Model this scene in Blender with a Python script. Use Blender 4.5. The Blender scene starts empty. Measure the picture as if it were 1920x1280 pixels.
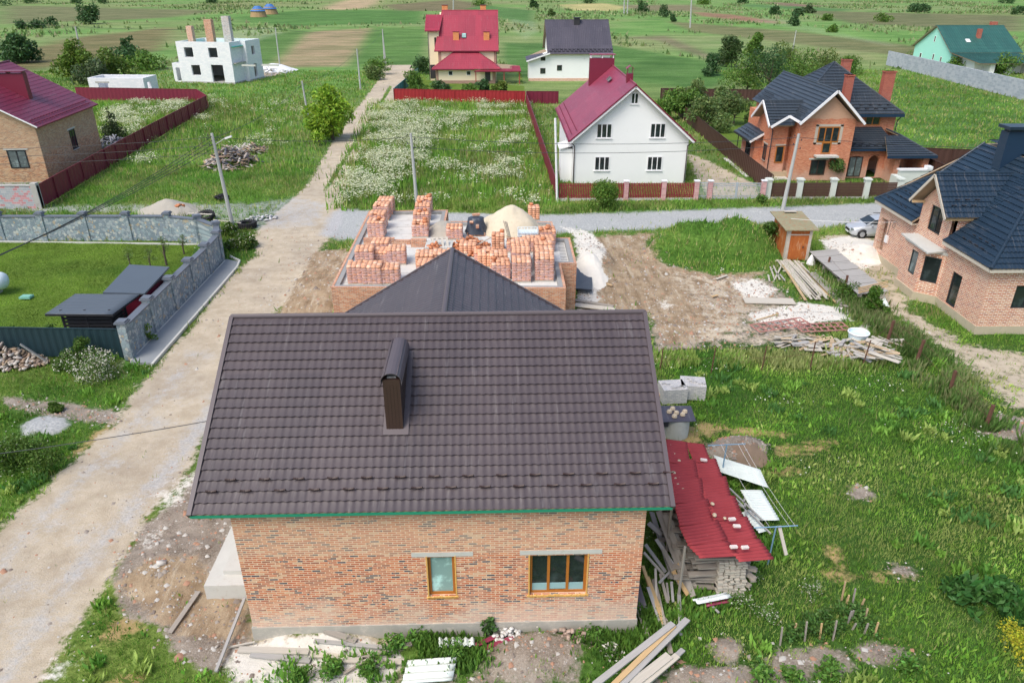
import bpy, math, random
import numpy as np
from mathutils import Vector, Matrix
R = math.radians
rnd = random.Random(7)
S = bpy.context.scene
C = S.collection
# ---------------------------------------------------------------- camera, sky, sun
F_PX, TILT, YAW, CAM_Z = 1400.0, R(26.2), R(0.73), 18.7
cam = bpy.data.objects.new('camera', bpy.data.cameras.new('camera')); C.objects.link(cam)
cam.location = (0, 0, CAM_Z); cam.rotation_euler = (R(90) - TILT, 0, -YAW)
cam.data.sensor_width = 36; cam.data.lens = 36 * F_PX / 1920; cam.data.clip_end = 6000; cam.data.clip_start = .5
S.camera = cam
SUN_EL, SUN_AZ = 55, 222          # degrees; azimuth of the sun seen from above, clockwise from +Y
w = bpy.data.worlds.new('World'); S.world = w; w.use_nodes = True
wn = w.node_tree; bg = wn.nodes['Background']
sk = wn.nodes.new('ShaderNodeTexSky'); sk.sky_type = 'NISHITA'; sk.sun_disc = False
sk.sun_elevation = R(SUN_EL); sk.sun_rotation = R(SUN_AZ); sk.air_density = 1.0; sk.dust_density = 3.0; sk.ozone_density = 1.0
wn.links.new(sk.outputs[0], bg.inputs[0]); bg.inputs[1].default_value = .15
sl = bpy.data.lights.new('sun', 'SUN'); sun = bpy.data.objects.new('sun', sl); C.objects.link(sun)
sl.energy = 1.5; sl.angle = R(32); sl.color = (1, .95, .87)
_d = Vector((math.sin(R(SUN_AZ)) * math.cos(R(SUN_EL)), math.cos(R(SUN_AZ)) * math.cos(R(SUN_EL)), math.sin(R(SUN_EL))))
sun.rotation_euler = _d.to_track_quat('Z', 'Y').to_euler(); sun.location = (0, 0, 60)
S.view_settings.view_transform = 'Standard'; S.view_settings.look = 'None'; S.view_settings.gamma = 1
S.view_settings.exposure = 0.56
S.cycles.max_bounces = 5; S.cycles.diffuse_bounces = 3; S.cycles.glossy_bounces = 2; S.cycles.transparent_max_bounces = 6
S.cycles.use_denoising = True

HAZE = 0.0   # the air is clear here; set > 0 for a haze box

# ---------------------------------------------------------------- survey: photo pixel -> point of the place
_ct, _st, _cp, _sp = math.cos(TILT), math.sin(TILT), math.cos(YAW), math.sin(YAW)
AX_F = (_sp*_ct, _cp*_ct, -_st); AX_R = (_cp, -_sp, 0); AX_U = (_sp*_st, _cp*_st, _ct)
def ray(px, py):
    a = (px - 960) / F_PX; b = (640 - py) / F_PX
    return [AX_F[i] + a*AX_R[i] + b*AX_U[i] for i in range(3)]
def gp(px, py, z=0.):
    d = ray(px, py); t = (z - CAM_Z) / d[2]; return (d[0]*t, d[1]*t)
def g3(px, py, z=0.):
    x, y = gp(px, py, z); return Vector((x, y, z))
def ay(px, py, Y):
    d = ray(px, py); t = Y / d[1]; return Vector((d[0]*t, Y, CAM_Z + d[2]*t))

# ---------------------------------------------------------------- node helpers
class NT:
    def __init__(s, name):
        s.m = bpy.data.materials.new(name); s.m.use_nodes = True; s.t = s.m.node_tree
        s.b = s.t.nodes['Principled BSDF']; s.out = s.t.nodes['Material Output']
    def n(s, typ, **kw):
        nd = s.t.nodes.new('ShaderNode' + typ)
        for k, v in kw.items():
            if k.startswith('i_'):
                key = k[2:]; key = int(key) if key.isdigit() else key.replace('_', ' ')
                s.put(nd.inputs[key], v)
            else: setattr(nd, k, v)
        return nd
    def put(s, inp, v):
        if isinstance(v, bpy.types.NodeSocket): s.t.links.new(v, inp)
        else:
            if isinstance(v, (tuple, list)) and inp.type == 'RGBA' and len(v) == 3: v = (*v, 1)
            inp.default_value = v
    def math(s, op, a, b=0., c=None):
        nd = s.n('Math', operation=op); s.put(nd.inputs[0], a); s.put(nd.inputs[1], b)
        if c is not None: s.put(nd.inputs[2], c)
        return nd.outputs[0]
    def mix(s, f, a, b, typ='MIX'):
        nd = s.n('Mix', data_type='RGBA', blend_type=typ); s.put(nd.inputs[0], f); s.put(nd.inputs[6], a); s.put(nd.inputs[7], b)
        return nd.outputs[2]
    def noise(s, vec, scale, detail=4, rough=.6):
        nd = s.n('TexNoise'); nd.inputs['Scale'].default_value = scale; nd.inputs['Detail'].default_value = detail
        nd.inputs['Roughness'].default_value = rough
        if vec is not None: s.put(nd.inputs['Vector'], vec)
        return nd.outputs[0]
    def ramp(s, f, stops, mode='LINEAR'):
        nd = s.n('ValToRGB'); nd.color_ramp.interpolation = mode; cr = nd.color_ramp.elements
        while len(cr) < len(stops): cr.new(.5)
        for e, (p, c) in zip(cr, stops): e.position = p; e.color = (*c, 1) if len(c) == 3 else c
        s.put(nd.inputs[0], f); return nd.outputs[0]
    def step(s, x, lo, hi):
        nd = s.n('MapRange', interpolation_type='SMOOTHSTEP'); s.put(nd.inputs[0], x); nd.inputs[1].default_value = lo; nd.inputs[2].default_value = hi
        return nd.outputs[0]
    def bump(s, h, strength=.3, dist=.02):
        nd = s.n('Bump'); nd.inputs['Strength'].default_value = strength; nd.inputs['Distance'].default_value = dist
        s.put(nd.inputs['Height'], h); s.t.links.new(nd.outputs[0], s.b.inputs['Normal'])
    def base(s, c, rough=.8, metal=0., spec=None):
        s.put(s.b.inputs['Base Color'], c); s.put(s.b.inputs['Roughness'], rough); s.b.inputs['Metallic'].default_value = metal
        if spec is not None: s.b.inputs['Specular IOR Level'].default_value = spec
    def pos(s): return s.n('NewGeometry').outputs['Position']
    def obj(s): return s.n('TexCoord').outputs['Object']

def mul(c, k): return tuple(min(1, v*k) for v in c)
_mc = {}
def paint(name, col, rough=.6, var=.15, scale=1.5, metal=0., dirt=None, bump=0., spec=None, fine=0.):
    """a plain coat with large and small natural variation; dirt = (colour, amount)"""
    if name in _mc: return _mc[name]
    k = NT(name); p = k.obj()
    n1 = k.noise(p, scale, 6, .65)
    c = k.mix(n1, mul(col, 1-var), mul(col, 1+var))
    if fine: c = k.mix(k.noise(p, 25, 3, .7), mul(col, 1-fine), c, 'MIX')
    if dirt:
        d = k.step(k.noise(p, scale*2.7, 8, .75), .62 - dirt[1]*.3, .8 - dirt[1]*.2)
        c = k.mix(d, c, dirt[0])
    k.base(c, rough, metal, spec)
    if bump: k.bump(k.noise(p, 18, 5, .7), bump, .02)
    _mc[name] = k.m; return k.m

def brick(name, cols, mortar=(.42,.39,.34), wash=.25, washcol=(.55,.5,.43), bl=.26, bh=.077, msize=.012, bands=0, up=None, upm=.3, eff=0.):
    """brick courses laid on the faces of the wall in the object's own metres; cols = list of brick colours"""
    if name in _mc: return _mc[name]
    k = NT(name); tc = k.n('TexCoord'); sp = k.n('SeparateXYZ'); k.put(sp.inputs[0], tc.outputs['Object'])
    sn = k.n('SeparateXYZ'); k.put(sn.inputs[0], tc.outputs['Normal'])
    isx = k.math('GREATER_THAN', k.math('ABSOLUTE', sn.outputs[0]), .6)
    isz = k.math('GREATER_THAN', k.math('ABSOLUTE', sn.outputs[2]), .7)
    u = k.math('ADD', k.math('MULTIPLY', sp.outputs[0], k.math('SUBTRACT', 1., isx)), k.math('MULTIPLY', sp.outputs[1], isx))
    v = k.math('ADD', k.math('MULTIPLY', sp.outputs[2], k.math('SUBTRACT', 1., isz)), k.math('MULTIPLY', sp.outputs[1], isz))
    cv = k.n('CombineXYZ'); k.put(cv.inputs[0], u); k.put(cv.inputs[1], v)
    def tex(sc):
        b = k.n('TexBrick', offset=.5); b.inputs['Scale'].default_value = 1
        b.inputs['Brick Width'].default_value = bl*sc; b.inputs['Row Height'].default_value = bh
        b.inputs['Mortar Size'].default_value = msize; b.inputs['Mortar Smooth'].default_value = .3; b.inputs['Bias'].default_value = 0
        b.inputs['Color1'].default_value = (0,0,0,1); b.inputs['Color2'].default_value = (1,1,1,1); b.inputs['Mortar'].default_value = (.5,.5,.5,1)
        k.put(b.inputs['Vector'], cv.outputs[0]); return b
    b = tex(1)
    vn = k.math('ADD', b.outputs[0], k.math('MULTIPLY', k.math('SUBTRACT', k.noise(cv.outputs[0], .9, 4, .7), .5), .55))
    n = len(cols); stops = [(i/n, c) for i, c in enumerate(cols)]
    col = k.ramp(vn, stops, 'CONSTANT')
    col = k.mix(k.noise(cv.outputs[0], 14, 3, .7), k.mix(1., col, (.8,.78,.78), 'MULTIPLY'), k.mix(1., col, (1.08,1.04,1.02), 'MULTIPLY'))
    if up:   # courses above a height are of another brick
        z0, c2 = up; f = k.step(k.math('ADD', sp.outputs[2], k.math('MULTIPLY', k.noise(tc.outputs['Object'], 1.2, 2), .4)), z0, z0 + .1)
        col = k.mix(k.math('MULTIPLY', f, upm), col, c2)
    if eff:   # lime bloom and damp low on the wall
        hz = k.math('ADD', sp.outputs[2], k.math('MULTIPLY', k.math('SUBTRACT', k.noise(tc.outputs['Object'], .55, 6, .7), .5), 5.))
        col = k.mix(k.math('MULTIPLY', k.step(hz, 1.9, .4), eff), col, (.72,.66,.58))
        col = k.mix(k.math('MULTIPLY', k.step(k.noise(tc.outputs['Object'], .35, 5, .7), .55, .7), .35), col, k.mix(1., col, (.72,.62,.58), 'MULTIPLY'))
    wv = k.step(k.noise(tc.outputs['Object'], .7, 7, .72), .5, .72)
    col = k.mix(k.math('MULTIPLY', wv, wash), col, washcol)
    smear = k.step(k.noise(cv.outputs[0], 7, 4, .8), .6, .7)
    col = k.mix(k.math('MULTIPLY', smear, .12 + wash*.6), col, mortar)
    col = k.mix(b.outputs['Fac'], col, k.mix(k.noise(cv.outputs[0], 6, 3), mul(mortar, .8), mul(mortar, 1.25)))
    k.base(col, .9, spec=.2)
    k.bump(k.math('ADD', k.math('MULTIPLY', b.outputs['Fac'], -1.), k.math('MULTIPLY', k.noise(cv.outputs[0], 30, 3), .5)), .5, .012)
    _mc[name] = k.m; return k.m

def rooftile(name, col, rough=.42, streak=(.3,.28,.27)):
    if name in _mc: return _mc[name]
    k = NT(name); p = k.obj()
    c = k.mix(k.noise(p, .45, 5, .6), mul(col, .86), mul(col, 1.16))
    c = k.mix(k.step(k.noise(p, 5, 6, .8), .6, .78), c, k.mix(.22, col, streak))
    sp = k.n('SeparateXYZ'); k.put(sp.inputs[0], p); wn = k.n('TexWhiteNoise', noise_dimensions='1D'); k.put(wn.inputs['W'], k.math('FLOOR', k.math('MULTIPLY', k.math('ADD', sp.outputs[0], k.math('MULTIPLY', k.math('FLOOR', k.math('MULTIPLY', sp.outputs[1], .28)), 7.3)), .9)))
    c = k.mix(wn.outputs['Value'], k.mix(1., c, (.88,.88,.9), 'MULTIPLY'), k.mix(1., c, (1.08,1.06,1.05), 'MULTIPLY'))
    ms = k.n('Mapping'); k.put(ms.inputs[0], p); ms.inputs['Scale'].default_value = (6, .5, .5); c = k.mix(k.math('MULTIPLY', k.step(k.noise(ms.outputs[0], 1, 5, .7), .55, .75), .28), c, streak)
    r = k.n('MapRange'); k.put(r.inputs[0], k.noise(p, 3, 4)); r.inputs[3].default_value = rough - .06; r.inputs[4].default_value = rough + .12
    k.base(c, r.outputs[0], 0., .55); _mc[name] = k.m; return k.m

def glassm(name='window_glass', col=(.02,.028,.03), rough=.06):
    if name in _mc: return _mc[name]
    k = NT(name); p = k.obj()
    k.base(k.mix(k.step(k.noise(p, 1.7, 4), .5, .7), col, mul(col, 2.2)), rough, 0., .8); _mc[name] = k.m; return k.m

def wood(name, col, var=.3, grain=(3, 3, 40)):
    if name in _mc: return _mc[name]
    k = NT(name); tc = k.n('TexCoord'); oi = k.n('ObjectInfo')
    mp = k.n('Mapping'); k.put(mp.inputs[0], tc.outputs['Object']); mp.inputs['Scale'].default_value = (.8, 14, 14)
    n = k.noise(mp.outputs[0], 2, 5, .7)
    c = k.mix(n, mul(col, 1-var), mul(col, 1+var*.7))
    c = k.mix(k.step(oi.outputs['Random'], .0, 1.), mul(col, .6), c, 'MIX') if False else c
    c = k.mix(k.math('MULTIPLY', oi.outputs['Random'], .45), c, (.30,.29,.27))
    c = k.mix(k.step(k.noise(tc.outputs['Object'], 3, 5, .8), .62, .75), c, (.55,.53,.5))
    k.base(c, .85, spec=.2); k.bump(n, .3, .01); _mc[name] = k.m; return k.m

# ---------------------------------------------------------------- mesh builder
class MB:
    def __init__(s): s.v = []; s.f = []
    def quad(s, *p):
        i = len(s.v); s.v += [tuple(q) for q in p]; s.f.append(tuple(range(i, i+len(p)))); return s
    def box(s, x0, y0, z0, x1, y1, z1):
        i = len(s.v); s.v += [(x, y, z) for z in (z0, z1) for y in (y0, y1) for x in (x0, x1)]
        s.f += [tuple(i+k for k in q) for q in ((0,2,3,1),(4,5,7,6),(0,1,5,4),(2,6,7,3),(0,4,6,2),(1,3,7,5))]; return s
    def obox(s, c, d, M):
        """box of size d centred at c, turned by the 3x3 matrix M"""
        i = len(s.v); c = Vector(c)
        for z in (-.5, .5):
            for y in (-.5, .5):
                for x in (-.5, .5): s.v.append(tuple(c + M @ Vector((x*d[0], y*d[1], z*d[2]))))
        s.f += [tuple(i+k for k in q) for q in ((0,2,3,1),(4,5,7,6),(0,1,5,4),(2,6,7,3),(0,4,6,2),(1,3,7,5))]; return s
    def beam(s, p, q, w, h, roll=0.):
        p = Vector(p); q = Vector(q); d = q - p; L = d.length
        M = frame(d, roll); return s.obox((p+q)/2, (L, w, h), M)
    def tube(s, p, q, r0, r1=None, n=8, cap=True):
        r1 = r0 if r1 is None else r1; p = Vector(p); q = Vector(q); M = frame(q-p)
        i = len(s.v)
        for c, r in ((p, r0), (q, r1)):
            for k in range(n):
                a = 2*math.pi*k/n; s.v.append(tuple(c + M @ Vector((0, math.cos(a)*r, math.sin(a)*r))))
        for k in range(n): s.f.append((i+k, i+(k+1)%n, i+n+(k+1)%n, i+n+k))
        if cap: s.f += [tuple(i+n-1-k for k in range(n)), tuple(i+n+k for k in range(n))]
        return s
    def prism(s, poly, z0, z1):
        """poly = ccw xy points; z0/z1 numbers or lists"""
        n = len(poly); i = len(s.v); a = z0 if isinstance(z0, (list, tuple)) else [z0]*n; b = z1 if isinstance(z1, (list, tuple)) else [z1]*n
        s.v += [(p[0], p[1], a[k]) for k, p in enumerate(poly)] + [(p[0], p[1], b[k]) for k, p in enumerate(poly)]
        s.f += [tuple(i+n-1-k for k in range(n)), tuple(i+n+k for k in range(n))]
        for k in range(n): s.f.append((i+k, i+(k+1)%n, i+n+(k+1)%n, i+n+k))
        return s
    def slab(s, pts, t):
        """thick plate: pts 3D ccw seen from outside, thickness t inward"""
        pts = [Vector(p) for p in pts]; N = (pts[1]-pts[0]).cross(pts[2]-pts[1]).normalized(); n = len(pts); i = len(s.v)
        s.v += [tuple(p) for p in pts] + [tuple(p - N*t) for p in pts]
        s.f += [tuple(i+k for k in range(n)), tuple(i+2*n-1-k for k in range(n))]
        for k in range(n): s.f.append((i+(k+1)%n, i+k, i+n+k, i+n+(k+1)%n))
        return s
    def wall(s, p0, p1, z0, z1, t, ops=(), ends=False):
        """upright wall p0->p1 (outside on the right hand), ops = [(u0,u1,w0,w1)] openings with reveals"""
        p0 = Vector((*p0, 0)); p1 = Vector((*p1, 0)); d = p1-p0; L = d.length; d /= L; N = Vector((d.y, -d.x, 0))
        us = sorted({0, L, *[o[0] for o in ops], *[o[1] for o in ops]}); zs = sorted({z0, z1, *[o[2] for o in ops], *[o[3] for o in ops]})
        P = lambda u, z, k: tuple(p0 + d*u - N*(t*k) + Vector((0, 0, z)))
        for a, b in zip(us, us[1:]):
            for e, g in zip(zs, zs[1:]):
                m = ((a+b)/2, (e+g)/2)
                if any(o[0] < m[0] < o[1] and o[2] < m[1] < o[3] for o in ops): continue
                s.quad(P(a,e,0), P(b,e,0), P(b,g,0), P(a,g,0)); s.quad(P(a,e,1), P(a,g,1), P(b,g,1), P(b,e,1))
        for a, b, e, g in ops:
            s.quad(P(a,e,0), P(a,g,0), P(a,g,1), P(a,e,1)); s.quad(P(b,e,0), P(b,e,1), P(b,g,1), P(b,g,0))
            s.quad(P(a,e,0), P(a,e,1), P(b,e,1), P(b,e,0)); s.quad(P(a,g,0), P(b,g,0), P(b,g,1), P(a,g,1))
        e = L if ends else L-t; s.quad(P(0,z1,0), P(e,z1,0), P(e,z1,1), P(0,z1,1))
        if ends: s.quad(P(0,z0,0), P(0,z1,0), P(0,z1,1), P(0,z0,1)); s.quad(P(L,z0,0), P(L,z0,1), P(L,z1,1), P(L,z1,0))
        return s
    def ring(s, poly, z0, z1, t):
        """closed wall along a ccw polygon, thickness t inward, with a real top"""
        n = len(poly); inn = inset(poly, t)
        for k in range(n):
            a, b = poly[k], poly[(k+1)%n]; c, d = inn[k], inn[(k+1)%n]
            s.quad((*a,z0), (*b,z0), (*b,z1), (*a,z1)); s.quad((*a,z1), (*b,z1), (*d,z1), (*c,z1)); s.quad((*c,z1), (*d,z1), (*d,z0), (*c,z0))
        return s
    def build(s, name, mat, parent=None, smooth=False, loc=None, rot=None):
        me = bpy.data.meshes.new(name); me.from_pydata(s.v, [], s.f); me.validate()
        if smooth: me.polygons.foreach_set('use_smooth', [True]*len(me.polygons))
        if mat: me.materials.append(mat)
        o = bpy.data.objects.new(name, me); C.objects.link(o)
        if parent is not None: o.parent = parent
        if loc is not None: o.location = loc
        if rot is not None: o.rotation_euler = rot
        return o
def frame(d, roll=0.):
    d = Vector(d).normalized(); up = Vector((0,0,1)) if abs(d.z) < .95 else Vector((0,1,0))
    y = up.cross(d).normalized(); z = d.cross(y)
    if roll: y, z = y*math.cos(roll) + z*math.sin(roll), z*math.cos(roll) - y*math.sin(roll)
    return Matrix((d, y, z)).transposed()
def inset(poly, t):
    n = len(poly); out = []
    for k in range(n):
        a, b, c = Vector(poly[k-1]), Vector(poly[k]), Vector(poly[(k+1)%n])
        e, f = (b-a).normalized(), (c-b).normalized(); ne, nf = Vector((-e.y, e.x)), Vector((-f.y, f.x))
        m = ne+nf; q = t / max(.3, (1 + ne.dot(nf))); out.append(tuple(b + m*q))
    return out
def npmesh(name, verts, faces, mat, parent=None, cols=None, smooth=False):
    """fast mesh from arrays; faces (n,k) all of one size; cols = per-vertex rgb in attribute tint"""
    me = bpy.data.meshes.new(name); verts = np.asarray(verts, np.float32); faces = np.asarray(faces, np.int32)
    n, k = faces.shape
    me.vertices.add(len(verts)); me.vertices.foreach_set('co', verts.ravel())
    me.loops.add(n*k); me.loops.foreach_set('vertex_index', faces.ravel())
    me.polygons.add(n); me.polygons.foreach_set('loop_start', np.arange(0, n*k, k, dtype=np.int32))
    me.update(calc_edges=True)
    if smooth: me.polygons.foreach_set('use_smooth', np.ones(n, bool))
    if cols is not None:
        a = me.attributes.new('tint', 'FLOAT_COLOR', 'POINT'); c = np.ones((len(verts), 4), np.float32); c[:, :3] = cols
        a.data.foreach_set('color', c.ravel())
    if mat: me.materials.append(mat)
    o = bpy.data.objects.new(name, me); C.objects.link(o)
    if parent is not None: o.parent = parent
    return o
def tag(o, label=None, cat=None, group=None, kind=None):
    if label: o['label'] = label
    if cat: o['category'] = cat
    if group: o['group'] = group
    if kind: o['kind'] = kind
    return o
def thing(name, label, cat, loc=(0,0,0), rz=0., group=None):
    o = bpy.data.objects.new(name, None); C.objects.link(o); o.location = loc; o.rotation_euler = (0, 0, rz); o.empty_display_size = .2
    return tag(o, label, cat, group)
def copy_tree(o, parent=None):
    c = o.copy(); C.objects.link(c)
    if parent is not None: c.parent = parent
    for ch in list(o.children): copy_tree(ch, c)
    return c
def dup(o, label, loc, rz=0., sc=None):
    c = copy_tree(o); c['label'] = label; c.location = loc; c.rotation_euler = (0, 0, rz)
    if sc: c.scale = sc if isinstance(sc, (tuple, list)) else (sc, sc, sc)
    return c

# ---------------------------------------------------------------- roofs of pressed metal tile: real waves and steps
def tileroof(parent, pts, mat, wave=.22, row=.35, amp=.012, step=.03, ns=6, thick=.1, name='roof_sheet', flat=False, cav=0., scal=0.):
    """pts: convex 3D polygon, ccw seen from outside; first edge = eave"""
    P = [Vector(p) for p in pts]; U = (P[1]-P[0]).normalized(); N = (P[1]-P[0]).cross(P[2]-P[1]).normalized(); V = N.cross(U)
    uv = [((p-P[0]).dot(U), (p-P[0]).dot(V)) for p in P]; vmax = max(q[1] for q in uv)
    def span(v):
        v = min(max(v, 1e-4), vmax-1e-4); xs = []
        for (a, b), (c, d) in zip(uv, uv[1:]+uv[:1]):
            if (b-v)*(d-v) <= 0 and abs(d-b) > 1e-7: xs.append(a + (c-a)*(v-b)/(d-b))
        return min(xs), max(xs)
    umin = min(q[0] for q in uv); umax = max(q[0] for q in uv)
    us = np.arange(umin, umax + wave/ns, wave/ns)
    rows = []; k = 0
    while k*row < vmax - .02:
        a, b = k*row, min((k+1)*row, vmax)
        if cav and k: rows.append((a+cav, .003)); rows.append((a+cav, step-.006))
        rows.append((a, step)); rows.append((b, step*(1-(b-a)/row)))
        k += 1
    verts = []; zw = amp*(1-np.cos(2*math.pi*us/wave) + .35*np.clip(np.cos(2*math.pi*us/wave)*-1, 0, 1)) if not flat else 0*us
    for i, (v, h) in enumerate(rows):
        a, b = span(v); ucl = np.clip(us, a, b)
        vv = (v - (.03 if i % 2 == 0 and v > 0 else 0) if not cav else v) + (scal*np.cos(2*math.pi*us/wave)[:, None] if 0 < v < vmax-.01 or (scal and v == 0) else 0)
        w3 = np.array(P[0])[None] + ucl[:, None]*np.array(U) + vv*np.array(V) + (zw + h)[:, None]*np.array(N)
        verts.append(w3)
    m = len(us); verts = np.concatenate(verts); nr = len(rows)
    i0 = (np.arange(nr-1)[:, None]*m + np.arange(m-1)[None]).ravel()
    fc = np.stack([i0, i0+1, i0+1+m, i0+m], 1)
    w_ = np.linalg.norm(verts[fc[:, 1]]-verts[fc[:, 0]], axis=1) + np.linalg.norm(verts[fc[:, 2]]-verts[fc[:, 3]], axis=1)
    fc = fc[w_ > 1e-4]
    o = npmesh(name, verts, fc, mat, parent, smooth=True)
    o.data.polygons.foreach_set('use_smooth', np.zeros(len(fc), bool) if wave > .5 else np.ones(len(fc), bool))
    try: o.data.set_sharp_from_angle(angle=R(35))
    except Exception: pass
    # boards below the sheet
    b = MB(); b.slab([p - N*.012 for p in P], thick); b.build('roof_boards', paint('roof_underside', (.32,.24,.16), .8), parent)
    return U, V, N, P[0]
def guards(parent, fr, ulist, vlist, mat, s=1., stagger=True):
    """small pressed snow guards riding on the sheet"""
    U, V, N, O = fr; proto = None
    for j, v in enumerate(vlist):
        for u in ulist:
            uu = u + (stagger and j % 2) * (ulist[1]-ulist[0])/2
            if proto is None:
                m = MB()
                for k in range(5):
                    a = (k-2)*.055*s; dz = .02*abs(k-2)*s
                    m.obox((a, 0, .035*s + dz), (.057*s, .035*s, .05*s), Matrix.Rotation(-.3*(k-2)/2, 3, 'Y'))
                proto = m.build('snow_guard', mat, parent); o = proto
            else:
                o = proto.copy(); C.objects.link(o); o.parent = parent
            o.location = O + U*uu + V*v + N*.03
            o.rotation_euler = Matrix((U, V, N)).transposed().to_euler()
def cap(parent, pts, mat, r=.09, name='ridge_cap'):
    m = MB()
    for a, b in zip(pts, pts[1:]):
        a, b = Vector(a), Vector(b); L = (b-a).length; n = max(1, int(L/1.9)); 
        for k in range(n):
            m.tube(a + (b-a)*k/n, a + (b-a)*(k+1)/n + (b-a)/L*.0, r*1.0 if k % 2 else r*.96, None, 10)
    return m.build(name, mat, parent, smooth=False)
def trim(parent, pts, mat, w=.12, h=.18, name='verge_trim'):
    m = MB()
    for a, b in zip(pts, pts[1:]): m.beam(a, b, w, h)
    return m.build(name, mat, parent)
def window(parent, c, ang, w, h, fm, gm, n=1, fr=.07, d=.08, lintel=None, sill=None, rec=0., name='window', lw=.25):
    """c = centre on the wall face; ang = direction the window looks (radians, 0 = -Y, 90 = +X)"""
    M = Matrix.Rotation(ang, 3, 'Z'); c = Vector(c) + M @ Vector((0, rec, 0))
    m = MB(); y0, y1 = -.03, d-.03
    m.box(-w/2, y0, -h/2, -w/2+fr, y1, h/2); m.box(w/2-fr, y0, -h/2, w/2, y1, h/2)
    m.box(-w/2+fr, y0, -h/2, w/2-fr, y1, -h/2+fr); m.box(-w/2+fr, y0, h/2-fr, w/2-fr, y1, h/2)
    for k in range(1, n):
        x = -w/2 + w*k/n; m.box(x-fr*.5, y0+.005, -h/2+fr, x+fr*.5, y1, h/2-fr)
    o = m.build(name, fm, parent, loc=c, rot=(0, 0, ang))
    for k in range(n):
        a = -w/2 + w*k/n + fr*(.9 if k == 0 else .45); b = -w/2 + w*(k+1)/n - fr*(.9 if k == n-1 else .45)
        MB().box(a, .012, -h/2+fr*.9, b, .03, h/2-fr*.9).build('pane', gm, o)
    if lintel: MB().box(-w/2-lw, -.02-rec, h/2+.01, w/2+lw, .1, h/2+.16).build('lintel', lintel, o)
    if sill: MB().box(-w/2-.06, -.1-rec, -h/2-.05, w/2+.06, .05, -h/2-.005).build('sill', sill, o)
    return o
def downpipe(parent, x, y, z0, z1, mat, top=None, r=.05):
    m = MB(); m.tube((x, y, z0), (x, y, z1), r)
    if top: m.tube((x, y, z1), top, r)
    return m.build('downpipe', mat, parent, smooth=True)
def cables(name, label, pts_list, mat, r=.018, sag=.6, n=10, group=None):
    m = MB()
    for a, b in pts_list:
        a, b = Vector(a), Vector(b); q = [a + (b-a)*k/n - Vector((0, 0, sag*4*(k/n)*(1-k/n))) for k in range(n+1)]
        for c, d in zip(q, q[1:]): m.tube(c, d, r, None, 4, False)
    return tag(m.build(name, mat), label, 'cable', group)
# ---------------------------------------------------------------- ground: land cover in plan
def hsh(ix, iy, s):
    n = (ix.astype(np.int64)*374761393 + iy.astype(np.int64)*668265263 + s*974711) & 0xffffffff
    n = ((n ^ (n >> 13)) * 1274126177) & 0xffffffff; return ((n ^ (n >> 16)) & 0xffff) / 65535.
def vno(x, y, s=0):
    ix, iy = np.floor(x), np.floor(y); fx, fy = x-ix, y-iy; fx = fx*fx*(3-2*fx); fy = fy*fy*(3-2*fy)
    a, b, c, d = hsh(ix, iy, s), hsh(ix+1, iy, s), hsh(ix, iy+1, s), hsh(ix+1, iy+1, s)
    return (a*(1-fx)+b*fx)*(1-fy) + (c*(1-fx)+d*fx)*fy
def fbm(x, y, f=1., o=4, s=0):
    t = 0; a = .5; n = 0
    for k in range(o): t = t + a*vno(x*f, y*f, s+k*17); n += a; a *= .55; f *= 2.03
    return t/n
def inpoly(x, y, poly, soft):
    """1 well inside the polygon, 0 well outside, .5 on its edge"""
    P = np.array(poly, float); Q = np.roll(P, -1, 0); ins = np.zeros(x.shape, bool); dmin = np.full(x.shape, 1e9)
    for (ax, ay_), (bx, by) in zip(P, Q):
        c = ((ay_ > y) != (by > y)) & (x < (bx-ax)*(y-ay_)/((by-ay_) if by != ay_ else 1e-9) + ax); ins ^= c
        dx, dy = bx-ax, by-ay_; t = np.clip(((x-ax)*dx + (y-ay_)*dy)/(dx*dx+dy*dy+1e-12), 0, 1)
        dmin = np.minimum(dmin, (x-ax-t*dx)**2 + (y-ay_-t*dy)**2)
    d = np.sqrt(dmin); return np.clip(.5 + np.where(ins, d, -d)/(2*soft), 0, 1)
def L(*pts): return [gp(*p) for p in pts]
def blob(px, py, rx, ry=None, n=10, s=1):
    x, y = gp(px, py); ry = ry or rx; r = random.Random(px*7+py)
    return [(x + rx*math.cos(6.283*k/n)*r.uniform(.75, 1.2), y + ry*math.sin(6.283*k/n)*r.uniform(.75, 1.2)) for k in range(n)]
LAY = {k: [] for k in ('road', 'gravel', 'soil', 'white', 'lawn', 'dry', 'flower', 'bare')}
def lay(k, poly, soft=.5, amt=1.): LAY[k].append((poly, soft, amt))
lay('road', L((-60,1040),(0,985),(60,935),(140,862),(215,790),(262,722),(300,680),(350,625),(430,520),(480,480),(475,440),(515,400),(574,350),(618,275),(672,200),(726,128),(780,128),(770,145),(732,205),(694,262),(664,310),(646,370),(640,420),(585,480),(548,560),(480,610),(425,700),(395,790),(345,900),(270,970),(240,1040),(190,1110),(130,1190),(85,1265),(40,1400),(-200,1400)), .7)
lay('road', L((730,160),(736,163),(696,232),(655,292),(622,345),(608,362),(608,352),(647,290),(696,218)), .25, -.85)
lay('soil', blob(1340,452,2.4,1.0), .8, .9)
lay('gravel', L((455,700),(440,760),(330,900),(120,1130),(20,1290),(-30,1290),(90,1100),(300,860),(420,700)), .6, .56)
lay('gravel', L((380,660),(350,700),(210,860),(60,1010),(-20,1090),(-20,1060),(40,990),(190,840),(340,680)), .6, .56)
lay('soil', L((590,440),(640,440),(560,560),(520,620),(470,640),(500,560)), 1.2, .55)
lay('road', [(-26,160),(-21,160),(-20,182),(-27,182)], .8)
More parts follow.
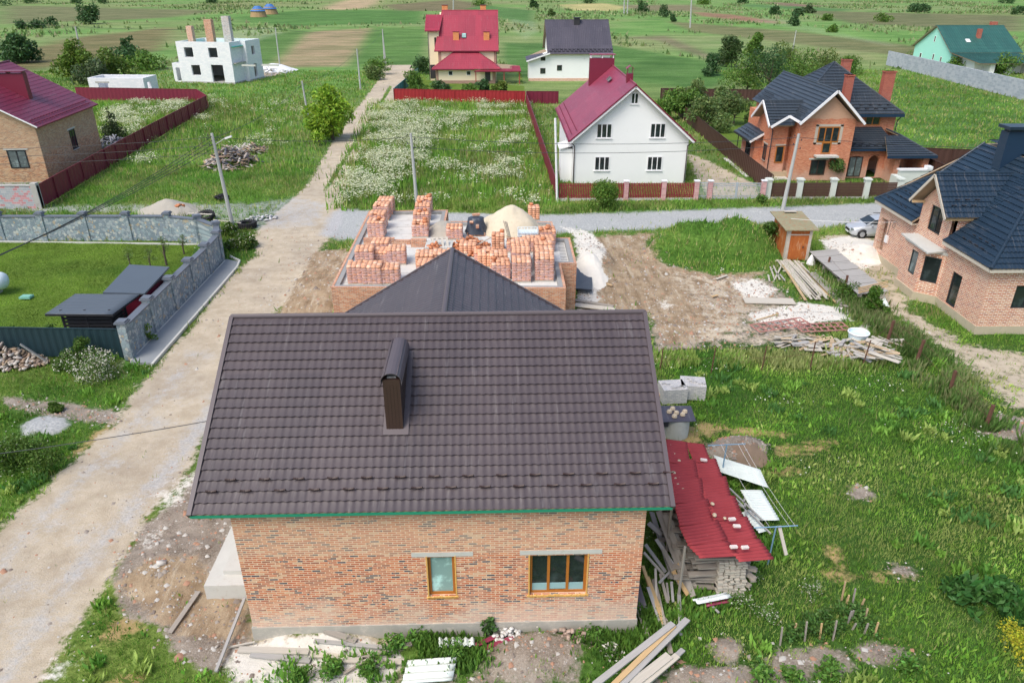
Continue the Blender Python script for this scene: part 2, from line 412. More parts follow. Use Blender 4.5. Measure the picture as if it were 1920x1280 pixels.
lay('gravel', L((640,390),(700,396),(1040,402),(1180,398),(1460,388),(1640,380),(1790,365),(1790,392),(1645,412),(1530,428),(1430,418),(1240,430),(1040,436),(640,448),(600,440),(620,400)), .8)
lay('gravel', L((0,383),(120,383),(320,380),(470,378),(560,368),(620,380),(600,425),(520,428),(470,432),(440,420),(330,400),(0,398)), .8, .5)
lay('gravel', L((35,800),(75,782),(125,785),(135,800),(100,815),(45,815)), .25, .9)
for q in ((290,790),(215,870),(90,985),(30,1100),(370,665),(190,1000),(320,740),(60,1180)): lay('gravel', blob(*q, 1.2, .7), 1.0, .55)
lay('soil', L((555,500),(580,472),(650,465),(660,480),(625,590),(560,610),(520,600)), .5)
lay('bare', L((1215,590),(1300,600),(1330,650),(1225,662)), .7, .75)
lay('soil', L((1085,445),(1225,436),(1215,460),(1240,490),(1330,512),(1440,508),(1420,520),(1430,560),(1400,600),(1350,640),(1240,650),(1215,590),(1080,590)), .9, .85)
lay('road', L((1215,455),(1250,500),(1330,515),(1440,515),(1480,560),(1560,600),(1500,650),(1350,655),(1250,655),(1300,600),(1250,520)), .9, .5)
lay('bare', L((1330,520),(1440,515),(1500,560),(1560,610),(1480,650),(1260,655),(1290,600)), .9, .6)
lay('road', L((1530,440),(1640,430),(1700,520),(1720,580),(1820,640),(1960,660),(1980,800),(1870,760),(1800,690),(1700,610),(1650,580),(1580,500)), .9, .62)
lay('bare', L((880,1290),(1080,1290),(1100,1215),(1060,1190),(960,1180),(890,1215)), .8, .9)
lay('road', L((430,1225),(470,1190),(700,1180),(800,1195),(720,1245),(520,1250)), .5, .8)
lay('road', L((740,1240),(860,1232),(870,1290),(720,1290)), .4, .7)
lay('bare', L((210,1090),(260,985),(330,940),(370,880),(440,960),(480,1200),(400,1260),(330,1230),(300,1170),(230,1150)), .5, .95)
lay('soil', L((215,1100),(280,1060),(370,1050),(400,1080),(470,1110),(475,1200),(350,1200),(290,1160)), .5, .9)
lay('white', L((1075,440),(1110,437),(1140,470),(1128,520),(1120,570),(1085,580),(1080,480)), .5, .9)
lay('white', L((1040,420),(1120,436),(1080,450)), .4, .6)
lay('white', L((1365,528),(1420,520),(1460,545),(1440,560),(1390,555)), .6, .8)
lay('white', L((1400,590),(1500,565),(1590,575),(1600,605),(1480,615),(1420,605)), .5, .85)
lay('white', L((1538,450),(1600,440),(1655,455),(1660,490),(1620,505),(1560,480)), .5, .95)
lay('white', L((1600,640),(1620,600),(1640,605),(1620,650)), .3, .8)
lay('white', L((440,1210),(640,1185),(700,1200),(760,1230),(720,1290),(440,1290),(420,1240)), .5, .9)
for q in ((320,930,1.0),(350,900,.9),(395,860,.8),(1240,572,.9),(115,1250,.8),(1240,462,.4),(280,1010,.8)): lay('white', blob(*q), .9, .6)
for q in ((1360,1215,.6,.5),(1540,1235,1.0,.5),(1655,1222,1.1,.5),(1320,1270,1.6,.5),(1420,1270,1,.5),(1614,926,.5,.45),(1200,1275,.5),(1890,800,1.8,1.2),(1380,845,1.6,1.0),(1480,1250,.7),(1690,1070,.5,.3)): lay('bare', blob(*q), .45, .95)
for q in ((1400,808,.9,.4),(1455,812,.7,.3),(1500,838,1.3,.35),(1545,828,.8,.3),(1480,850,.9,.3),(1470,880,.8,.3),(1665,1075,.9,.35),(1575,1077,.5,.3),(1330,800,1.,.6),(1560,1035,.4,.7),(240,1280,.7),(225,1180,.6),(300,650,.8),(1560,640,.6)): lay('dry', blob(*q), .7, .85)
lay('dry', L((1255,800),(1300,790),(1330,830),(1270,835)), .4, .8)
lay('lawn', L((-40,452),(372,452),(345,505),(300,560),(225,640),(200,660),(-90,665)), .12)
lay('flower', L((712,195),(825,193),(812,240),(790,300),(760,385),(650,385),(655,340),(690,250)), 2.2, .95)
lay('flower', L((825,193),(985,195),(1035,380),(760,388),(800,260)), 2.5, .36)
lay('flower', L((175,195),(370,193),(330,215),(235,260),(190,270)), 1.5, .85)
lay('flower', L((400,190),(500,180),(560,240),(540,330),(400,260),(300,300),(240,310)), 5, .22)
lay('flower', L((260,150),(440,55),(520,48),(540,62),(400,110),(300,180)), 3, .6)
lay('flower', L((950,35),(1010,40),(1020,60),(985,80),(955,60)), 3, .55)
lay('flower', L((120,680),(190,650),(245,665),(250,705),(170,720)), .5, .7)
lay('flower', L((1430,28),(1700,85),(1680,92),(1400,40)), 3, .5)
lay('flower', L((1740,180),(1920,195),(1920,240),(1760,215)), 4, .3)
lay('flower', L((1700,800),(1850,830),(1870,880),(1750,880)), 1, .25)
lay('road', L((1285,285),(1330,300),(1420,345),(1430,375),(1330,375),(1300,330)), .6, .7)     # beside the white house
lay('road', L((470,130),(520,122),(530,140),(480,148)), 1, .8)
lay('bare', L((0,740),(130,750),(235,770),(230,800),(100,790),(0,760)), .5, .7)
lay('dry', L((210,770),(240,800),(190,840),(140,860),(60,920),(120,850)), .6, .6)
lay('lawn', L((745,150),(800,150),(985,160),(985,190),(745,188)), .8, .8)
lay('lawn', L((1300,250),(1400,290),(1390,300),(1440,200),(1340,180),(1280,220)), 1.5, .6)
def mask(k, x, y, warp=True):
    t = np.zeros(x.shape)
    for poly, soft, amt in LAY[k]:
        p = np.array(poly); m = 6+soft*3
        sel = (x > p[:,0].min()-m) & (x < p[:,0].max()+m) & (y > p[:,1].min()-m) & (y < p[:,1].max()+m)
        if not sel.any(): continue
        xs, ys = x[sel], y[sel]; v = inpoly(xs, ys, poly, soft)*amt
        t[sel] = np.maximum(t[sel], v) if amt > 0 else np.minimum(t[sel], np.clip(1+v, 0, 1))
    return t
# fields far out: plots of different crops (colours of the land itself)
FIELDS = [
 (L((505,128),(578,60),(697,53),(648,124)), (.30,.245,.14)),
 (L((545,50),(700,45),(790,45),(795,20),(560,20),(420,35)), (.085,.19,.045)),
 (L((655,125),(700,52),(800,55),(795,115),(770,128)), (.10,.20,.05)),
 (L((520,110),(575,60),(560,58),(470,70),(440,125),(500,128)), (.09,.18,.045)),
 (L((600,17),(640,3),(700,-6),(720,-4),(690,15),(640,19)), (.42,.32,.20)),
 (L((1045,9),(1130,6),(1180,14),(1150,21),(1075,20)), (.42,.38,.17)),
 (L((720,10),(850,0),(920,10),(870,22),(740,20)), (.17,.15,.08)),
 (L((1295,22),(1380,28),(1480,45),(1420,43),(1310,30)), (.26,.16,.10)),
 (L((1160,10),(1300,10),(1330,20),(1200,22)), (.20,.18,.10)),
 (L((1420,2),(1500,8),(1560,12),(1480,14)), (.2,.14,.1)),
 (L((1400,8),(1600,18),(1560,24),(1390,12)), (.09,.19,.06)),
 (L((0,10),(200,15),(420,20),(300,35),(0,45)), (.16,.17,.08)),
 (L((150,70),(330,50),(300,95),(200,110),(0,140),(0,100)), (.17,.155,.07)),
 (L((1150,70),(1250,68),(1350,110),(1480,150),(1400,140),(1230,75)), (.19,.18,.10)),
 (L((1250,40),(1500,60),(1900,110),(1920,130),(1600,95),(1300,60)), (.16,.17,.075)),
 (L((1500,20),(1920,30),(1920,60),(1600,45)), (.15,.16,.075)),
 (L((945,80),(1150,85),(1400,130),(1330,170),(1160,150),(980,150),(940,110)), (.085,.18,.045)),
 (L((1650,130),(1920,190),(1920,250),(1800,300),(1700,330),(1660,200)), (.085,.175,.04)),
 (L((850,25),(900,10),(1000,20),(1000,50),(940,35)), (.085,.18,.05)),
]
def plotcol(x, y):
    c = np.empty(x.shape + (3,)); f = np.clip((y-60)/120, 0, 1)
    n = fbm(x*.6, y*1.2, .03, 4, 3); n2 = fbm(x, y, .11, 4, 9); n3 = fbm(x, y, .012, 3, 21)
    a = np.array((.10,.21,.035)); b = np.array((.20,.28,.06)); d = np.array((.32,.32,.15)); g = np.array((.19,.37,.095))
    t = np.clip((n2-.42)*3.0, 0, 1)[..., None]; c[:] = a*(1-t) + b*t
    far = g*(1-np.clip((n-.38)*3.5, 0, 1)[..., None]) + np.array((.27,.36,.14))*np.clip((n-.38)*3.5, 0, 1)[..., None]
    c = c*(1-f[..., None]) + far*f[..., None]
    t = (np.clip((n3-.5)*4, 0, 1)*f)[..., None]*.7; c = c*(1-t) + d*t
    rt = np.clip((x-4)/3, 0, 1)*np.clip((44-y)/6, 0, 1); rt = rt[..., None]; c = c*(1-rt) + (np.array((.055,.125,.022))*(.8+.5*n2[..., None]))*rt  # right lot ground darkened: shade between the blades put into its colour
    for poly, col in FIELDS:
        p = np.array(poly); m = 20; sel = (x > p[:,0].min()-m) & (x < p[:,0].max()+m) & (y > p[:,1].min()-m) & (y < p[:,1].max()+m)
        if not sel.any(): continue
        v = inpoly(x[sel], y[sel], poly, .008*p[:,1].mean())[:, None]; c[sel] = c[sel]*(1-v) + np.array(col)*1.35*(.8+.4*n2[sel][:, None])*v
    return c
MOUNDS = [(g3(1335,466), 5.2, 2.6, 1.75), (g3(1275,475), 3.2, 1.8, .6), (g3(1400,474), 3.0, 2.0, .7), (g3(1392,845), 1.5, 1.1, .55), (g3(605,540), 2.4, 5.0, .5), (g3(1608,478), 2.3, 1.7, .75),
          (g3(1108,490), 1.6, 4.0, .7), (g3(85,795), 1.6, 1.0, .2), (g3(600,1195), 1.8, .8, .25), (g3(1010,1230), 2.1, 1.0, .45), (g3(320,1060), 2.2, 1.6, .35), (g3(1540,600), 2.5, 1.2, .25), (g3(1625,625), 1.2, 1.4, .4),(g3(1360,1215), .6,.5,.15),(g3(1330,1268), 1.3,.5,.2)]
def hgt(x, y):
    f = np.clip((160-y)/100, 0, 1)
    z = (fbm(x, y, .12, 3, 5)-.5)*.25*f + (fbm(x, y, 1.1, 3, 8)-.5)*.10*f
    rd = mask('road', x, y)*np.clip((100-y)/20, .3, 1); z = z*(1-.7*np.clip(rd*1.4, 0, 1)) + (fbm(x, y, 2.6, 3, 12)-.5)*.04
    so = np.clip(mask('soil', x, y)+mask('bare', x, y), 0, 1); z = z + so*(fbm(x, y, 2.2, 4, 31)-.5)*.22
    for c, a, b, h in MOUNDS:
        r = ((x-c[0])/a)**2 + ((y-c[1])/b)**2; n = fbm(x, y, .9, 4, 40)
        z = z + h*np.clip(1-r*(.7+.6*n), 0, 1)**.8*(.8+.5*fbm(x, y, 2.4, 3, 44))
    return z - .02
def gz(x, y):
    return float(hgt(np.array([float(x)]), np.array([float(y)]))[0])
def axis(a, b, d, ext, g=1.06):
    core = list(np.arange(a, b+d/2, d)); s = d; r = [core[-1]]
    while r[-1] < ext[1]: s *= g; r.append(r[-1]+s)
    s = d; l = [core[0]]
    while l[-1] > ext[0]: s *= g; l.append(l[-1]-s)
    return np.array(l[:0:-1] + core + r[1:])
gx = axis(-24, 34, .2, (-3500, 3500), 1.05); gy = axis(11, 62, .2, (-60, 4200), 1.03)
X, Y = np.meshgrid(gx, gy); Z = hgt(X, Y)
nx, ny = len(gx), len(gy); ids = np.arange(nx*ny).reshape(ny, nx)
fc = np.stack([ids[:-1,:-1], ids[:-1,1:], ids[1:,1:], ids[1:,:-1]], -1).reshape(-1, 4)
MK = {k: mask(k, X, Y) for k in LAY}
def groundmat():
    k = NT('ground_cover'); p = k.pos()
    at = lambda nm: k.n('Attribute', attribute_name=nm)
    A, B = at('mask_a'), at('mask_b'); T = at('tint')
    sa = k.n('SeparateColor'); k.put(sa.inputs[0], A.outputs['Color']); sb = k.n('SeparateColor'); k.put(sb.inputs[0], B.outputs['Color'])
    nf = k.noise(p, 1.1, 9, .72); n2 = k.noise(p, 4.5, 6, .75); n3 = k.noise(p, .25, 4, .6); n4 = k.noise(p, 16, 4, .75)
    e = k.math('MULTIPLY', k.math('SUBTRACT', k.math('ADD', k.math('MULTIPLY', nf, .6), k.math('MULTIPLY', n2, .4)), .5), 1.9)
    def fac(s_, w=.14): return k.step(k.math('ADD', s_, e), .5-w, .5+w)
    g = k.mix(k.step(n2, .35, .65), k.mix(1., T.outputs['Color'], (.55,.58,.5), 'MULTIPLY'), k.mix(1., T.outputs['Color'], (1.25,1.2,1.3), 'MULTIPLY'))
    g = k.mix(k.step(n4, .5, .75), g, k.mix(1., g, (.5,.55,.45), 'MULTIPLY'))
    mp = k.n('Mapping'); k.put(mp.inputs[0], p); mp.inputs['Scale'].default_value = (.05, .16, 1); mp.inputs['Rotation'].default_value = (0, 0, .12)
    nb = k.noise(mp.outputs[0], 1., 8, .72); g = k.mix(k.step(nb, .38, .62), k.mix(1., g, (.58,.66,.55), 'MULTIPLY'), k.mix(1., g, (1.05,.98,1.0), 'MULTIPLY'))
    mp2 = k.n('Mapping'); k.put(mp2.inputs[0], p); mp2.inputs['Scale'].default_value = (.12, .5, 1); n5 = k.noise(mp2.outputs[0], 1., 7, .8)
    sy = k.n('SeparateXYZ'); k.put(sy.inputs[0], p); fa = k.step(sy.outputs[1], 110, 190); g = k.mix(k.math('MULTIPLY', k.step(n5, .56, .68), k.math('MULTIPLY', fa, .45)), g, (.34,.36,.22)); g = k.mix(k.math('MULTIPLY', k.step(k.noise(mp2.outputs[0], 2.3, 6, .8), .57, .66), k.math('MULTIPLY', fa, .7)), g, (.06,.11,.045))
    # umbels seen as pale flecks in the far meadows
    vo = k.n('TexVoronoi'); vo.inputs['Scale'].default_value = 1.1; k.put(vo.inputs['Vector'], p)
    fl = k.math('MULTIPLY', k.step(k.math('ADD', B.outputs['Alpha'], k.math('MULTIPLY', k.math('SUBTRACT', n2, .5), 1.6)), .35, .75), k.step(n4, .38, .6))
    g = k.mix(k.math('MULTIPLY', fl, .6), g, (.46,.50,.36))
    lawn = k.mix(nf, (.10,.175,.022), (.17,.25,.04)); lawn = k.mix(k.step(n3, .5, .68), lawn, (.075,.15,.02)); lawn = k.mix(k.step(n4, .35, .65), k.mix(1., lawn, (.68,.72,.7), 'MULTIPLY'), lawn)
    c = k.mix(k.step(sb.outputs[0], .45, .55), g, lawn)
    dry = k.mix(n4, (.30,.21,.09), (.50,.38,.18)); c = k.mix(fac(sb.outputs[1]), c, dry)
    bare = k.mix(k.step(nf, .3, .7), (.17,.135,.10), (.35,.30,.245)); bare = k.mix(k.step(n4, .45, .75), bare, (.41,.37,.32)); c = k.mix(fac(sb.outputs[2]), c, bare)
    ms = k.n('Mapping'); k.put(ms.inputs[0], p); ms.inputs['Rotation'].default_value = (0,0,.25); ms.inputs['Scale'].default_value = (2.2,.35,1); nt = k.noise(ms.outputs[0], 1, 6, .7)
    soil = k.mix(k.step(nf, .3, .7), (.29,.205,.125), (.50,.39,.26)); soil = k.mix(k.step(nt, .5, .62), soil, k.mix(1., soil, (.74,.72,.7), 'MULTIPLY')); soil = k.mix(k.step(nt, .46, .36), soil, (.52,.43,.31)); soil = k.mix(n4, k.mix(1., soil, (.7,.7,.7), 'MULTIPLY'), soil); c = k.mix(fac(sa.outputs[2]), c, soil)
    road = k.mix(k.step(nf, .3, .72), (.43,.355,.255), (.575,.50,.38)); road = k.mix(k.step(n3, .4, .65), road, k.mix(1., road, (.86,.86,.88), 'MULTIPLY'))
    road = k.mix(k.step(n4, .55, .85), road, (.36,.34,.32)); road = k.mix(k.step(k.noise(p, 7, 7, .8), .56, .72), road, (.40,.39,.38)); c = k.mix(fac(sa.outputs[0], .12), c, road)
    vg = k.n('TexVoronoi'); vg.inputs['Scale'].default_value = 9; k.put(vg.inputs['Vector'], p)
    gr = k.mix(vg.outputs['Distance'], (.34,.35,.36), (.60,.60,.59)); gr = k.mix(n4, k.mix(1., gr, (.78,.78,.8), 'MULTIPLY'), gr); c = k.mix(k.math('MULTIPLY', fac(sa.outputs[1], .3), .9), c, gr)
    wh = k.mix(n2, (.55,.51,.43), (.82,.80,.74)); c = k.mix(fac(A.outputs['Alpha']), c, wh)
    k.base(c, .95, spec=.15)
    k.bump(k.math('ADD', k.math('MULTIPLY', n2, .7), n4), .6, .06)
    return k.m
ground = npmesh('ground', np.stack([X, Y, Z], -1).reshape(-1, 3), fc, groundmat(), None, plotcol(X, Y).reshape(-1, 3), True)
for nm, ks in (('mask_a', ('road', 'gravel', 'soil', 'white')), ('mask_b', ('lawn', 'dry', 'bare', 'flower'))):
    a = ground.data.attributes.new(nm, 'FLOAT_COLOR', 'POINT'); a.data.foreach_set('color', np.stack([MK[q] for q in ks], -1).astype(np.float32).ravel())
tag(ground, kind='structure')

# ---------------------------------------------------------------- grass, weeds and flowers as real blades
def leafmat(name, rough=.65, trans=.25):
    k = NT(name); T = k.n('Attribute', attribute_name='tint'); p = k.pos()
    c = k.mix(k.noise(p, 3, 3), k.mix(1., T.outputs['Color'], (.75,.75,.75), 'MULTIPLY'), k.mix(1., T.outputs['Color'], (1.2,1.2,1.2), 'MULTIPLY'))
    k.base(c, rough, spec=.25)
    tr = k.n('BsdfTranslucent'); k.put(tr.inputs[0], k.mix(1., c, (1.3,1.35,.7), 'MULTIPLY')); mx = k.n('MixShader'); mx.inputs[0].default_value = trans
    k.t.links.new(k.b.outputs[0], mx.inputs[1]); k.t.links.new(tr.outputs[0], mx.inputs[2]); k.t.links.new(mx.outputs[0], k.out.inputs[0]); return k.m
GRASS_M = leafmat('grass_blades'); LEAF_M = leafmat('leaves', .5, .2)
rs = np.random.default_rng(11)
HARD = []   # footprints where nothing grows: filled below, polygons in plan
def blades(name, x, y, h, w_, col, lean=.45, label=None, quad=False, kind='stuff', base=None):
    n = len(x); z = hgt(x, y) if base is None else base; a = rs.uniform(0, 6.283, n); b = rs.uniform(0, 6.283, n); l = lean*h*rs.uniform(.2, 1, n)
    dx, dy = np.cos(a)*w_/2, np.sin(a)*w_/2; p0 = np.stack([x-dx, y-dy, z-.02], -1); p1 = np.stack([x+dx, y+dy, z-.02], -1)
    tip = np.stack([x+np.cos(b)*l, y+np.sin(b)*l, z+h], -1)
    if quad:
        mid = (p0+p1)/2*.45 + tip*.55; q = np.stack([dx*1.5, dy*1.5, 0*dx], -1)
        V = np.stack([(p0+p1)/2, mid+q, tip, mid-q], 1).reshape(-1, 3); F = np.arange(n*4).reshape(n, 4); c = np.repeat(col, 4, 0)
    else:
        V = np.stack([p0, p1, tip], 1).reshape(-1, 3); F = np.arange(n*3).reshape(n, 3); c = np.repeat(col, 3, 0)
    return tag(npmesh(name, V, F, GRASS_M, None, c), label, kind=kind)
def hard(x, y, m=.1):
    t = np.zeros(x.shape, bool)
    for poly in HARD: t |= inpoly(x, y, poly, m) > .5
    return t
def scatter(n, x0, x1, y0, y1, dens):
    x = rs.uniform(x0, x1, n); y = rs.uniform(y0, y1, n)
    vis = np.abs(x) < y*.85+9; x, y = x[vis], y[vis]
    bare = np.clip(sum(mask(k, x, y) for k in ('road', 'gravel', 'soil', 'white', 'bare')), 0, 1); dry = mask('dry', x, y)
    nz = fbm(x, y, 1.3, 5, 77)*.6 + fbm(x, y, 5, 2, 78)*.4
    bare = np.clip(bare + (fbm(x, y, 2.4, 4, 79)-.5)*1.1*(bare > .02), 0, 1)
    p = np.clip(1.15 - (bare*1.7 + dry*1.1) - (nz-.5)*1.6, 0, 1)*dens(x, y); keep = (rs.uniform(0, 1, len(x)) < p) & ~hard(x, y)
    return x[keep], y[keep]
# ---------------------------------------------------------------- materials of the buildings
BR_MAIN = brick('brick_mixed', [(.64,.20,.09),(.52,.17,.09),(.72,.32,.17),(.60,.16,.075),(.68,.26,.13),(.34,.11,.07),(.70,.44,.28),(.56,.17,.085),(.09,.08,.11),(.64,.25,.14),(.46,.14,.08)], (.72,.58,.42), .12, (.70,.50,.34), msize=.012, eff=.5, up=(3.45, (.64,.46,.33)))
BR_CON = brick('brick_orange', [(.64,.27,.14),(.70,.36,.2),(.54,.21,.11),(.66,.4,.26),(.48,.2,.1),(.66,.3,.16),(.44,.22,.14)], (.56,.46,.38), .0, bl=.26, bh=.085)
BR_RED = brick('brick_red', [(.62,.18,.08),(.68,.24,.11),(.54,.15,.065),(.70,.29,.15),(.62,.21,.1)], (.56,.33,.23), .15, (.66,.48,.38), bl=.26, up=(6.2, (.66,.48,.33)), upm=.7, eff=.4)
BR_CHIM = brick('brick_chimney', [(.42,.09,.05),(.46,.11,.06),(.38,.08,.05)], (.40,.22,.18), .1, bl=.26)
BR_PINK = brick('brick_pinkish', [(.62,.26,.14),(.58,.19,.10),(.68,.38,.24),(.46,.17,.11),(.64,.30,.17)], (.78,.69,.58), .35, (.68,.54,.42), bl=.27, bh=.1, msize=.018)
BR_TAN = brick('brick_tan', [(.50,.26,.14),(.60,.36,.20),(.44,.19,.10),(.58,.40,.26),(.34,.19,.12),(.52,.28,.16)], (.52,.42,.30), .35, (.56,.46,.32), bl=.3, bh=.11, up=(2.9, (.42,.36,.26)))
CONC = paint('concrete', (.42,.41,.38), .9, .2, 1.2, dirt=((.25,.23,.2), .3), bump=.3)
CONC_L = paint('concrete_pale', (.54,.54,.50), .9, .12, 1.5, dirt=((.45,.42,.36), .3), bump=.2)
FOUND = paint('foundation', (.40,.38,.33), .9, .2, .9, dirt=((.55,.50,.42), .5), bump=.3)
WHITEP = paint('white_plaster', (.84,.85,.83), .85, .05, .4, dirt=((.70,.70,.66), .15), bump=.08)
CREAM = paint('cream_plaster', (.80,.68,.48), .85, .05, .5, bump=.08)
MINT = paint('mint_plaster', (.38,.80,.66), .85, .05, .4)
T_BROWN = rooftile('brown_tile', (.074,.058,.061), .36)
T_BLUE = rooftile('slate_blue_tile', (.036,.048,.060), .4)
T_NAVY = rooftile('navy_tile', (.012,.029,.050), .38)
T_MAR = rooftile('maroon_tile', (.17,.02,.05), .4)
T_MAR2 = rooftile('maroon_sheet', (.27,.04,.078), .42)
T_RED = rooftile('red_tile', (.33,.032,.06), .42)
T_GREY = rooftile('anthracite_tile', (.07,.065,.085), .45)
T_GREEN = rooftile('green_tile', (.03,.12,.10), .45)
BRN_METAL = paint('brown_metal', (.052,.028,.023), .45, .1, 1.2)
BRN_TRIM = paint('brown_trim', (.10,.08,.085), .42, .06)
DK_METAL = paint('dark_metal', (.03,.028,.032), .45, .1)
MAR_METAL = paint('maroon_metal', (.17,.012,.035), .5, .12, .8)
NAVY_METAL = paint('navy_metal', (.012,.035,.07), .4, .1)
WHITE_TRIM = paint('white_trim', (.80,.80,.80), .5, .03)
GREEN_TRIM = paint('green_fascia', (.02,.26,.15), .5, .1)
WOOD_FR = paint('golden_oak_frame', (.42,.15,.025), .45, .2, 6)
DK_FRAME = paint('dark_window_frame', (.02,.026,.032), .4, .05)
PINE = wood('pine_board', (.62,.42,.20)); OLDW = wood('old_board', (.36,.32,.27)); GREYW = wood('grey_board', (.42,.41,.39)); PALEW = wood('pale_board', (.60,.55,.46))
GLASS = glassm(); GLASS_T = glassm('frosted_window_glass', (.24,.38,.36), .25); GLASS_L = glassm('curtained_glass', (.12,.15,.15), .12)
PI = math.pi

# ---------------------------------------------------------------- the near brick house
H = thing('brick_house', 'near brick house with dark brown metal tile roof and two oak framed windows', 'house', (-7.83, 17.0, 0), R(0.9))
# local: x 0..11.95 along the front, y depth
W, D, ZT = 11.95, 10.9, 4.95; FH = .5
HARD.append([(-7.9,16.9),(4.3,17.1),(4.2,28),(3,28.5),(-6.5,28.5),(-8.1,28)])
w1 = (5.52, 6.34, 1.62, 3.18); w2 = (8.58, 10.32, 1.6, 3.16)
m = MB(); m.wall((0,0), (W,0), FH, ZT, .35, [w1, w2]); m.wall((W,0), (W,D), FH, ZT, .35); m.wall((W,D), (0,D), FH, ZT, .35); m.wall((0,D), (0,0), FH, ZT, .35, [(6.6, 7.6, .9, 3.0)])
for x in (0, W):      # gables
    s_ = .35 if x == 0 else -.35
    m.prism([(x,0),(x+s_,0),(x+s_,D/2),(x,D/2)] if x == 0 else [(x+s_,0),(x,0),(x,D/2),(x+s_,D/2)], ZT, [ZT,ZT,8.3,8.3])
    m.prism([(x,D/2),(x+s_,D/2),(x+s_,D),(x,D)] if x == 0 else [(x+s_,D/2),(x,D/2),(x,D),(x+s_,D)], ZT, [8.3,8.3,ZT,ZT])
m.build('wall', BR_MAIN, H)
MB().box(-.04,-.04,-.4, W+.04, D+.04, FH).build('foundation', FOUND, H)
MB().box(.36,.36,.6, W-.36, D-.36, .7).build('inner_floor', CONC, H)
window(H, ((w1[0]+w1[1])/2, 0, (w1[2]+w1[3])/2), 0, w1[1]-w1[0], w1[3]-w1[2], WOOD_FR, GLASS_T, 1, .09, .09, rec=.12)
wb = window(H, ((w2[0]+w2[1])/2, 0, (w2[2]+w2[3])/2), 0, w2[1]-w2[0], w2[3]-w2[2], WOOD_FR, GLASS, 3, .085, .09, rec=.12)
MB().box(-.80, -.002, -.70, -.32, .011, -.42).box(-.25, -.002, -.66, .25, .011, -.42).box(.32, -.002, -.70, .80, .011, -.42).build('window_film', paint('teal_film', (.30,.48,.50), .4, .06), wb)
for a, b in ((w1[0]-.45, w1[1]+.55), (w2[0]-.3, w2[1]+.42)):
    MB().box(a, -.012, 3.2, b, .2, 3.36).build('lintel', CONC_L, H)
FOAM = paint('foam_seal', (.72,.42,.12), .8, .2, 9)
for q in (w1, w2):
    fm_ = MB()
    for k in range(26):
        t = k/25; x = q[0]-.03 + t*(q[1]-q[0]+.06); fm_.obox((x, -.012, q[2]-.03+rnd.uniform(-.015,.01)), (.09, .05, .06), Matrix.Rotation(rnd.uniform(-.5,.5), 3, 'Y'))
    for k in range(20):
        z = q[2] + k/19*(q[3]-q[2]); fm_.obox((q[0]-.015, -.004, z), (.04, .03, .09), Matrix.Rotation(rnd.uniform(-.2,.2), 3, 'Y')); fm_.obox((q[1]+.015, -.004, z), (.04, .03, .09), Matrix.Rotation(rnd.uniform(-.2,.2), 3, 'Y'))
    fm_.build('foam_seal', FOAM, H)
# roof: eave z 5.1, ridge z 8.6 (world numbers), local shift
ex0, ex1, ey, ez, ry, rz = -.98, W+.66, -.28, 5.12, 5.45, 8.6
fr = tileroof(H, [(ex0,ey,ez),(ex1,ey,ez),(ex1,ry,rz),(ex0,ry,rz)], T_BROWN, wave=(ex1-ex0-.2)/58, row=.335, amp=.0068, step=.05, ns=8, cav=.045, scal=.015)
tileroof(H, [(ex1,2*ry-ey,ez),(ex0,2*ry-ey,ez),(ex0,ry,rz),(ex1,ry,rz)], T_BROWN, ns=4, thick=.08)
guards(H, fr, [.5+.97*k for k in range(14)], [.66, 1.0], BRN_METAL, 1.15)
cap(H, [(ex0,ry,rz+.03),(ex1,ry,rz+.03)], BRN_TRIM, .085)
for x in (ex0, ex1):
    for y0, y1 in ((ey, ry), (2*ry-ey, ry)):
        trim(H, [(x,y0-.02 if y0 < ry else y0,ez-.02),(x,y1,rz-.02)], BRN_TRIM, .13, .2)
MB().box(ex0, ey-.02, ez-.10, ex1, ey+.01, ez-.02).build('fascia', GREEN_TRIM, H)
MB().box(ex0+.05, ey+.02, ez-.14, ex1-.05, .02, ez-.11).build('soffit', paint('roof_underside', (.32,.24,.16), .8), H)
for k in range(3): MB().box(ex0+.15+k*.32, ey+.1, ez-.26, ex0+.21+k*.32, 0, ez-.15).build('rafter_tail', PINE, H)
# rear wing, ridge runs back
wx, pz, py_ = 5.95, 8.58, 11.95; wy0, lx, rx_ = ry, wx-5.15, wx+5.15; lz = 5.35
tileroof(H, [(wx-5.3,py_,lz),(wx-5.3,ry,lz),(wx,ry,pz),(wx,py_,pz)], T_BROWN, wave=.22, row=.35, ns=5, amp=.008, step=.05, cav=.04, scal=.02)
tileroof(H, [(wx+5.3,ry,lz),(wx+5.3,py_,lz),(wx,py_,pz),(wx,ry,pz)], T_BROWN, wave=.22, row=.35, ns=5, amp=.008, step=.05, cav=.04, scal=.02)
cap(H, [(wx,ry,pz+.03),(wx,py_,pz+.03)], BRN_TRIM, .1)
for s_ in (-1, 1): trim(H, [(wx+s_*5.3,py_,lz+.02),(wx,py_,pz+.04)], BRN_TRIM, .1, .12)
m = MB(); m.slab([(wx+5,py_-.5,lz-.15),(wx-5,py_-.5,lz-.15),(wx,py_-.5,pz-.15)], .3); m.box(wx-4.9,D,FH,wx+4.9,py_-.5,lz-.15); m.build('rear_wing_wall', BR_MAIN, H)
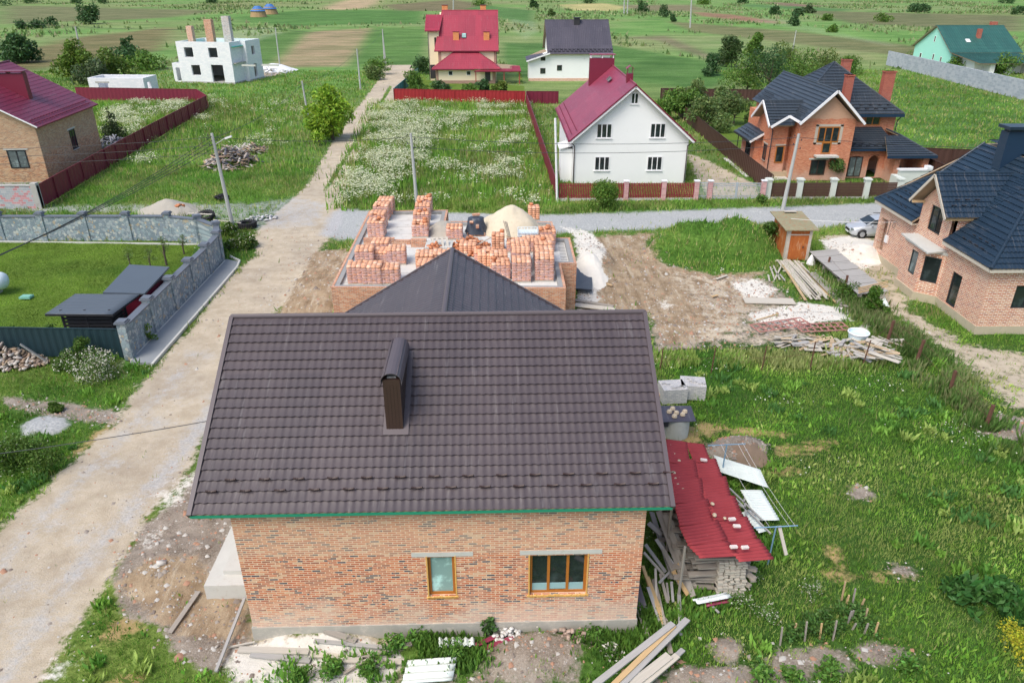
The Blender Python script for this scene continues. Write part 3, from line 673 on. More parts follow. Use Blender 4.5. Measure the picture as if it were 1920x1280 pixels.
# chimney
cx, cy0, cy1, cw = 4.60, 1.85, 4.1, .50; sl_ = (rz-ez)/(ry-ey); zc = 8.02
zr = lambda y: ez + (y-ey)*sl_
m = MB(); cp_ = [(cx-cw/2,cy0),(cx+cw/2,cy0),(cx+cw/2,cy1),(cx-cw/2,cy1)]
m.prism(cp_, [zr(cy0)-.1,zr(cy0)-.1,zr(cy1)-.1,zr(cy1)-.1], zc+.15)
for k in range(4): m.box(cx-cw/2+.1*k+.08, cy0-.008, zr(cy0)-.05, cx-cw/2+.1*k+.10, cy0, zc)
for k in range(1, 7): m.box(cx+cw/2, cy0+.3*k, zr(cy0+.3*k), cx+cw/2+.008, cy0+.3*k+.02, zc)
ch = m.build('chimney', BRN_METAL, H)
m = MB(); n = 10; r = cw/2+.06
for k in range(n):
    a0, a1 = PI*k/n, PI*(k+1)/n; p = lambda a, y, rr: (cx - math.cos(a)*rr, y, zc + .1 + math.sin(a)*rr*.95)
    m.quad(p(a0,cy0-.06,r), p(a1,cy0-.06,r), p(a1,cy1+.06,r), p(a0,cy1+.06,r)); m.quad(p(a0,cy0-.06,r-.015), p(a0,cy1+.06,r-.015), p(a1,cy1+.06,r-.015), p(a1,cy0-.06,r-.015))
    m.quad(p(a0,cy0-.06,r), p(a0,cy0-.06,r-.015), p(a1,cy0-.06,r-.015), p(a1,cy0-.06,r))
for k in (3, 7): a = PI*k/n; q = p(a, 0, r+.01); m.box(q[0]-.008, cy0-.06, q[2]-.01, q[0]+.008, cy1+.06, q[2]+.012)
m.box(cx-r, cy0-.06, zc-.02, cx-r+.02, cy1+.06, zc+.12); m.box(cx+r-.02, cy0-.06, zc-.02, cx+r, cy1+.06, zc+.12)
cc = m.build('chimney_cap', BRN_TRIM, ch, smooth=True)
MB().box(cx-.13, cy0+.12, zc, cx+.13, cy1-.1, zc+.19).build('flue', CONC, ch)
m = MB()
def onroof(x, y, dz=0): return (x, y, zr(y)+dz)
for x0, x1, y0, y1 in ((cx-cw/2-.1, cx+cw/2+.16, cy0-.16, cy0), (cx-cw/2-.1, cx-cw/2, cy0, cy1), (cx+cw/2, cx+cw/2+.16, cy0, cy1+.1)):
    m.slab([onroof(x0,y0,.085), onroof(x1,y0,.085), onroof(x1,y1,.085), onroof(x0,y1,.085)], .08)
m.build('flashing', BRN_TRIM, ch)
# porch slab and steps on the road side
m = MB(); m.box(-2.1, 1.75, -.2, -.045, 6.4, .55); m.box(-1.6, 2.25, .55, -.045, 6.4, .72); m.box(-.9, 2.9, .72, -.045, 6.4, .9)
m.build('porch_steps', CONC_L, H)

# ---------------------------------------------------------------- helpers for simple houses
def gable_x(H, x0, x1, y0, y1, ze, zr_, wallm, tile, over=.45, vo=.5, wz=0., found=None, **kw):
    """gable house, ridge along y (gable faces the street)"""
    xm = (x0+x1)/2; m = MB()
    m.box(x0, y0, wz, x1, y1, ze)
    m.prism([(x0,y0),(xm,y0),(xm,y1),(x0,y1)], ze-.0, [ze,zr_,zr_,ze]); m.prism([(xm,y0),(x1,y0),(x1,y1),(xm,y1)], ze, [zr_,ze,ze,zr_])
    k = (zr_-ze)/(xm-x0); zo = ze - over*k + .05; zt = zr_+.06
    m.build('wall', wallm, H)
    a = tileroof(H, [(x0-over,y1+vo,zo),(x0-over,y0-vo,zo),(xm,y0-vo,zt),(xm,y1+vo,zt)], tile, **kw)
    b = tileroof(H, [(x1+over,y0-vo,zo),(x1+over,y1+vo,zo),(xm,y1+vo,zt),(xm,y0-vo,zt)], tile, **kw)
    return a, b, xm, zo, zt
def gable_y(H, x0, x1, y0, y1, ze, zr_, wallm, tile, over=.45, vo=.5, **kw):
    """gable house, ridge along x"""
    ym = (y0+y1)/2; m = MB(); m.box(x0, y0, 0, x1, y1, ze)
    m.prism([(x0,y0),(x1,y0),(x1,ym),(x0,ym)], ze, [ze,ze,zr_,zr_]); m.prism([(x0,ym),(x1,ym),(x1,y1),(x0,y1)], ze, [zr_,zr_,ze,ze])
    k = (zr_-ze)/(ym-y0); zo = ze-over*k+.05; zt = zr_+.06
    m.build('wall', wallm, H)
    a = tileroof(H, [(x0-vo,y0-over,zo),(x1+vo,y0-over,zo),(x1+vo,ym,zt),(x0-vo,ym,zt)], tile, **kw)
    b = tileroof(H, [(x1+vo,y1+over,zo),(x0-vo,y1+over,zo),(x0-vo,ym,zt),(x1+vo,ym,zt)], tile, **kw)
    cap(H, [(x0-vo,ym,zt+.03),(x1+vo,ym,zt+.03)], tile)
    return a, b, ym, zo, zt

# ---------------------------------------------------------------- white gabled house
O = Vector((6.9, 73.4, 0)); H = thing('white_house', 'white plastered house with a maroon gable roof behind the maroon picket fence', 'house', O)
HARD.append([(6.8,73.3),(18.2,73.3),(18.2,94),(6.8,94)])
a, b, xm, zo, zt = gable_x(H, 0, 11.2, 0, 18.5, 4.6, 9.35, WHITEP, T_MAR2, over=.45, vo=.65, wave=.22, row=60., amp=.004, step=.0, ns=2)
guards(H, a, [.7+.75*k for k in range(24)], [.5, 1.1], MAR_METAL, 1.5); guards(H, b, [.7+1.5*k for k in range(12)], [.5], MAR_METAL, 1.5)
cap(H, [(xm,-.65,zt+.03),(xm,19.1,zt+.03)], T_MAR2)
trim(H, [(-.45,-.68,zo),(xm,-.68,zt)], MAR_METAL, .06, .12); trim(H, [(11.65,-.68,zo),(xm,-.68,zt)], MAR_METAL, .06, .12)
trim(H, [(-.4,-.62,zo-.17),(xm,-.62,zt-.17)], WHITE_TRIM, .08, .2, 'barge_board'); trim(H, [(11.6,-.62,zo-.17),(xm,-.62,zt-.17)], WHITE_TRIM, .08, .2, 'barge_board')
for cx_, cz_, w_, h_, n_ in ((2.93,5.12,1.5,1.4,3), (8.1,5.14,1.5,1.4,3), (2.88,1.98,1.5,1.4,3), (8.05,1.98,1.5,1.4,3), (5.66,8.12,.74,1.05,2)):
    window(H, (cx_,-.02,cz_), 0, w_, h_, WHITE_TRIM, GLASS, n_, .09, .1, sill=WHITE_TRIM)
for y in (3.5, 9.5): window(H, (0,y,1.9), -PI/2, .8, 1.2, WHITE_TRIM, GLASS, 1, .09, .1)
downpipe(H, .1, -.12, .1, 3.7, BRN_METAL, (-.35,-.6,4.2)); downpipe(H, 11.1, -.12, .1, 3.7, BRN_METAL, (11.5,-.6,4.2))
MB().tube((-.5,-.6,zo-.02), (-.5,19,zo-.02), .09).build('gutter', MAR_METAL, H); MB().tube((11.7,-.6,zo-.02), (11.7,19,zo-.02), .09).build('gutter', MAR_METAL, H)
m = MB(); m.box(3.0,15.6,6.5, 5.75,16.4,10.2); ch = m.build('chimney', MAR_METAL, H)
m = MB(); m.box(2.95,15.5,10.55, 5.85,16.5,10.62); m.build('chimney_cap', T_MAR2, ch)
m = MB(); [m.box(x,15.6,10.2,x+.12,16.4,10.55) for x in (3.05,4.3,5.55)]; m.build('cap_support', WHITE_TRIM, ch)
m = MB(); m.box(5.25,2.9,8.9, 5.85,3.5,10.0); ch = m.build('vent_stack', MAR_METAL, H)
m = MB(); m.slab([(5.15,2.8,10.45),(5.55,2.8,10.75),(5.55,3.6,10.75),(5.15,3.6,10.45)],.03); m.slab([(5.55,2.8,10.75),(5.95,2.8,10.45),(5.95,3.6,10.45),(5.55,3.6,10.75)],.03)
for x in (5.3,5.78):
    for y in (2.95,3.4): m.box(x,y,10,x+.04,y+.04,10.55)
m.build('cowl', T_MAR2, ch)
m = MB(); m.obox((4.4,9.5,8.75),(.5,1.3,.1), Matrix.Rotation(-R(40),3,'Y')); m.build('roof_window', GLASS_L, H)
m = MB(); m.box(-1.15,.6,0,-.02,3.0,3.3); m.build('side_annex_wall', WHITEP, H)
MB().slab([(-1.35,.4,3.35),(0,.4,3.7),(0,3.2,3.7),(-1.35,3.2,3.35)],.1).build('annex_roof', WHITE_TRIM, H)

# ---------------------------------------------------------------- left brick house with maroon roof
H = thing('maroon_roof_house', 'two tone tan brick house with a maroon seam roof at the left edge', 'house', (-44.85, 73.95, 0), R(4.7))
HARD.append([(-61,72),(-44.8,73.9),(-46,87.5),(-62,86)])
ze, zr_ = 5.75, 10.1; X0 = -15.4; D = 13.4; xm = X0/2; m = MB()
m.box(X0,0,0,0,D,ze); m.prism([(X0,0),(xm,0),(xm,D),(X0,D)], ze, [ze,zr_,zr_,ze]); m.prism([(xm,0),(0,0),(0,D),(xm,D)], ze, [zr_,ze,ze,zr_]); m.build('wall', BR_TAN, H)
k_ = (zr_-ze)/7.7; zo = ze-.45*k_+.05; zt = zr_+.06
b = tileroof(H, [(.45,-.5,zo),(.45,D+.5,zo),(xm,D+.5,zt),(xm,-.5,zt)], T_MAR, wave=80, row=.52, amp=0, step=.02, ns=12)
tileroof(H, [(X0-.45,D+.5,zo),(X0-.45,-.5,zo),(xm,-.5,zt),(xm,D+.5,zt)], T_MAR, wave=80, row=.52, amp=0, step=.02, ns=12)
guards(H, b, [.5+.62*k for k in range(21)], [.45, .95], T_MAR, 1.6)
cap(H, [(xm,-.5,zt+.03),(xm,D+.5,zt+.03)], T_MAR)
trim(H, [(.45,-.53,zo),(xm,-.53,zt)], WHITE_TRIM, .05, .12, 'barge_board'); MB().box(.4,-.5,zo-.1,.5,D+.5,zo+.02).build('fascia', MAR_METAL, H)
MB().box(-9,-.03,-.3,.05,D+.03,.25).build('foundation', FOUND, H)
window(H, (-2.35,-.02,2.5), 0, 1.75, 1.75, DK_FRAME, GLASS_L, 2, .1, .1, lintel=CONC_L)
window(H, (-5.0,-.02,5.3), 0, 1.5, 1.75, DK_FRAME, GLASS, 1, .1, .1)
window(H, (.02,7.1,3.0), PI/2, 1.3, 2.0, DK_FRAME, GLASS, 2, .1, .1, lintel=CONC_L, sill=CONC_L)
ch = MB().prism([(-5.6,2.9),(-2.2,2.9),(-2.2,3.7),(-5.6,3.7)], [7.0,6.8,6.8,7.0], [10.6,8.9,8.9,10.6]).build('chimney', MAR_METAL, H) if False else None
m = MB(); m.box(-5.9,5.6,7.2, -2.6,6.4,9.75); ch = m.build('chimney', MAR_METAL, H)
m = MB(); m.box(-6.05,5.4,9.95,-2.45,6.6,10.02); [m.box(x,5.65,9.75,x+.12,6.35,9.95) for x in (-5.85,-4.2,-2.75)]; m.build('chimney_cap', T_MAR, ch)

# ---------------------------------------------------------------- red brick house with slate blue roofs
H = thing('red_brick_house', 'red brick villa with slate blue tiled roofs, white gable boards and three red chimneys', 'house', (0,0,0))
HARD.append([(26.5,76.5),(29,74.2),(42,74.2),(42,89),(26.5,89)])
m = MB()
m.box(27.2,76.7,0,29.2,84.5,5.6); m.box(29.1,74.3,0,34.5,88.3,5.9); m.box(34.5,79.5,0,41.0,88.6,5.9)
m.prism([(29.1,74.3),(31.8,74.3),(31.8,80),(29.1,80)], 5.9, [5.9,8.3,8.3,5.9]); m.prism([(31.8,74.3),(34.5,74.3),(34.5,80),(31.8,80)], 5.9, [8.3,5.9,5.9,8.3])
m.box(26.45,79.0,0,27.2,83.4,3.6)
m.prism([(27.1,75.9),(28.6,75.9),(28.6,79.9),(27.1,79.9)], 0, 5.4); m.prism([(27.1,75.9),(28.6,75.9),(28.6,77.9),(27.1,77.9)], 5.4, [5.4,5.4,7.0,7.0]); m.prism([(27.1,77.9),(28.6,77.9),(28.6,79.9),(27.1,79.9)], 5.4, [7.0,7.0,5.4,5.4])
m.build('wall', BR_RED, H)
MB().box(26.4,75.8,-.2,29.1,84.6,.55).build('foundation', paint('sandy_plinth', (.45,.36,.24), .9, .15), H)
kw = dict(wave=.3, row=.40, amp=.007, step=.07, ns=4, cav=.05, scal=.02)
k = (8.77-5.87)/3.4
a = tileroof(H, [(28.75,88.9,5.75),(28.75,73.6,5.75),(31.85,73.6,8.77),(31.85,88.9,8.77)], T_BLUE, **kw); guards(H, a, [1.2+.55*k for k in range(6)], [.6,1.0,1.4], T_BLUE, 1.4); guards(H, a, [11.6+.6*k for k in range(5)], [.6,1.0,1.4], T_BLUE, 1.4)
tileroof(H, [(35.0,73.6,5.75),(35.0,80.5,5.75),(31.85,80.5,8.77),(31.85,73.6,8.77)], T_BLUE, **kw)
cap(H, [(31.85,73.6,8.8),(31.85,88.9,8.8)], T_BLUE)
trim(H, [(28.7,73.5,5.66),(31.85,73.5,8.72)], WHITE_TRIM, .1, .22, 'barge_board'); trim(H, [(35.05,73.5,5.66),(31.85,73.5,8.72)], WHITE_TRIM, .1, .22, 'barge_board')
# big hip
A = (35.35,83.9,10.25); fl, fr_, br, bl_ = (29.7,78.8,5.75), (41.4,78.8,5.75), (41.4,89,5.75), (29.7,89,5.75)
h = tileroof(H, [fl, fr_, A], T_BLUE, **kw); guards(H, h, [6.0+.95*k for k in range(5)], [.6,1.1], DK_METAL, 1.5)
tileroof(H, [bl_, fl, A], T_BLUE, **kw); tileroof(H, [fr_, br, A], T_BLUE, **kw); tileroof(H, [br, bl_, A], T_BLUE, **kw)
for q in (fl, fr_, br, bl_): cap(H, [tuple(Vector(q)+Vector((0,0,.05))), tuple(Vector(A)+Vector((0,0,.05)))], T_BLUE, .08, 'hip_cap')
MB().box(35.2,78.7,5.45,41.45,78.85,5.75).build('fascia', NAVY_METAL, H); MB().box(34.6,78.9,5.5,41.2,79.6,5.56).build('soffit', CONC_L, H)
# chimneys
for (x, y, w_, z0, z1) in ((35.6,80.1,.75,6.5,9.45), (40.0,80.9,1.1,6.0,9.7), (37.4,85.6,.9,8,10.4)):
    ch = MB().box(x-w_/2,y-.35,z0,x+w_/2,y+.35,z1).build('chimney', BR_CHIM, H); MB().box(x-w_/2-.06,y-.41,z1-.12,x+w_/2+.06,y+.41,z1).build('chimney_crown', BR_CHIM, ch)
# side gable facing the drive
a = tileroof(H, [(26.3,74.9,5.3),(28.7,74.9,5.3),(30.6,77.75,7.25),(26.3,77.75,7.25)], T_BLUE, **kw); guards(H, a, [.8,1.6], [.7], DK_METAL, 1.4)
tileroof(H, [(30.4,80.7,5.3),(26.3,80.7,5.3),(26.3,77.75,7.25),(30.6,77.75,7.25)], T_BLUE, **kw)
cap(H, [(26.3,77.75,7.28),(30.6,77.75,7.28)], T_BLUE)
trim(H, [(26.25,74.85,5.2),(26.25,77.75,7.2)], WHITE_TRIM, .1, .25, 'barge_board'); trim(H, [(26.25,80.7,5.2),(26.25,77.75,7.2)], WHITE_TRIM, .1, .25, 'barge_board')
tileroof(H, [(26.45,74.75,5.15),(27.9,74.75,6.35),(28.6,77.5,6.6),(26.45,77.5,5.4)], T_BLUE, **kw) if False else None
trim(H, [(26.4,74.8,5.15),(28.1,74.8,6.2),(28.8,73.7,5.8)], WHITE_TRIM, .1, .22, 'barge_board')
# low roof of the left bay
a = tileroof(H, [(25.7,84.2,3.1),(25.7,78.5,3.1),(27.25,78.5,4.0),(27.25,84.2,4.0)], T_BLUE, **kw); guards(H, a, [1.5+.8*k for k in range(4)], [.4,.9], T_BLUE, 1.4)
trim(H, [(25.7,78.45,3.0),(27.25,78.45,3.92)], WHITE_TRIM, .08, .2, 'barge_board'); MB().box(25.62,78.5,2.95,25.72,84.2,3.12).build('fascia', DK_METAL, H)
MB().tube((26.15,83.9,0),(26.15,83.9,3.0),.05).build('post', DK_METAL, H)
# porch roof and veranda
a = tileroof(H, [(34.35,74.9,3.0),(39.6,74.9,3.0),(39.6,79.5,4.35),(34.6,79.5,4.35)], T_BLUE, **kw); guards(H, a, [.7+.8*k for k in range(6)], [.5,1.0], DK_METAL, 1.5)
q = [(37.5,72.7,2.75),(42.4,72.7,2.75),(42.4,79.5,2.75)]
tileroof(H, [q[0], q[1], (40.2,76.2,4.05), (38.6,76.2,4.05)], T_BLUE, **kw); tileroof(H, [q[1], q[2], (40.2,79.5,4.1), (40.2,76.2,4.05)], T_BLUE, **kw)
cap(H, [q[1], (40.2,76.2,4.1), (40.2,79.4,4.15)], T_BLUE, .08, 'hip_cap')
MB().box(37.5,72.62,2.55,42.4,72.74,2.78).build('fascia', NAVY_METAL, H); MB().box(34.35,74.82,2.8,39.6,74.92,3.02).build('fascia', NAVY_METAL, H)
m = MB(); m.wall((34.5,75.4),(38.9,75.4),0,2.95,.3,[(.55,1.95,.15,2.2),(2.55,3.6,.0,2.3)],True); m.box(38.6,73.2,0,39.1,75.4,2.7); m.box(41.3,73.1,0,41.9,73.7,2.7); m.box(41.5,73.7,0,41.8,79.5,2.7); m.box(38.6,78.6,0,41.8,78.9,2.7)
# arches: brick corners that round the openings
for (xc, hw) in ((35.75,.7),(37.57,.525)):
    for s_ in (-1, 1):
        for k in range(6):
            a0, a1 = PI/2*k/6, PI/2*(k+1)/6; x_, z_ = math.cos(a0)*hw, 2.25-hw*.75+math.sin(a0)*hw*.75
            x2 = math.cos(a1)*hw; z2 = 2.25-hw*.75+math.sin(a1)*hw*.75
            m.box(min(xc+s_*x2, xc+s_*hw), 75.38, z_, max(xc+s_*x2, xc+s_*hw), 75.7, z2) if k < 5 else None
m.build('porch_wall', BR_RED, H)
MB().box(38.9,73.3,.02,41.4,78.6,.16).build('veranda_floor', CONC, H)
cl = MB(); r_ = random.Random(3)
for k in range(26):
    x, y, h_ = r_.uniform(39.2,41.2), r_.uniform(73.6,76.5), r_.uniform(.2,1.1); cl.obox((x,y,.16+h_/2),(r_.uniform(.1,.45),r_.uniform(.1,.4),h_),Matrix.Rotation(r_.uniform(0,3),3,'Z'))
tag(cl.build('stored_clutter', paint('clutter', (.25,.22,.18), .7, .6, 5)), 'jumble of stored tools and boxes on the red brick villa veranda', 'clutter')
CR = paint('cement_render', (.50,.44,.36), .9, .1)
window(H, (35.75,75.36,1.15), 0, 1.35, 2.0, BRN_METAL, GLASS_L, 2, .07, .06, name='arched_window')
wd = window(H, (32.0,74.28,4.55), 0, 2.1, 1.5, WOOD_FR, GLASS, 3, .1, .1)
MB().box(-1.35,.0,-.95,-1.07,.06,.95).box(1.07,0,-.95,1.35,.06,.95).box(-1.35,-.0,.77,1.35,.06,.98).box(-1.35,0,-.95,-.5,.06,-.78).box(.5,0,-.95,1.35,.06,-.78).build('window_surround', CR, wd)
window(H, (32.0,74.28,3.25), 0, .9, 1.1, WOOD_FR, GLASS, 1, .1, .1, name='balcony_door')
MB().box(30.9,73.45,2.45,33.1,74.28,2.62).build('balcony_slab', CONC_L, H)
window(H, (31.5,74.28,1.35), 0, 1.5, 1.5, BRN_METAL, GLASS, 2, .1, .1, lintel=CONC_L)
window(H, (35.9,79.48,4.95), 0, 1.0, .9, WOOD_FR, GLASS, 1, .1, .1, lintel=CR); window(H, (38.6,79.48,4.95), 0, 1.6, .9, WOOD_FR, GLASS, 2, .1, .1, lintel=CR)
window(H, (28.05,75.88,2.3), 0, .85, 1.7, WOOD_FR, GLASS, 1, .09, .1, lintel=CR, lw=.1); window(H, (27.08,77.5,2.2), -PI/2, .9, 1.6, DK_FRAME, GLASS, 1, .12, .1, lintel=CR, sill=CR)
window(H, (26.43,81.0,2.0), -PI/2, 1.6, 1.6, DK_FRAME, GLASS, 2, .1, .1)
downpipe(H, 27.0, 75.8, .2, 4.7, DK_METAL, (26.5,75.2,5.2)); downpipe(H, 41.15, 79.4, 3.2, 5.0, DK_METAL, (41.3,78.9,5.5))
sw = MB().box(24.9,76.0,-.1,26.4,84.5,.06).box(26.4,74.7,-.1,29.0,75.8,.06).build('sidewalk', CONC_L); tag(sw, kind='structure')

# ---------------------------------------------------------------- navy roof house on the right
H = thing('navy_roof_house', 'unplastered pinkish brick house with a navy tiled roof, side gable and rounded bay', 'house', (0,0,0))
HARD.append([(27.2,38.6),(45,38.6),(45,52.4),(27.2,52.4),(27.2,47.4),(26.2,46.3),(26.2,43.9),(27.2,43.2)])
E_, wx0 = 26.85, 27.3; m = MB()
m.wall((wx0,52.2),(wx0,38.75),.45,3.95,.35,[(.4,1.4,.6,3.0),(10.0,11.05,.48,2.55)])
m.wall((wx0,38.75),(42,38.75),.45,3.95,.35,[(1.65,3.2,1.55,2.95)]); m.box(wx0+.3,51.9,.45,42,52.2,3.95); m.box(41.7,39,.45,42,52,3.95)
# side gable wall above the eave
m.wall((wx0,47.1),(wx0,43.55),3.95,5.6,.35,[(1.05,2.55,3.96,5.59)]); m.prism([(wx0,43.55),(wx0+.35,43.55),(wx0+.35,45.33),(wx0,45.33)],5.6,[5.6,5.6,7.35,7.35]); m.prism([(wx0,45.33),(wx0+.35,45.33),(wx0+.35,47.1),(wx0,47.1)],5.6,[7.35,7.35,5.6,5.6])
m.box(wx0+.35,43.55,3.95,30,43.85,5.6); m.box(wx0+.35,46.8,3.95,30,47.1,5.6)
bay = [(wx0,47.25),(26.3,46.35),(26.3,44.0),(wx0,43.15)]
m.wall(bay[0],bay[1],.45,3.15,.3); m.wall(bay[1],bay[2],.45,3.15,.3,[(1.05,1.85,1.35,2.88)]); m.wall(bay[2],bay[3],.45,3.15,.3,[(.15,1.1,1.25,2.9)])
m.build('wall', BR_PINK, H)
m = MB(); m.box(wx0-.04,38.7,-.3,42.1,52.3,.45); m.prism([(wx0,43.1),(wx0,47.3),(26.22,46.4),(26.22,43.95)],-.3,.46); m.build('foundation', paint('sandy_plinth2', (.48,.42,.30), .9, .2, dirt=((.36,.33,.27),.3)), H)
MB().box(wx0+.4,39.2,.46,41.6,51.8,.5).build('inner_floor', CONC, H)
m = MB(); m.prism([(27.35,43.35),(27.35,46.75),(26.25,46.75),(25.9,43.0)][::-1] if False else [(25.95,43.0),(27.3,43.3),(27.3,46.8),(26.2,46.85)],3.32,3.42); m.prism([(26.28,43.98),(27.3,43.1),(27.3,47.3),(26.28,46.37)],3.15,3.32); m.build('bay_canopy_slab', CONC_L, H)
kx = .8; rz_ = lambda x: 4.1 + kx*(x-E_)
kw = dict(wave=.24, row=.36, amp=.008, step=.055, ns=5, cav=.045, scal=.022)
xr, zr2 = 32.35, rz_(32.35)
a = tileroof(H, [(E_,43.3,4.1),(E_,38.3,4.1),(xr,43.8,zr2),(xr,45.0,zr2),(28.6,43.3,rz_(28.6))], T_NAVY, **kw); guards(H, a, [1.2+.62*k for k in range(4)], [.75,1.2], DK_METAL, 1.1)
tileroof(H, [(28.4,47.3,rz_(28.4)),(28.4,43.3,rz_(28.4)),(xr,43.3,zr2),(xr,47.3,zr2)], T_NAVY, **kw)
a = tileroof(H, [(E_,52.6,4.1),(E_,47.1,4.1),(28.9,47.1,rz_(28.9)),(xr,47.1,zr2),(xr,50.4,zr2),(29.8,50.4,rz_(29.8))], T_NAVY, **kw); guards(H, a, [1.1+.62*k for k in range(5)], [.6,1.1,1.6], DK_METAL, 1.1)
a = tileroof(H, [(E_,38.3,4.1),(44,38.3,4.1),(44,43.8,zr2),(xr,43.8,zr2)], T_NAVY, **kw); guards(H, a, [3.0+.9*k for k in range(5)], [.75,1.25], DK_METAL, 1.1)
tileroof(H, [(44,52.6,4.1),(E_,52.6,4.1),(xr-.6,50.4,zr2-.5),(44,50.4,zr2)], T_NAVY, **kw); tileroof(H, [(xr,43.8,zr2),(44,43.8,zr2),(44,50.4,zr2+.3),(xr,50.4,zr2+.0)], T_NAVY, flat=True, ns=2)
cap(H, [(E_,38.3,4.15),(xr,43.8,zr2+.05),(44,43.8,zr2+.05)], T_NAVY, .1, 'hip_cap'); cap(H, [(E_,52.6,4.15),(29.8,50.4,rz_(29.8)+.05),(xr,50.4,zr2+.05)], T_NAVY, .09, 'hip_cap')
dy, dz0, dz1 = 45.33, 5.55, 7.72
a = tileroof(H, [(26.6,43.15,dz0),(28.7,43.15,dz0),(31.4,dy,dz1),(26.6,dy,dz1)], T_NAVY, **kw); guards(H, a, [.6,1.2,1.8], [.8,1.2], DK_METAL, 1.1)
tileroof(H, [(28.7,47.5,dz0),(26.6,47.5,dz0),(26.6,dy,dz1),(31.4,dy,dz1)], T_NAVY, **kw); cap(H, [(26.6,dy,dz1+.03),(31.4,dy,dz1+.03)], T_NAVY)
for y in (43.15, 47.5): trim(H, [(26.56,y,dz0-.12),(26.56,dy,dz1-.12)], PALEW, .05, .18, 'barge_board')
trim(H, [(26.5,47.0,5.5),(27.4,47.0,5.5)], PINE, .14, .14, 'rafter_tail'); trim(H, [(26.7,43.35,5.4),(28.4,43.35,5.4)], PINE, .12, .14, 'rafter_tail')
for p, q in (((E_+.02,38.35),(E_+.02,43.3)), ((E_+.02,47.1),(E_+.02,52.5))): MB().box(p[0],p[1],3.88,p[0]+.05,q[1],4.06).build('fascia', PALEW, H)
MB().box(E_+.02,38.32,3.88,44,38.37,4.06).build('fascia', PALEW, H); MB().box(E_+.08,38.38,3.9,wx0+.02,43.3,3.93).box(E_+.08,47.1,3.9,wx0+.02,52.5,3.93).box(wx0,38.38,3.9,42,38.78,3.93).build('soffit', PALEW, H)
ch = MB().box(31.2,46.5,6.8,34.6,47.3,9.95).build('chimney', NAVY_METAL, H); m = MB(); m.box(31.05,46.3,10.12,34.8,47.5,10.3); m.box(31.3,46.6,9.95,34.5,47.2,10.12); m.build('chimney_cap', T_NAVY, ch)
window(H, (wx0,45.3,4.78), -PI/2, 1.5, 1.6, DK_FRAME, GLASS, 2, .09, .1, rec=.1)
window(H, (26.3,44.9,2.1), -PI/2, .8, 1.5, DK_FRAME, GLASS_L, 1, .07, .08, rec=.06)
d_ = math.atan2(.85, 1.0); window(H, (26.3+.5*1.0*.95+.0,44.0-.425*.95,2.08), -math.atan2(.85,1.0), .95, 1.62, DK_FRAME, GLASS, 1, .07, .08, rec=.06)
window(H, (wx0,41.67,1.52), -PI/2, 1.05, 2.06, DK_FRAME, GLASS, 1, .09, .1, rec=.1, name='glazed_door'); window(H, (29.72,38.75,2.25), 0, 1.55, 1.4, DK_FRAME, GLASS, 2, .08, .1, rec=.08)
window(H, (28.3,49.0,5.45), -PI/2, .01, .01, WHITE_TRIM, GLASS, 1) if False else None
M_ = Matrix.Rotation(-math.atan(.8), 3, 'Y'); o = MB().obox((28.55,48.1,rz_(28.55)+.08),(.95,.7,.08),M_).build('skylight', WHITE_TRIM, H); MB().obox((28.55,48.1,rz_(28.55)+.13),(.75,.52,.03),M_).build('pane', GLASS_L, o)
MB().box(27.18,50.3,1.55,27.3,50.65,2.05).build('meter_box', WHITE_TRIM, H)
m = MB(); m.tube((27.25,50.5,2.05),(27.25,50.4,3.2),.014); m.tube((27.25,50.4,3.2),(27.25,49.7,3.3),.014)
for k in range(12):
    a0, a1 = 6.283*k/12, 6.283*(k+1)/12; m.tube((27.22,49.85+.16*math.cos(a0),3.0+.2*math.sin(a0)),(27.22,49.85+.16*math.cos(a1),3.0+.2*math.sin(a1)),.014,None,5)
m.build('service_cable', DK_METAL, H)

# ---------------------------------------------------------------- cream house with red roofs
H = thing('cream_house', 'cream plastered house with stacked bright red tiled roofs and orange chimneys', 'house', (0,0,0))
HARD.append([(-15,148.8),(3.3,148.8),(3.3,166),(-15,166)])
m = MB(); m.box(-12,151.6,0,-1.1,165,5.9); m.box(-14,153.5,0,-12,163,9.3); m.box(-12.45,149,0,-1.3,151.6,2.9)
m.prism([(-12,151.6),(-1.1,151.6),(-1.1,158),(-12,158)],5.9,[5.9,5.9,12,12]); m.prism([(-12,158),(-1.1,158),(-1.1,165),(-12,165)],5.9,[12,12,5.9,5.9]); m.build('wall', CREAM, H)
kw = dict(wave=.35, row=.45, amp=.02, step=.03, ns=3)
tileroof(H, [(-12.8,151.1,5.6),(-.6,151.1,5.6),(-.7,158,12.3),(-11.6,158,12.3)], T_RED, **kw); tileroof(H, [(-.6,165.5,5.6),(-12.8,165.5,5.6),(-11.5,158,12.3),(-.7,158,12.3)], T_RED, **kw)
tileroof(H, [(-14.6,153.0,9.0),(-11.8,153.0,9.0),(-11.3,157.2,11.6),(-14.6,157.2,11.6)], T_RED, **kw); cap(H, [(-11.6,158,12.35),(-.7,158,12.35)], T_RED)
MB().box(-12.8,151.02,5.45,-.6,151.12,5.65).build('fascia', MAR_METAL, H); MB().box(-14.6,152.9,8.85,-12.2,153.0,9.05).build('fascia', MAR_METAL, H)
tileroof(H, [(-13.2,148.3,2.65),(-.2,148.3,2.65),(-4.7,151.6,5.5),(-9.0,151.6,5.5)], T_RED, **kw); tileroof(H, [(-5.2,147.6,2.35),(3.6,147.6,2.35),(3.4,151.5,2.95),(-.9,151.5,3.3)], T_RED, **kw)
tileroof(H, [(-13.2,151.6,2.65),(-13.2,148.3,2.65),(-9.0,151.6,5.5)], T_RED, **kw); tileroof(H, [(-.2,148.3,2.65),(-.2,151.6,2.65),(-4.7,151.6,5.5)], T_RED, **kw)
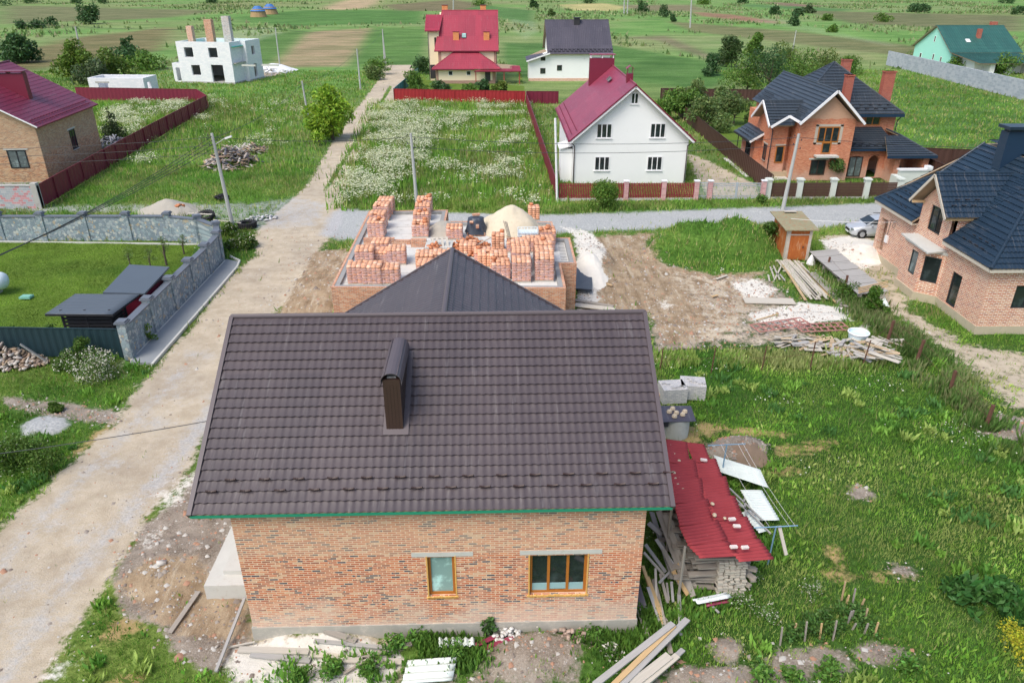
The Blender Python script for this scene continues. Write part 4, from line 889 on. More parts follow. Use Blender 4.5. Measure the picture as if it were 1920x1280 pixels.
MB().box(-13.2,148.22,2.5,-5.2,148.32,2.7).box(-5.2,147.52,2.22,3.6,147.62,2.4).build('fascia', MAR_METAL, H)
ORG = brick('orange_brick', [(.75,.27,.08),(.7,.24,.07)], (.7,.35,.2), .1)
for x, y, z0, z1 in ((-8.7,153.2,6.5,8.8),(-2.9,153.2,6.5,8.8),(-11.0,158.6,11.5,13.2),(-3.6,158.6,11.5,13.2)):
    ch = MB().box(x-.55,y-.35,z0,x+.55,y+.35,z1).build('chimney', ORG, H); MB().box(x-.62,y-.42,z1,x+.62,y+.42,z1+.08).build('chimney_crown', MAR_METAL, ch)
M_ = Matrix.Rotation(math.atan(6.7/6.9), 3, 'X'); o = MB().obox((-7.2,153.5,8.1),(.9,1.1,.1),M_).build('skylight', DK_METAL, H); MB().obox((-7.2,153.5,8.17),(.75,.95,.03),M_).build('pane', GLASS_T, o)
STN = paint('stone_cladding', (.38,.24,.18), .9, .3, 4)
MB().box(-12.47,148.97,-.1,-1.28,151.6,.55).box(-12.5,148.96,.55,-12.0,149.2,2.8).box(-1.8,148.96,.55,-1.26,149.2,2.8).box(-12.1,151.5,3,-11.6,151.6,5.6).box(-1.5,151.5,3,-1.05,151.6,5.6).build('stone_cladding', STN, H)
for x in (-9.7,-6.3): window(H, (x,148.97,1.85), 0, .8, .8, WHITE_TRIM, GLASS, 1, .07, .1)
MB().box(-3.2,148.93,.45,-2.2,149.05,2.3).build('door', DK_METAL, H)
window(H, (-12.7,153.45,6.9), 0, .35, 1.8, BRN_METAL, GLASS, 1, .08); MB().box(-13.9,153.42,.4,-12.9,153.5,2.9).build('arched_doorway', DK_METAL, H)
downpipe(H, -14.05, 153.4, .2, 8.8, DK_METAL); downpipe(H, -1.0, 151.45, 3, 5.5, DK_METAL)
for x in (-5.0,.3,3.2): MB().box(x,147.9,0,x+.18,148.08,2.3).build('canopy_post', paint('red_post', (.35,.06,.05), .6), H)

# ---------------------------------------------------------------- white house with anthracite roof
H = thing('grey_roof_house', 'white house with a steep anthracite tiled roof and lean-to on the left', 'house', (0,0,0))
HARD.append([(5,152),(21,152),(21,166),(5,166)])
m = MB(); m.box(8.9,152.5,0,20.8,165,5.3); m.prism([(8.9,152.5),(20.8,152.5),(20.8,158.7),(8.9,158.7)],5.3,[5.3,5.3,10.3,10.3]); m.prism([(8.9,158.7),(20.8,158.7),(20.8,165),(8.9,165)],5.3,[10.3,10.3,5.3,5.3])
m.prism([(5.2,152.5),(8.9,152.5),(8.9,159),(5.2,159)],0,[3.8,5.2,5.2,3.8]); m.build('wall', WHITEP, H)
MB().box(5.15,152.42,-.1,20.85,152.5,.5).build('plinth', BR_PINK, H)
a = tileroof(H, [(8.7,151.8,4.95),(21.3,151.8,4.95),(20.9,158.7,10.55),(8.4,158.7,10.55)], T_GREY, **kw); guards(H, a, [.7+.8*k for k in range(15)], [.6,1.1], DK_METAL, 2.2)
tileroof(H, [(21.3,165.6,4.95),(8.4,165.6,4.95),(8.4,158.7,10.55),(21,158.7,10.55)], T_GREY, **kw); cap(H, [(8.4,158.7,10.6),(20.9,158.7,10.6)], T_GREY)
tileroof(H, [(4.7,159.5,3.75),(4.7,151.7,3.75),(9.2,151.7,5.2),(8.4,159.5,5.2)], T_GREY, **kw); trim(H, [(4.7,151.65,3.65),(9.2,151.65,5.1)], WHITE_TRIM, .08, .25, 'barge_board')
ch = MB().box(14.1,157.6,9.4,15.2,158.4,11.0).build('chimney', DK_METAL, H); MB().box(13.9,157.4,11.0,15.4,158.6,11.1).build('chimney_cap', DK_METAL, ch)
for x, z, w_ in ((7.9,4.05,.9),(7.9,1.85,1.0),(11.1,2.4,.95)): window(H, (x,152.47,z), 0, w_, 1.0 if z < 4 else .7, BRN_METAL, GLASS, 1, .07, .1)
BR_ = MB().tube((20.9,152,5),(20.9,152,5.01),.01) if False else None

# ---------------------------------------------------------------- mint house
H = thing('mint_house', 'mint green gabled house with dark green roofs behind the grey block wall', 'house', (0,0,0))
m = MB(); m.box(97.2,171,0,112,187,3.6); m.prism([(97.2,171),(112,171),(112,179),(97.2,179)],3.6,[3.6,3.6,8.1,8.1]); m.prism([(97.2,179),(112,179),(112,187),(97.2,187)],3.6,[8.1,8.1,3.6,3.6]); m.build('wall', MINT, H)
m = MB(); m.box(98.6,164,0,110,171,2.5); m.build('front_wing_wall', WHITEP, H)
kw = dict(wave=.5, row=.5, amp=.02, step=.04, ns=3)
tileroof(H, [(96.6,170.4,3.4),(112.4,170.4,3.4),(111.9,179,8.3),(96.9,179,8.3)], T_GREEN, **kw); tileroof(H, [(112.4,187.6,3.4),(96.6,187.6,3.4),(96.6,179,8.3),(112.4,179,8.3)], T_GREEN, **kw)
tileroof(H, [(97.8,160.8,2.2),(111,160.8,2.2),(111,170.6,3.35),(97.0,170.6,3.35)], T_GREEN, **kw); cap(H, [(96.6,179,8.35),(112,179,8.35)], T_GREEN)
for x in (100.5,104,108.6): MB().box(x,161.5,0,x+1,164,2.2).build('pier', WHITEP, H)
ch = MB().box(104.2,174.8,5.5,105,175.6,7.9).build('chimney', BR_CHIM, H); ch = MB().box(109.2,179.2,7.9,110.6,180,9.1).build('chimney', BR_CHIM, H)
for y, z, w_ in ((179,5.6,.6),(183.6,1.6,.9),(178,1.9,.7),(174.7,1.6,.7)): window(H, (97.18,y,z), -PI/2, w_, 1.3, WHITE_TRIM, GLASS, 1, .08, .1)
M_ = Matrix.Rotation(math.atan(4.9/8.6), 3, 'X'); MB().obox((101.8,174.0,5.6),(.9,1.1,.1),M_).build('skylight', WHITE_TRIM, H)

# ---------------------------------------------------------------- white block shell and small white annex on the left
AER = brick('aerated_block', [(.82,.85,.88),(.86,.88,.9),(.78,.82,.85)], (.66,.70,.73), .08, (.7,.72,.72), bl=.62, bh=.3, msize=.015)
BR_MOT = brick('mottled_chimney', [(.5,.5,.5),(.62,.6,.58),(.35,.33,.33),(.55,.42,.36)], (.6,.58,.55), .3, bl=.26)
TEAL = paint('teal_membrane', (.03,.42,.33), .6, .2)
H = thing('unfinished_white_house', 'roofless two storey white block house shell with three brick chimney stubs', 'house', (-50.5,149,0), R(-12))
m = MB(); m.wall((-11,0),(0,0),0,7.3,.4,[(1.5,3.3,4.6,6.3),(6.5,8.3,4.6,6.3),(2.4,4.2,1.4,3.2),(6.5,9.0,.1,3.3)]); m.wall((0,0),(0,4),0,7.3,.4); m.wall((0,4),(1,4),0,7.3,.4); m.wall((1,4),(1,9.5),0,7.3,.4,[(2,3.2,4.7,6.2),(2,3.2,.6,3.0)])
m.wall((1,9.5),(-11,9.5),0,7.3,.4); m.wall((-11,9.5),(-11,0),0,7.3,.4); m.wall((-13,.6),(-11,.6),0,3.4,.35,[(.6,1.5,.2,2.6)]); m.wall((-13,5),(-13,.6),0,3.4,.35); m.build('wall', AER, H)
m = MB(); m.box(-10.6,.4,3.5,.6,9.1,3.7); m.build('upper_floor', CONC, H); m = MB(); m.box(-10.4,.6,6.4,.5,9,6.5); m.build('roof_membrane', TEAL, H); MB().box(-11.05,-.06,-.2,.05,9.5,.25).build('foundation', CONC, H)
MB().box(.9,3.9,-.1,1.1,9.4,.3).build('foundation', CONC, H)
MB().box(1.9,-.03,3.2,4.7,.1,3.5).box(6.0,-.03,3.3,9.4,.1,3.65).build('lintel', CONC_L, H)
for x, y, w_, z1, mm in ((-8.8,1.6,1.1,9.9,BR_PINK),(-5.6,3.0,1.5,11.0,BR_CON),(-1.9,3.0,1.5,11.6,BR_MOT)): MB().box(x-w_/2,y,6.4,x+w_/2,y+.9,z1).build('chimney', mm, H)
H = thing('white_block_annex', 'low roofless white block outbuilding behind the maroon fence', 'outbuilding', (-60.2,132.5,0), R(-3))
HARD.append([(-70,132.5),(-60,132.2),(-60,137),(-70,137)])
m = MB(); m.wall((-9.5,0),(0,0),0,3.0,.35,[(1.6,3.3,.1,2.2)]); m.wall((0,0),(0,4.8),0,3.0,.35,[(1.2,2.4,1.1,2.2)]); m.wall((0,4.8),(-9.5,4.8),0,3.0,.35); m.wall((-9.5,4.8),(-9.5,0),0,3.0,.35); m.build('wall', AER, H)
MB().box(-9.1,.4,0,-.4,4.4,.1).build('floor_slab', CONC, H); MB().box(-8.3,-.03,2.2,-5.9,.1,2.45).build('lintel', CONC, H)
# ---------------------------------------------------------------- half built brick house with pallets on its slab
TOP = 3.2; SL = 2.98
CH = thing('unfinished_brick_house', 'half built orange brick ground floor with a concrete slab loaded with brick pallets', 'house', (0,0,0))
POLY = [(-9.5,38.4),(3.46,38.1),(3.46,42.0),(4.4,42.0),(4.4,46.9),(3.5,46.9),(3.45,50.4),(-4.0,50.6),(-4.0,53.4),(-9.75,53.2)]
HARD.append(POLY)
MB().ring(POLY, 0, TOP, .14).build('wall', BR_CON, CH)
MORT = paint('grey_mortar', (.30,.30,.29), .95, .25, 3, bump=.5)
inn = inset(POLY, .142)
MB().ring(inn, 2.8, TOP-.02, .26).build('mortar_bed', MORT, CH)
SLM = NT('slab_concrete'); _p = SLM.obj()
_c = SLM.mix(SLM.noise(_p, .8, 6, .7), (.48,.48,.45), (.72,.72,.69)); _c = SLM.mix(SLM.step(SLM.noise(_p, 2.3, 6, .75), .55, .7), _c, (.36,.34,.30))
SLM.base(_c, .9, spec=.2); SLM.bump(SLM.noise(_p, 6, 5), .4, .03)
m = MB(); m.prism(inset(POLY, .4), 2.7, SL)
sl = m.build('slab', SLM.m, CH)
m = MB()      # joints and lifting slots of the hollow-core panels
for k in range(9): m.box(-9.2, 39.6+1.48*k, SL+.001, -4.4 if k > 7 else 3.0, 39.62+1.48*k, SL+.004)
for k in range(16): m.box(3.55, 42.6+.28*k, SL+.002, 3.95, 42.67+.28*k, SL+.006) if k % 1 == 0 and k < 14 else None
for k in range(6): m.box(2.6, 47.3+.5*k, SL+.002, 3.0, 47.4+.5*k, SL+.006)
for k in range(7): m.box(-9.1, 43+.9*k, SL+.002, -8.6, 43.1+.9*k, SL+.006)
m.build('panel_joints', paint('dark_joint', (.13,.125,.12), .95), sl)  # dark grey strips draw the joints and slots
m = MB(); m.box(-9.0,46.2,SL,-7.0,46.45,SL+.42); m.box(-5.9,45.7,SL,-4.9,46.0,SL+.5); m.box(-7.0,46.2,SL,-6.0,46.45,SL+.28); m.build('started_partition', BR_CON, CH)
MB().box(-4.9,44.6,SL,-3.2,45.9,SL+.35).build('stair_slab', CONC_L, CH)

BLK = NT('clay_block'); _p = BLK.obj(); _oi = BLK.n('ObjectInfo'); T_ = BLK.n('Attribute', attribute_name='tint')
_c = BLK.mix(1., T_.outputs['Color'], BLK.mix(BLK.noise(_p, 5, 3), (.85,.85,.85), (1.1,1.1,1.1)), 'MULTIPLY')
BLK.base(_c, .9, spec=.15); BLK.bump(BLK.noise(_p, 30, 3), .2, .01); BLK = BLK.m
WRAP = NT('shrink_wrap'); WRAP.base((.74,.52,.52), .2, spec=.6); _p = WRAP.obj()
_mp = WRAP.n('Mapping'); WRAP.put(_mp.inputs[0], _p); _mp.inputs['Scale'].default_value = (1.2, 1.2, 5)
WRAP.put(WRAP.b.inputs['Alpha'], WRAP.math('MULTIPLY', WRAP.step(WRAP.noise(_mp.outputs[0], 1.6, 5, .7), .38, .6), .62)); WRAP.bump(WRAP.noise(_mp.outputs[0], 4, 4), .8, .03); WRAP = WRAP.m
def brickheap(name, layers, nx_, ny_, bw, bl_, bh, parent=None, miss=0., seed=1, jit=.006, top=0):
    """stack of separate blocks: only blocks that can be seen are made"""
    r = random.Random(seed); V = []; Fc = []; cols = []
    def add(c, d, a, colr):
        i = len(V); ca, sa = math.cos(a), math.sin(a)
        for z in (-.5,.5):
            for y in (-.5,.5):
                for x in (-.5,.5): V.append((c[0]+x*d[0]*ca-y*d[1]*sa, c[1]+x*d[0]*sa+y*d[1]*ca, c[2]+z*d[2])); cols.append(colr)
        Fc.extend([[i+k for k in q] for q in ((0,2,3,1),(4,5,7,6),(0,1,5,4),(2,6,7,3),(0,4,6,2),(1,3,7,5))])
    X0, Y0 = -nx_*bw/2, -ny_*bl_/2
    for k in range(layers):
        for i in range(nx_):
            for j in range(ny_):
                edge = i in (0, nx_-1) or j in (0, ny_-1) or k == layers-1
                if not edge: continue
                if k == layers-1 and r.random() < miss: continue
                t = r.uniform(.82, 1.1); pale = r.random() < .12; base = (.80,.42,.26) if not pale else (.88,.56,.4)
                add((X0+(i+.5)*bw+r.uniform(-jit,jit), Y0+(j+.5)*bl_+r.uniform(-jit,jit), (k+.5)*bh+r.uniform(-.003,.003)), (bw*.93, bl_*.93, bh*.93), r.uniform(-.01,.01), tuple(min(1,c*t) for c in base))
    for k in range(top):
        add((r.uniform(X0,-X0)*.8, r.uniform(Y0,-Y0)*.8, layers*bh+bh*.5), (bw,bl_*.9,bh), r.uniform(0,3), (.60,.25,.13))
    return npmesh(name, V, Fc, BLK, parent, cols)
def pallet(label, loc, rz, layers=8, nx_=4, ny_=4, wrap=True, miss=0., seed=1, top=0, s=1., group='brick pallets on the slab', name='brick_pallet'):
    t = thing(name, label, 'brick pallet', loc, rz, group); W_, L_ = nx_*.25*s, ny_*.25*s
    m = MB()
    for y in (-L_/2+.04, 0, L_/2-.04): m.box(-W_/2, y-.04, 0, W_/2, y+.04, .07)
    m.box(-W_/2, -L_/2, .07, W_/2, L_/2, .09); m.build('pallet_base', PALEW, t)
    b = brickheap('bricks', layers, nx_, ny_, .25*s, .25*s, .14*s, t, miss, seed, top=top); b.location.z = .09
    if wrap:
        H_ = layers*.14*s-.1; V = []; Fc = []; r = random.Random(seed+5); n = 10; lv = 5; W2, L2 = W_/2+.012, L_/2+.012
        ringp = [(-W2+2*W2*k/n, -L2) for k in range(n)] + [(W2, -L2+2*L2*k/n) for k in range(n)] + [(W2-2*W2*k/n, L2) for k in range(n)] + [(-W2, L2-2*L2*k/n) for k in range(n)]
        for q in range(lv+1):
            for (x, y) in ringp:
                f = 1 + r.uniform(0,.03); V.append((x*f, y*f, .12 + H_*q/lv + (r.uniform(-.1,.05) if q == lv else 0)))
        N_ = 4*n
        for q in range(lv):
            for k in range(N_): Fc.append([q*N_+k, q*N_+(k+1)%N_, (q+1)*N_+(k+1)%N_, (q+1)*N_+k])
        npmesh('plastic_wrap', V, Fc, WRAP, t, None, True)
    return t
PL = [ # pixel of the front foot, layers, wrap, missing, top, label
 (670,534,7,1,.1,1,'wrapped orange brick pallet in the front left corner of the slab'),
 (699,535,7,1,.0,0,'wrapped brick pallet, second from the left in the front left row'),
 (731,534,6,1,.2,1,'brick pallet under a torn white film hood, third in the front left row'),
 (684,503,7,1,.0,1,'tall wrapped brick pallet behind the front left corner pallet, by the left parapet'),
 (744,497,6,1,.05,0,'wrapped brick pallet right of the loose brick heap on the left'),
 (714,478,5,1,.1,0,'brick pallet beside the started partition on the left'),
 (706,447,7,1,.25,3,'nearest pallet of the far left column, its top layer half taken'),
 (709,431,7,1,.1,1,'second pallet of the far left column of brick pallets'),
 (716,414,7,1,.1,0,'third pallet of the far left column of brick pallets'),
 (724,403,7,1,.05,0,'farthest pallet of the far left column of brick pallets'),
 (788,446,6,1,.35,5,'nearest pallet of the middle column with bricks piled loosely on top'),
 (790,430,7,1,.3,4,'second pallet of the middle column of brick pallets'),
 (793,414,7,1,.3,3,'third pallet of the middle column of brick pallets'),
 (796,402,7,1,.3,4,'farthest pallet of the middle column in front of the utility pole'),
 (852,450,5,1,.2,1,'single low brick pallet between grey sand and the tarpaulined stack'),
 (796,503,5,0,.1,0,'brick pallet just left of the brown roof peak, rear of a pair'),
 (800,521,5,1,.0,0,'brick pallet just left of the brown roof peak, front of a pair'),
 (829,500,5,0,.1,0,'brick pallet touching the left side of the brown roof peak'),
 (912,502,5,0,.2,1,'brick pallet right of the brown roof peak with a white sheet on it'),
 (935,507,6,0,.05,0,'brick pallet second right of the brown roof peak'),
 (939,525,6,1,.3,2,'brick pallet half hidden by the right slope of the brown wing roof'),
 (978,530,8,1,.0,0,'tall wrapped brick pallet, front of the column second from the right'),
 (977,511,8,1,.0,0,'tall brick pallet, middle of the column second from the right'),
 (975,497,8,1,.1,0,'tall brick pallet, rear of the column second from the right'),
 (1021,528,9,1,.0,0,'tallest wrapped brick pallet, front of the rightmost column'),
 (1020,509,8,1,.0,0,'tall brick pallet, middle of the rightmost column'),
 (1018,494,8,1,.1,2,'tall brick pallet, rear of the rightmost column'),
 (966,474,4,1,.0,0,'low brick pallet, left one of the back row of three'),
 (995,474,5,1,.0,1,'low brick pallet, middle one of the back row of three'),
 (1023,473,5,1,.0,0,'low brick pallet, right one of the back row of three'),
 (1026,460,6,1,.4,6,'wide brick pallet with a jumbled top beside the white grid crates'),
 (934,475,7,0,.2,2,'tall narrow double tier of bricks by the leaning plank'),
 (720,497,5,1,.1,1,'low wrapped pallet in the gap of the left rear row'),
 (878,478,4,0,.2,1,'low unwrapped pallet in the middle of the slab, left one'),
 (905,492,4,1,.2,2,'low pallet just behind the roof peak'),
 (1001,415,6,0,.3,2,'narrow brick stack alone at the far right corner behind the sand'),
]
for i, (px, py, ly, wr, ms, tp, lb) in enumerate(PL):
    x, y = gp(px, py, SL); narrow = px in (1001, 934)
    pallet(lb, (x, y+.5, SL), rnd.uniform(-.06,.06), ly, 3 if narrow else 4, 3 if narrow else 4, bool(wr), ms*.6, 20+i, tp//2, s=1.07)
def loose(label, px, py, z, rad, n, name='brick_heap', cat='brick heap', hh=.5, seed=3, col=(.60,.25,.13), size=(.25,.12,.13)):
    r = random.Random(seed); x0, y0 = gp(px, py, z); V = []; Fc = []; cols = []
    for k in range(n):
        a, q = r.uniform(0, 6.28), r.uniform(0, 1)**.6; x, y = rad*q*math.cos(a), rad*.7*q*math.sin(a); zz = r.uniform(0, 1)*hh*(1-q) + .06
        M = Matrix.Rotation(r.uniform(0,6), 3, 'Z') @ Matrix.Rotation(r.uniform(-.5,.5), 3, 'X') @ Matrix.Rotation(r.uniform(-.4,.4), 3, 'Y'); i = len(V); t = r.uniform(.75,1.15)
        for c in [(a_,b_,c_) for c_ in (-.5,.5) for b_ in (-.5,.5) for a_ in (-.5,.5)]:
            p = M @ Vector((c[0]*size[0], c[1]*size[1], c[2]*size[2])); V.append((p.x+x, p.y+y, p.z+zz)); cols.append(mul(col, t))
        Fc.extend([[i+k_ for k_ in q_] for q_ in ((0,2,3,1),(4,5,7,6),(0,1,5,4),(2,6,7,3),(0,4,6,2),(1,3,7,5))])
    o = npmesh(name, V, Fc, BLK, None, cols); o.location = (x0, y0, z); return tag(o, label, cat)
loose('loose orange brick heap between the wrapped pallets on the left of the slab', 722, 488, SL, .8, 90, hh=.9)
loose('scattered heap of orange bricks behind the brown roof peak', 880, 462, SL, 1.3, 120, hh=.7, seed=5)
loose('low pile of orange bricks on the slab right of the tarpaulin', 905, 480, SL, 1.0, 70, hh=.5, seed=9)
loose('small brick pile with boards across it left of the brown roof peak', 815, 472, SL, .7, 60, hh=.7, seed=6)
x, y = gp(826, 470, SL); t = thing('empty_pallet', 'empty wooden pallet leaning on bricks left of the brown roof peak', 'pallet', (x, y, SL+.45), .2)
m = MB(); M = Matrix.Rotation(.6, 3, 'X')
for k in range(4): m.obox(M @ Vector((-.45+.3*k, 0, .05)), (.14, 1.0, .03), M)
m.build('deck_board', PALEW, t); m = MB(); [m.obox(M @ Vector((0, q, 0)), (1.1, .08, .07), M) for q in (-.42,.42)]; m.build('bearer', PALEW, t)
# tarpaulin stack
x, y = gp(893, 443, SL); t = thing('tarpaulin_stack', 'brick stack wrapped in a dark blue tarpaulin weighed down with bricks', 'covered stack', (x, y+.5, SL))
n = 28; V = []; Fc = []
for q in range(9):
    for k in range(n):
        a = 6.283*k/n; rr = (.72 - .045*q if q < 7 else (.35 if q == 7 else .02))*(1+.10*math.sin(5*a+q)+.07*math.sin(11*a)); V.append((rr*math.cos(a)*(1.05), rr*math.sin(a)*.9, .12+.17*q if q < 7 else 1.18+.05*(q-7)))
for q in range(8):
    for k in range(n): Fc.append([q*n+k, q*n+(k+1)%n, (q+1)*n+(k+1)%n, (q+1)*n+k])
TARP = paint('tarpaulin', (.045,.055,.075), .35, .3, 3, bump=.6); npmesh('tarpaulin', V, Fc, TARP, t, None, True)
m = MB(); m.box(-.6,-.5,0,.6,.5,.2); m.obox((0,.1,1.32),(.5,.25,.12),Matrix.Rotation(.2,3,'Z')); m.obox((-.3,-.45,.95),(.25,.14,.12),Matrix.Rotation(.5,3,'X')); m.obox((.1,-.7,.75),(.2,.12,.25),Matrix.Rotation(.1,3,'X')); m.build('bricks', BR_CON, t)
# sand heaps
def heap(name, label, cat, c, a, b, h, mat, seed=1, rough=.18, n=40, kind=None):
    xs = np.linspace(-1, 1, n); X_, Y_ = np.meshgrid(xs, xs); r = np.sqrt(X_**2+Y_**2); nz = fbm(X_*1.5+seed*9, Y_*1.5, 1.5, 5, seed)
    q_ = np.clip(r*(1+rough*(nz-.4)*2), 0, 1); Z_ = (1-q_**1.7)**1.25*h*(.8+.45*nz) ; Z_ = Z_ + (fbm(X_*a+seed, Y_*b, 2.6, 4, seed+3)-.5)*.22*np.clip((1-r)*4, 0, 1)*min(1, h); Z_ = np.where(r > .98, -.05, Z_)
    ids = np.arange(n*n).reshape(n, n); f = np.stack([ids[:-1,:-1], ids[:-1,1:], ids[1:,1:], ids[1:,:-1]], -1).reshape(-1, 4)
    f = f[(r[:-1,:-1] < 1.02).ravel()]
    o = npmesh(name, np.stack([X_*a, Y_*b, Z_], -1).reshape(-1, 3), f, mat, None, None, True); o.location = c; tag(o, label, cat, kind=kind); return o
SAND = paint('pale_sand', (.62,.54,.40), .95, .12, 2, dirt=((.42,.33,.20), .25), bump=.5)
WSAND = paint('white_sand', (.74,.70,.62), .95, .1, 2, dirt=((.55,.48,.38), .2), bump=.6); GSAND = paint('grey_sand', (.40,.37,.31), .95, .12, 2, bump=.5)
c = g3(958, 432, SL); heap('sand_heap', 'big pale sand heap on the far side of the slab', 'sand heap', (c.x+.05, c.y+.3, SL), 2.7, 2.1, 1.55, SAND, 3, rough=.35)
c = g3(832, 432, SL); heap('grey_sand_heap', 'low grey sand heap beside the middle column of brick pallets', 'sand heap', c, 1.3, 1.8, .6, GSAND, 7)
c = g3(1612, 478); heap('white_sand_heap', 'white sand heap between the silver car and the grey plank deck', 'sand heap', c, 2.6, 1.9, .8, WSAND, 9)
c = g3(1105, 500); heap('white_lime_heap', 'long white lime heap along the right wall of the unfinished brick house', 'lime heap', c, 1.5, 4.3, .8, WSAND, 4)
c = g3(1395, 848); heap('soil_heap', 'brown soil heap in the grass above the white sheets', 'soil heap', c, 1.35, 1.1, .62, paint('brown_soil', (.21,.15,.105), .95, .25, 3, bump=.8), 5)
# plastic grid crates
x, y = gp(990, 462, SL); t = thing('grid_crate', 'white plastic grid crates stacked beside the sand heap', 'crate', (x, y+.4, SL)); m = MB()
for z in (0, .35, .7):
    for k in range(7): m.box(-.65+.21*k, -.42, z, -.62+.21*k, -.40, z+.33); m.box(-.65+.21*k, .40, z, -.62+.21*k, .42, z+.33)
    for q in (0, .16, .31): m.box(-.65, -.43, z+q, .65, -.41, z+q+.03); m.box(-.65, .41, z+q, .65, .43, z+q+.03); m.box(-.66,-.43,z+q,-.64,.43,z+q+.03); m.box(.64,-.43,z+q,.66,.43,z+q+.03)
m.build('grid', paint('white_plastic', (.7,.78,.82), .4, .05), t); MB().box(-.6,-.38,.02,.6,.38,.9).build('foam_blocks', paint('foam_sheet', (.66,.76,.80), .6, .08), t)

# ---------------------------------------------------------------- timber: every loose board is a thing
WOODS = {'p': PINE, 'o': OLDW, 'g': GREYW, 'w': PALEW}
def board(label, a, b, w_=.15, t_=.04, mt='g', za=.05, zb=.05, roll=0., name='plank', group=None, cat='plank'):
    pa, pb = g3(*a, za), g3(*b, zb)
    if za < .3: pa.z = max(pa.z, gz(pa.x, pa.y)+t_/2+.02)
    if zb < .3: pb.z = max(pb.z, gz(pb.x, pb.y)+t_/2+.02)
    c = (pa+pb)/2; L_ = (pb-pa).length; o = MB().box(-L_/2,-w_/2,-t_/2,L_/2,w_/2,t_/2).build(name, WOODS[mt], None, loc=c)
    o.rotation_euler = frame(pb-pa, roll).to_euler(); return tag(o, label, cat, group)
board('grey plank leaning over bricks behind the roof peak', (893,460), (942,433), .12, .05, 'w', SL+.3, SL+1.1)
board('short pale board leaning on the tall brick tier', (950,443), (975,452), .12, .05, 'p', SL+.9, SL+.4)
for k in range(3): board(f'{("left","middle","right")[k]} one of three dark rebar rods propped against the sand heap', (944+k*3,414+k), (955+k*2,452), .04, .04, 'o', SL+1.5, SL+.05, name='rebar', cat='rebar', group='rods against the sand')
g_ = 'planks lying in front of the near house'
for q in [
 ('long pale plank left of the white lime in front of the wall', (447,1217),(580,1224),.22,.05,'w'), ('second pale plank just below the first at the left', (470,1226),(582,1238),.2,.05,'g'),
 ('short plank over the crossing boards in front of the wall', (583,1228),(652,1232),.18,.06,'w'), ('pale plank leaning across the middle of the board heap', (590,1208),(735,1215),.14,.05,'g'),
 ('diagonal plank with its end in the weeds under the oak window', (680,1233),(772,1206),.13,.05,'o'), ('long lowest plank of the heap pointing right', (630,1236),(757,1240),.2,.05,'w'),
 ('short brown beam against the foundation', (611,1192),(668,1207),.2,.1,'o'), ('broken plank end near the corrugated sheets', (622,1243),(640,1236),.14,.06,'o'), ('tilted thin slat below the board heap', (645,1262),(690,1235),.08,.04,'o')]: board(q[0], *q[1:5], mt=q[5], group=g_) if False else board(q[0], q[1], q[2], q[3], q[4], q[5], group=g_)
board('long grey metal channel lying diagonally left of the near house', (405,1258), (459,1120), .09, .07, 'g', .1, .35, name='metal_channel', cat='metal channel')
board('brown board on the rubble left of the near house', (318,1186), (372,1108), .16, .04, 'o')
board('white batten at the left foot of the foundation', (428,1213), (478,1203), .05, .05, 'w', name='batten')
g_ = 'long planks in the grass at the bottom'
for i, (a, b, w_, mt, lb) in enumerate([((1115,1283),(1262,1168),.2,'g','leftmost long grey plank at the bottom'), ((1150,1283),(1264,1172),.16,'p','fresh yellow plank between two grey ones at the bottom'), ((1165,1283),(1289,1160),.2,'g','long grey plank touching the yellow one at the bottom'),
  ((1185,1283),(1255,1228),.28,'w','wide pale board under the long planks at the bottom'), ((1205,1283),(1270,1228),.2,'w','pale board right of the wide one at the bottom'), ((1210,1283),(1281,1217),.16,'g','short separate grey plank, rightmost at the bottom')]): board(lb, a, b, w_, .05, mt, .32+.055*(5-i), .32+.055*(5-i), group=g_)
g_ = 'boards tumbled beside the tin lean-to'
TB = [((1222,960),(1262,1085),.2,'g',.5,.2,'broad grey board leaning from under the eave, leftmost'), ((1235,958),(1290,1110),.22,'o',1.3,.1,'longest dark board beside the near wall corner'), ((1247,965),(1300,1118),.2,'o',1.4,.1,'dark board right beside the longest one'),
 ((1216,980),(1240,1002),.2,'g',.9,.7,'short grey board close to the wall corner'), ((1210,1020),(1248,1072),.14,'g',.9,.3,'grey board crossing low near the wall'), ((1207,1035),(1245,1078),.1,'w',.8,.2,'pale slat under the crossing board'),
 ((1205,1060),(1228,1130),.12,'p',.7,.1,'yellowish slat standing against the wall corner'), ((1213,1080),(1250,1180),.18,'p',.5,.1,'yellow plank running down to the long grey ones'), ((1226,1085),(1258,1225),.16,'o',.3,.1,'brown plank reaching furthest down in the grass'),
 ((1238,1075),(1252,1130),.1,'o',.4,.1,'thin brown slat in the tangle'), ((1229,1065),(1231,1140),.08,'w',.6,.1,'thin white upright slat near the wall'), ((1270,1062),(1305,1098),.12,'w',.5,.1,'short white-edged plank on the right of the tangle'),
 ((1262,1070),(1290,1115),.16,'p',.5,.1,'orange-brown plank beside the white-edged one'), ((1236,1092),(1254,1073),.08,'g',.5,.4,'small grey crosspiece in the tangle'), ((1259,1090),(1262,1128),.09,'g',.3,.1,'short grey stub standing near the middle'), ((1250,1092),(1254,1125),.07,'o',.3,.1,'short brown stub next to the grey one'),
 ((1273,1112),(1276,1190),.12,'g',.1,.1,'pale plank lying straight towards the camera'), ((1318,1118),(1348,1148),.07,'g',.1,.1,'thin grey slat beside the small metal sheets'), ((1190,1130),(1215,1200),.06,'o',.1,.1,'thin weathered slat at the wall foot'), ((1200,1140),(1222,1210),.06,'o',.1,.1,'second thin weathered slat at the wall foot')]
